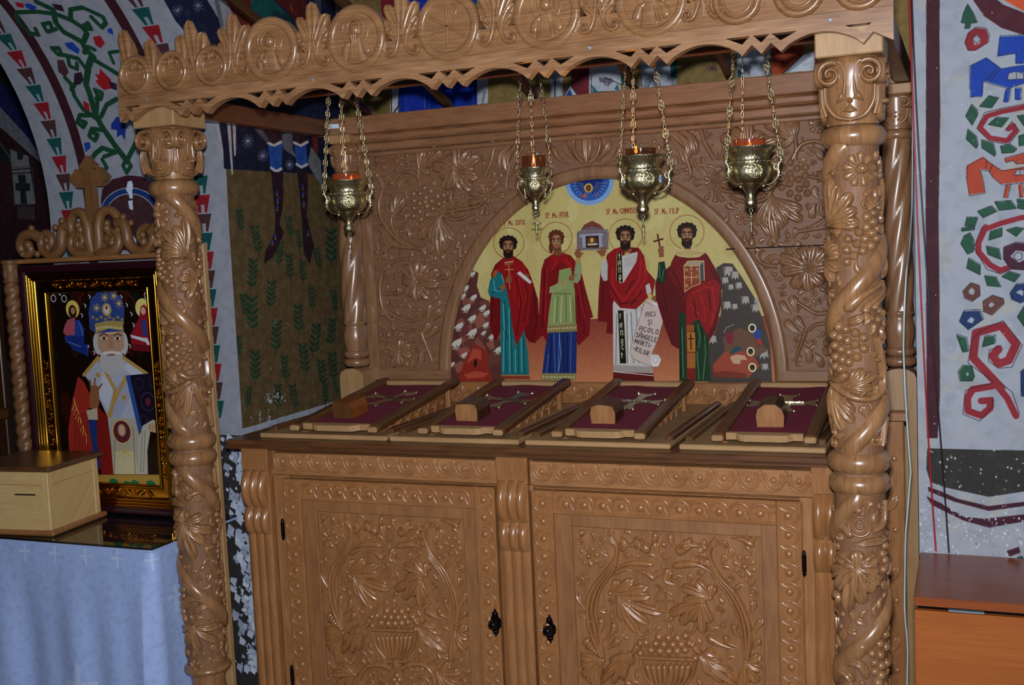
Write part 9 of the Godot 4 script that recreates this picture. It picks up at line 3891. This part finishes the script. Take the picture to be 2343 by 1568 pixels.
	p.P("1b3a26",[1432,1175,1446,1177,1462,1184,1465,1193,1450,1191,1437,1183])
	p.P("1b3a26",[1433,1156,1419,1161,1405,1171,1404,1181,1418,1175,1429,1165])
	p.P("1b3a26",[1433,1156,1447,1158,1463,1165,1466,1175,1451,1172,1438,1164])
	p.P("1b3a26",[1433,1137,1419,1142,1406,1153,1405,1163,1419,1157,1430,1147])
	p.P("1b3a26",[1433,1137,1448,1139,1463,1146,1467,1156,1452,1153,1438,1146])
	p.P("1b3a26",[1434,1119,1420,1124,1407,1134,1406,1144,1420,1138,1431,1128])
	p.P("1b3a26",[1434,1119,1449,1120,1464,1127,1467,1137,1452,1134,1439,1127])
	p.P("1b3a26",[1435,1100,1421,1105,1408,1115,1407,1125,1420,1119,1432,1109])
	p.P("1b3a26",[1435,1100,1449,1101,1465,1108,1468,1118,1453,1115,1440,1108])
	p.L("1c3826",5,[1207,1687,1212,1649,1212,1611])
	p.P("1b3a26",[1207,1675,1197,1677,1188,1683,1188,1690,1197,1687,1205,1681])
	p.P("1b3a26",[1207,1675,1216,1677,1227,1684,1229,1690,1219,1687,1210,1681])
	p.P("1b3a26",[1208,1662,1198,1664,1189,1670,1189,1677,1198,1674,1205,1668])
	p.P("1b3a26",[1208,1662,1217,1664,1228,1671,1230,1677,1220,1674,1211,1668])
	p.P("1b3a26",[1208,1649,1199,1651,1190,1657,1190,1664,1199,1661,1206,1655])
	p.P("1b3a26",[1208,1649,1218,1651,1229,1657,1231,1664,1221,1661,1212,1655])
	p.P("1b3a26",[1209,1636,1200,1638,1191,1644,1191,1651,1200,1648,1207,1642])
	p.P("1b3a26",[1209,1636,1219,1638,1230,1644,1232,1651,1222,1648,1213,1642])
	p.P("1b3a26",[1210,1623,1201,1625,1192,1632,1192,1638,1201,1635,1208,1629])
	p.P("1b3a26",[1210,1623,1220,1625,1231,1631,1233,1638,1223,1635,1214,1629])
	p.L("1c3826",5.1,[1258,1639,1262,1602,1262,1566])
	p.P("1b3a26",[1258,1627,1249,1629,1240,1635,1240,1642,1248,1639,1256,1633])
	p.P("1b3a26",[1258,1627,1267,1629,1277,1635,1279,1641,1269,1639,1261,1633])
	p.P("1b3a26",[1258,1615,1249,1617,1241,1623,1240,1629,1249,1626,1256,1621])
	p.P("1b3a26",[1258,1615,1268,1617,1277,1623,1279,1629,1270,1626,1261,1621])
	p.P("1b3a26",[1259,1602,1250,1605,1242,1611,1241,1617,1250,1614,1257,1608])
	p.P("1b3a26",[1259,1602,1268,1604,1278,1610,1280,1617,1271,1614,1262,1608])
	p.P("1b3a26",[1260,1590,1251,1592,1242,1598,1242,1605,1250,1602,1258,1596])
	p.P("1b3a26",[1260,1590,1269,1592,1279,1598,1281,1604,1271,1602,1263,1596])
	p.P("1b3a26",[1260,1578,1251,1580,1243,1586,1242,1593,1251,1590,1258,1584])
	p.P("1b3a26",[1260,1578,1270,1580,1279,1585,1282,1592,1272,1589,1263,1584])
	p.L("1c3826",5.3,[1367,1577,1384,1537,1389,1497])
	p.P("1b3a26",[1368,1564,1358,1567,1348,1574,1347,1581,1357,1577,1365,1571])
	p.P("1b3a26",[1368,1564,1378,1567,1389,1573,1392,1580,1381,1577,1371,1571])
	p.P("1b3a26",[1371,1551,1361,1553,1352,1560,1351,1567,1361,1564,1369,1557])
	p.P("1b3a26",[1371,1551,1382,1553,1393,1559,1396,1566,1385,1563,1375,1557])
	p.P("1b3a26",[1375,1537,1365,1540,1356,1546,1355,1554,1365,1550,1373,1544])
	p.P("1b3a26",[1375,1537,1386,1539,1397,1545,1399,1552,1389,1550,1379,1543])
	p.P("1b3a26",[1379,1523,1369,1526,1359,1533,1359,1540,1369,1536,1377,1530])
	p.P("1b3a26",[1379,1523,1390,1525,1401,1532,1403,1539,1392,1536,1383,1530])
	p.P("1b3a26",[1383,1510,1373,1512,1363,1519,1362,1526,1372,1523,1381,1516])
	p.P("1b3a26",[1383,1510,1393,1512,1405,1518,1407,1525,1396,1522,1386,1516])
	p.L("1c3826",5.5,[1480,1643,1473,1573,1465,1502])
	p.P("1b3a26",[1478,1621,1460,1625,1442,1636,1441,1649,1459,1643,1474,1632])
	p.P("1b3a26",[1478,1621,1497,1625,1517,1636,1522,1649,1502,1643,1484,1632])
	p.P("1b3a26",[1475,1597,1457,1601,1440,1612,1438,1625,1456,1619,1471,1608])
	p.P("1b3a26",[1475,1597,1495,1601,1515,1612,1519,1625,1499,1619,1482,1608])
	p.P("1b3a26",[1473,1573,1454,1577,1437,1589,1436,1601,1454,1595,1469,1584])
	p.P("1b3a26",[1473,1573,1492,1576,1512,1588,1516,1600,1497,1595,1479,1584])
	p.P("1b3a26",[1470,1549,1452,1553,1435,1565,1433,1577,1451,1572,1466,1560])
	p.P("1b3a26",[1470,1549,1489,1552,1510,1563,1514,1576,1494,1571,1477,1560])
	p.P("1b3a26",[1468,1525,1449,1529,1432,1541,1431,1554,1449,1548,1464,1536])
	p.P("1b3a26",[1468,1525,1487,1528,1507,1539,1511,1552,1492,1547,1474,1536])
	p.L("1c3826",5.5,[1465,1417,1476,1375,1478,1334])
	p.P("1b3a26",[1466,1404,1455,1407,1445,1414,1444,1422,1455,1418,1463,1411])
	p.P("1b3a26",[1466,1404,1477,1406,1488,1412,1491,1419,1480,1416,1469,1410])
	p.P("1b3a26",[1468,1390,1457,1393,1447,1400,1446,1408,1457,1404,1465,1397])
	p.P("1b3a26",[1468,1390,1479,1392,1491,1398,1493,1405,1482,1402,1472,1396])
	p.P("1b3a26",[1470,1376,1459,1379,1449,1386,1449,1394,1459,1390,1467,1383])
	p.P("1b3a26",[1470,1376,1481,1378,1493,1383,1495,1391,1484,1388,1474,1382])
	p.P("1b3a26",[1472,1362,1461,1365,1451,1372,1451,1380,1461,1376,1470,1368])
	p.P("1b3a26",[1472,1362,1483,1363,1495,1369,1497,1377,1486,1374,1476,1368])
	p.P("1b3a26",[1474,1348,1463,1351,1453,1358,1453,1365,1463,1361,1472,1354])
	p.P("1b3a26",[1474,1348,1485,1349,1497,1355,1499,1362,1488,1360,1478,1354])
	p.L("1c3826",5.4,[1377,1087,1373,1047,1369,1006])
	p.P("1b3a26",[1376,1074,1366,1078,1356,1086,1355,1093,1365,1089,1374,1081])
	p.P("1b3a26",[1376,1074,1387,1075,1398,1080,1400,1087,1389,1085,1380,1080])
	p.P("1b3a26",[1375,1060,1364,1064,1355,1072,1354,1080,1364,1075,1372,1067])
	p.P("1b3a26",[1375,1060,1385,1061,1397,1066,1399,1074,1388,1072,1378,1066])
	p.P("1b3a26",[1373,1047,1363,1051,1353,1059,1353,1066,1363,1061,1371,1054])
	p.P("1b3a26",[1373,1047,1384,1048,1395,1053,1398,1060,1387,1058,1377,1053])
	p.P("1b3a26",[1372,1033,1362,1037,1352,1045,1351,1052,1361,1048,1370,1040])
	p.P("1b3a26",[1372,1033,1383,1034,1394,1039,1396,1046,1385,1044,1375,1039])
	p.P("1b3a26",[1370,1019,1360,1023,1351,1031,1350,1039,1360,1034,1368,1026])
	p.P("1b3a26",[1370,1019,1381,1020,1392,1025,1395,1032,1384,1031,1374,1025])
	p.L("1c3826",4.4,[880,1306,882,1270,881,1234])
	p.P("1b3a26",[879,1295,871,1297,864,1304,863,1310,871,1307,877,1300])
	p.P("1b3a26",[879,1295,888,1296,896,1301,898,1307,890,1305,882,1300])
	p.P("1b3a26",[879,1282,871,1285,864,1292,863,1298,871,1295,878,1288])
	p.P("1b3a26",[879,1282,888,1284,897,1289,898,1295,890,1293,882,1288])
	p.P("1b3a26",[879,1270,872,1273,864,1280,864,1286,871,1282,878,1276])
	p.P("1b3a26",[879,1270,888,1271,897,1276,899,1283,890,1281,882,1276])
	p.P("1b3a26",[880,1258,872,1261,864,1267,864,1274,872,1270,878,1264])
	p.P("1b3a26",[880,1258,888,1259,897,1264,899,1270,890,1268,883,1263])
	p.P("1b3a26",[880,1246,872,1249,864,1255,864,1262,872,1258,878,1252])
	p.P("1b3a26",[880,1246,888,1247,897,1252,899,1258,890,1256,883,1251])
	p.L("1c3826",5.5,[1444,1098,1450,1064,1450,1030])
	p.P("1b3a26",[1444,1087,1436,1090,1428,1096,1427,1102,1436,1099,1442,1092])
	p.P("1b3a26",[1444,1087,1453,1088,1462,1092,1464,1098,1455,1096,1447,1092])
	p.P("1b3a26",[1445,1076,1437,1079,1429,1085,1428,1091,1437,1087,1443,1081])
	p.P("1b3a26",[1445,1076,1454,1076,1463,1080,1465,1086,1456,1085,1448,1080])
	p.P("1b3a26",[1446,1064,1438,1067,1430,1074,1429,1080,1437,1076,1444,1070])
	p.P("1b3a26",[1446,1064,1455,1065,1464,1069,1466,1075,1457,1073,1449,1069])
	p.P("1b3a26",[1447,1053,1439,1056,1431,1062,1430,1068,1438,1065,1445,1058])
	p.P("1b3a26",[1447,1053,1456,1053,1465,1058,1467,1063,1458,1062,1450,1058])
	p.P("1b3a26",[1448,1041,1440,1044,1432,1051,1431,1057,1439,1053,1446,1047])
	p.P("1b3a26",[1448,1041,1457,1042,1466,1046,1468,1052,1459,1050,1451,1046])
	p.P("0f1530",[874,1986,864,1833,1106,1835,1382,1839,1586,1829,1611,2051])
	p.P("a8aab0",[895,1977,915,1978,910,1819,901,1816])
	p.P("a8aab0",[922,1979,942,1981,931,1879,921,1874])
	p.P("2c1620",[1071,1979,1201,1980,1202,1945,1151,1926,1084,1941])
	p.P("2c1620",[1269,1980,1359,1985,1356,1956,1306,1937,1266,1954])
	p.P("1c4a9c",[1112,1929,1151,1924,1201,1937,1182,1851,1146,1842,1117,1853])
	p.P("1c4a9c",[1269,1934,1305,1926,1345,1942,1347,1872,1307,1862,1276,1871])
	p.L("c0c4cc",9.5,[1108,1931,1146,1924,1192,1939])
	p.L("c0c4cc",10.2,[1268,1942,1309,1934,1358,1951])
	p.L("c0c4cc",11,[1121,1848,1150,1837,1182,1848])
	p.L("c0c4cc",10.2,[1275,1868,1307,1859,1345,1871])
	p.P("26121e",[1119,1835,1190,1836,1186,1763,1170,1702,1148,1661,1176,1631,1101,1552,1047,1529,1056,1568,1119,1631,1129,1686,1124,1761])
	p.P("26121e",[1278,1853,1344,1848,1337,1767,1321,1688,1358,1582,1322,1522,1288,1557,1288,1688,1283,1765])
	p.P("2a4a9c",[1144,1774,1153,1773,1151,1761,1142,1761])
	p.P("8c7030",[1142,1761,1151,1761,1150,1755,1141,1755])
	p.P("2a4a9c",[1145,1749,1154,1748,1152,1736,1142,1736])
	p.P("8c7030",[1143,1736,1152,1736,1150,1730,1142,1730])
	p.P("2a4a9c",[1140,1724,1150,1723,1147,1711,1138,1710])
	p.P("8c7030",[1139,1710,1147,1711,1146,1705,1137,1704])
	p.P("2a4a9c",[1303,1799,1314,1798,1311,1786,1301,1785])
	p.P("8c7030",[1302,1785,1311,1786,1310,1779,1300,1779])
	p.P("2a4a9c",[1302,1773,1313,1772,1310,1760,1300,1759])
	p.P("8c7030",[1301,1759,1310,1760,1309,1753,1299,1753])
	p.P("2a4a9c",[1304,1742,1314,1741,1312,1729,1301,1728])
	p.P("8c7030",[1302,1728,1312,1729,1310,1722,1300,1722])
	p.P("2a4a9c",[1118,1628,1128,1627,1126,1615,1116,1615])
	p.P("8c7030",[1117,1615,1126,1615,1124,1609,1115,1609])
	p.P("2a4a9c",[1099,1609,1108,1608,1106,1596,1096,1596])
	p.P("8c7030",[1097,1596,1106,1596,1104,1590,1096,1590])
	p.P("2a4a9c",[1321,1638,1331,1637,1329,1624,1318,1624])
	p.P("8c7030",[1319,1624,1329,1624,1327,1618,1317,1618])
	p.P("4a4e5c",[1037,1972,1071,1979,1118,1944,1108,1928])
	p.P("5c606c",[1195,1964,1264,1975,1258,1918,1282,1889,1203,1915])
	p.P("6c2018",[1387,1979,1427,1982,1415,1875,1393,1900])
	p.P("6c7078",[1378,1936,1437,1887,1436,1796,1391,1832,1347,1872])
	p.L("8c9cc0",1.9,[966,1926,1035,1931])
	p.L("8c9cc0",1.9,[972,1938,1029,1918])
	p.L("8c9cc0",1.9,[985,1948,1015,1908])
	p.L("8c9cc0",2,[1002,1953,998,1904])
	p.L("8c9cc0",2,[1019,1951,981,1906])
	p.L("8c9cc0",2,[1031,1943,970,1914])
	p.L("8c9cc0",2,[1048,1883,1109,1887])
	p.L("8c9cc0",2,[1053,1894,1103,1876])
	p.L("8c9cc0",2,[1064,1902,1091,1867])
	p.L("8c9cc0",2,[1080,1906,1076,1864])
	p.L("8c9cc0",2,[1095,1904,1061,1866])
	p.L("8c9cc0",2,[1105,1897,1051,1872])
	p.L("8c9cc0",2.1,[1206,1862,1261,1865])
	p.L("8c9cc0",2.1,[1211,1871,1256,1855])
	p.L("8c9cc0",2.1,[1221,1878,1245,1848])
	p.L("8c9cc0",2.2,[1235,1882,1232,1845])
	p.L("8c9cc0",2.2,[1249,1880,1218,1847])
	p.L("8c9cc0",2.2,[1258,1874,1209,1853])
	p.P("0f1836",[603,2307,720,2230,1012,2189,1044,2478,611,2388])
	p.P("8a8d98",[825,2357,923,2375,985,2303,981,2264,888,2259,899,2288])
	p.P("5c626e",[870,2365,893,2369,913,2281,896,2265])
	p.L("8c94a4",1.7,[667,2285,716,2294])
	p.L("8c94a4",1.7,[673,2297,710,2281])
	p.L("8c94a4",1.7,[686,2306,697,2272])
	p.L("8c94a4",1.7,[701,2309,682,2270])
	p.L("8c94a4",1.7,[713,2304,670,2275])
	p.L("8c94a4",1.8,[763,2317,815,2326])
	p.L("8c94a4",1.8,[770,2329,809,2313])
	p.L("8c94a4",1.8,[783,2339,795,2304])
	p.L("8c94a4",1.8,[799,2342,779,2301])
	p.L("8c94a4",1.8,[812,2337,767,2306])
	p.P("5c1a10",[934,2376,1068,2401,1057,2282,985,2270,983,2317,958,2332,939,2360])
	p.P("a8440f",[995,2366,1010,2364,1008,2341,996,2339])
	p.P("a8440f",[1036,2319,1058,2311,1052,2288,1041,2293])
	p.P("0a4a4c",[1068,2401,1178,2422,1257,2385,1339,2336,1334,2291,1055,2250])
	p.P("4a1612",[1178,2422,1412,2466,1386,2353,1349,2347,1283,2387])
	p.P("98380f",[1295,2415,1304,2417,1314,2390,1302,2395])
	p.P("072e34",[1181,2376,1283,2379,1344,2341,1290,2285,1172,2290])
	p.P("3c4450",[1460,2474,1513,2484,1492,2340,1453,2334])
	p.P("0c1434",[1503,2483,1618,2504,1602,2357,1492,2340])
	p.P("b4c0cc",[1014,1022,1023,1026,1020,1016])
	p.P("b4c0cc",[1014,1045,1023,1049,1020,1039])
	p.P("b4c0cc",[1011,1035,1017,1037,1015,1031])
	p.P("b4c0cc",[1000,1008,1006,1010,1004,1004])
	p.P("b4c0cc",[1024,1022,1028,1024,1027,1019])
	p.P("b4c0cc",[1012,1010,1024,1015,1020,1002])
	p.P("b4c0cc",[1007,1017,1014,1020,1012,1013])
	p.P("b4c0cc",[1004,1007,1014,1011,1011,1001])
	p.P("b4c0cc",[1016,1021,1028,1025,1025,1013])
	p.P("b4c0cc",[944,1045,950,1047,948,1041])
	p.P("b4c0cc",[916,1036,924,1039,922,1030])
	p.P("b4c0cc",[959,1024,971,1029,968,1016])
	p.P("b4c0cc",[965,1016,969,1018,968,1014])
	p.P("b4c0cc",[961,1038,973,1043,969,1030])
	p.P("b4c0cc",[966,1047,974,1051,972,1042])
	p.P("b4c0cc",[977,1020,984,1023,982,1015])
	p.P("b4c0cc",[966,1022,971,1024,969,1019])
	p.P("b4c0cc",[965,1014,971,1016,969,1011])
	p.P("b4c0cc",[1169,1318,1171,1320,1171,1317])
	p.P("b4c0cc",[1157,1310,1160,1311,1159,1308])
	p.P("b4c0cc",[1136,1318,1139,1320,1138,1317])
	p.P("b4c0cc",[1134,1310,1138,1312,1137,1308])
	p.P("b4c0cc",[1140,1306,1145,1308,1143,1303])
	p.P("b4c0cc",[1160,1319,1164,1320,1163,1317])
	p.P("b4c0cc",[1146,1325,1150,1327,1149,1322])
	p.P("b4c0cc",[1150,1310,1153,1311,1152,1308])
	p.P("b4c0cc",[1152,1321,1156,1323,1155,1319])
	p.P("b4c0cc",[1087,1330,1091,1332,1090,1327])
	p.P("b4c0cc",[1080,1322,1085,1324,1083,1319])
	p.P("b4c0cc",[1084,1314,1086,1315,1085,1313])
	p.P("b4c0cc",[1076,1331,1079,1332,1078,1329])
	p.P("b4c0cc",[1077,1330,1081,1332,1080,1328])
	p.P("b4c0cc",[1085,1328,1088,1329,1087,1326])
	p.P("b4c0cc",[1086,1330,1092,1333,1090,1327])
	p.P("b4c0cc",[1088,1319,1090,1320,1089,1318])
	p.P("b4c0cc",[1077,1326,1079,1327,1079,1325])
	p.P("b4c0cc",[950,1484,952,1485,951,1483])
	p.P("b4c0cc",[947,1482,949,1483,948,1481])
	p.P("b4c0cc",[949,1477,949,1477,949,1476])
	p.P("b4c0cc",[956,1484,958,1485,957,1483])
	p.P("b4c0cc",[952,1485,954,1485,953,1484])
	p.P("b4c0cc",[950,1479,951,1480,951,1479])
	p.P("b4c0cc",[948,1476,949,1476,949,1475])
	p.P("b4c0cc",[948,1480,950,1481,950,1479])
	p.P("b4c0cc",[947,1481,948,1482,948,1480])
	p.P("b4c0cc",[1298,1045,1300,1045,1300,1043])
	p.P("b4c0cc",[1296,1037,1300,1038,1299,1035])
	p.P("b4c0cc",[1305,1042,1307,1043,1306,1041])
	p.P("b4c0cc",[1291,1050,1296,1052,1295,1047])
	p.P("b4c0cc",[1297,1037,1299,1038,1298,1035])
	p.P("b4c0cc",[1310,1046,1311,1046,1311,1045])
	p.P("b4c0cc",[1301,1050,1304,1051,1303,1048])
	p.P("b4c0cc",[1307,1038,1309,1038,1308,1036])
	p.P("b4c0cc",[1299,1052,1303,1053,1302,1049])
	p.P("b4c0cc",[1046,1177,1050,1178,1049,1175])
	p.P("b4c0cc",[1045,1180,1049,1182,1048,1178])
	p.P("b4c0cc",[1050,1179,1051,1180,1051,1178])
	p.P("b4c0cc",[1045,1180,1048,1181,1047,1178])
	p.P("b4c0cc",[1039,1178,1042,1179,1041,1176])
	p.P("b4c0cc",[1049,1185,1052,1186,1051,1183])
	p.P("b4c0cc",[1043,1180,1045,1181,1044,1179])
	p.P("b4c0cc",[1055,1173,1057,1174,1056,1172])
	p.P("b4c0cc",[1043,1177,1046,1178,1045,1176])
	p.P("b4c0cc",[1010,1099,1019,1103,1016,1093])
	p.P("b4c0cc",[1028,1074,1041,1079,1037,1065])
	p.P("b4c0cc",[1067,1091,1082,1097,1077,1081])
	p.P("b4c0cc",[1112,1084,1118,1086,1116,1080])
	p.P("b4c0cc",[1021,1074,1035,1079,1031,1065])
	p.P("b4c0cc",[1070,1081,1083,1086,1079,1072])
	p.P("b4c0cc",[1053,1106,1060,1108,1058,1101])
	p.P("b4c0cc",[1044,1085,1052,1089,1049,1080])
	p.P("b4c0cc",[1013,1080,1024,1085,1021,1073])
	p.P("b4c0cc",[1071,1059,1077,1062,1075,1055])
	p.P("b4c0cc",[1074,1075,1080,1077,1078,1072])
	p.P("b4c0cc",[1094,1075,1106,1080,1102,1067])
	p.P("b4c0cc",[1059,1070,1067,1073,1064,1065])
	p.P("b4c0cc",[1054,1084,1067,1089,1063,1075])
	p.P("b4c0cc",[1074,1075,1078,1076,1077,1072])
	p.P("b4c0cc",[1093,1071,1100,1074,1098,1066])
	p.P("b4c0cc",[1086,1061,1094,1064,1091,1056])
	p.P("b4c0cc",[1111,1061,1121,1066,1118,1055])
	p.P("b4c0cc",[1018,1090,1023,1092,1021,1087])
	p.P("b4c0cc",[1019,1084,1028,1088,1025,1079])
	p.P("b4c0cc",[1003,1085,1007,1087,1006,1082])
	p.P("b4c0cc",[1040,1073,1045,1075,1044,1070])
	p.P("b4c0cc",[1015,1090,1024,1094,1022,1084])
	p.P("b4c0cc",[1025,1097,1034,1101,1031,1092])
	p.P("b4c0cc",[1027,1070,1040,1075,1036,1062])
	p.P("b4c0cc",[1021,1072,1029,1075,1026,1066])
	p.P("b4c0cc",[996,1091,1002,1094,1000,1087])
	p.specks(10,110,["9aa4ac"],880,1000,1560,1500,0.6,2.5)
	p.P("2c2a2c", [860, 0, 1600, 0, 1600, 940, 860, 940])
func art_back(p: Painter) -> void:
	p.P("6c5a30",[40,780,279,630,253,248,4,253])
	p.P("b8bcc4",[276,590,313,586,294,317,285,247,255,248])
	p.L("15171c",4.3,[264,352,260,247])
	p.L("15171c",5.1,[299,348,290,277,265,251])
	p.P("0a2a9a",[318,704,623,665,603,249,290,245])
	p.L("061a5c",3.8,[324,585,304,244])
	p.L("061a5c",3.8,[420,573,401,235])
	p.L("061a5c",3.8,[443,571,423,233])
	p.L("061a5c",3.7,[469,568,450,231])
	p.L("061a5c",3.7,[530,561,512,226])
	p.L("061a5c",3.7,[595,553,578,220])
	p.L("061a5c",3.7,[612,551,595,219])
	p.L("6c8cd8",1.7,[399,307,397,252])
	p.P("b0b4bc",[619,589,668,544,655,291,640,246,603,247])
	p.L("15171c",4.1,[655,303,655,284,642,246])
	p.P("7c828c",[629,298,640,297,625,247,616,248])
	p.P("7c6838",[674,658,897,630,880,248,644,246])
	p.L("3c2418",2.8,[791,267,807,254])
	p.L("3c2418",2.8,[847,258,867,249])
	p.P("9aa0ac",[890,481,910,479,898,250,880,250])
	p.L("15171c",3.1,[899,307,896,250])
	p.P("aab0ba",[910,479,935,476,925,249,900,250])
	p.P("b4b8c0",[925,249,953,294,983,248])
	p.L("15171c",2.7,[927,251,953,292,982,248])
	p.P("1a3a9c",[933,252,952,275,963,249])
	p.P("6a1c28",[966,509,1030,502,1019,249,983,248,957,290])
	p.P("b0b6c0",[1027,428,1138,416,1132,252,1020,250])
	p.P("6c6478",[1056,306,1103,298,1110,286,1090,279,1059,291])
	p.P("2a6c70",[1029,285,1052,258,1034,260])
	p.P("2a6c70",[1109,260,1121,278,1128,255])
	p.L("15171c",2.3,[1030,312,1028,259,1128,253])
	p.L("15171c",2.3,[1075,306,1137,272])
	p.C("3c2c40",2.3,[1075,299,1093,297,1092,277,1076,278])
	p.P("0a4a4c",[1124,454,1167,449,1160,266,1137,274])
	p.P("a8aeba",[1212,540,1314,527,1321,252,1201,253])
	p.P("7c8490",[1216,288,1233,286,1224,253,1209,255])
	p.P("7c8490",[1306,279,1323,277,1321,253,1305,253])
	p.L("15171c",2.3,[1204,297,1206,252])
	p.L("15171c",2,[1236,280,1225,253])
	p.P("0a4448",[1290,502,1333,497,1325,274,1306,282])
	p.P("7a6636",[1335,607,1491,586,1481,256,1324,254])
	p.L("4a2430",3.1,[1425,302,1462,290])
	p.L("4a2430",3.1,[1432,308,1455,284])
	p.L("4a2430",3,[1443,309,1443,282])
	p.L("4a2430",3,[1455,306,1432,286])
	p.L("4a2430",3,[1462,298,1424,293])
	p.L("4a2430",2,[1363,262,1363,254])
	p.P("b4bac6",[1527,528,1633,514,1627,256,1523,258])
	p.P("143a5c",[1524,285,1532,284,1545,258,1523,258])
	p.L("c4cc9c",2.7,[1532,287,1548,258])
	p.L("15171c",3.2,[1625,312,1629,257])
	p.P("7c8490",[1546,283,1568,291,1561,259])
	p.P("9c3a1c",[1633,514,1754,499,1729,307,1670,258,1632,258])
	p.P("c4ccd8",[1729,307,1766,316,1765,258,1667,260])
	p.P("8a92a2",[1753,315,1713,292,1670,259,1683,258,1758,304])
	p.L("15171c",3.2,[1729,308,1667,258])
	p.P("7c1c24",[1770,497,1832,489,1827,228,1765,255])
	p.P("3c4450",[58,700,87,696,87,604,57,607])
	p.P("6a5a30",[92,757,241,737,229,537,78,554])
	p.L("3c2418",2.2,[92,672,121,664])
	p.L("3c2418",2.2,[101,679,106,660])
	p.P("6a1420",[238,677,338,665,333,575,242,601])
func art_beyond(p: Painter) -> void:
	p.P("3a2026", [0, 0, 1500, 0, 1500, 2400, 0, 2400])
	p.P("262b68",[-162,2298,1284,2112,940,1123,814,1280,602,1501,-198,2023])
	p.P("4c3c32",[377,1958,693,1815,797,1617,755,1561,654,1638,345,1688])
	p.P("8a939f",[434,1652,602,1501,799,1308,939,1116,839,1184,606,1371,417,1503])
	p.P("2a2c30",[304,1347,657,1251,660,1197,556,1087,263,1001])
	p.L("74777c",8,[579,1291,651,1197,556,1094])
	p.P("9a9ca0",[652,1252,787,1201,811,921,649,931])
	p.P("303236",[705,1275,755,1231,740,1184,704,1187])
	p.P("303236",[695,1099,753,1095,753,1047,784,1045,779,1002,747,1000,748,925,699,928,702,1003,667,1012,671,1053,698,1051])
	p.L("303236",7.2,[653,1132,807,1129])
	p.L("303236",7.2,[650,1109,808,1105])
	p.C("6c6f74",4.8,[654,1143,808,1139,811,921,653,927])
	p.L("808286",4.8,[674,915,680,840])
	p.L("808286",4.8,[688,915,692,839])
	p.L("808286",4.8,[702,914,705,838])
	p.L("808286",4.8,[715,913,718,838])
	p.L("808286",4.8,[729,912,731,837])
	p.L("808286",4.8,[742,912,743,836])
	p.L("808286",4.8,[756,911,756,836])
	p.L("808286",4.7,[769,910,768,835])
	p.L("808286",4.7,[783,909,781,834])
	p.L("808286",4.7,[796,909,794,834])
	p.P("45282e",[-318,1108,649,1184,639,842,-365,747])
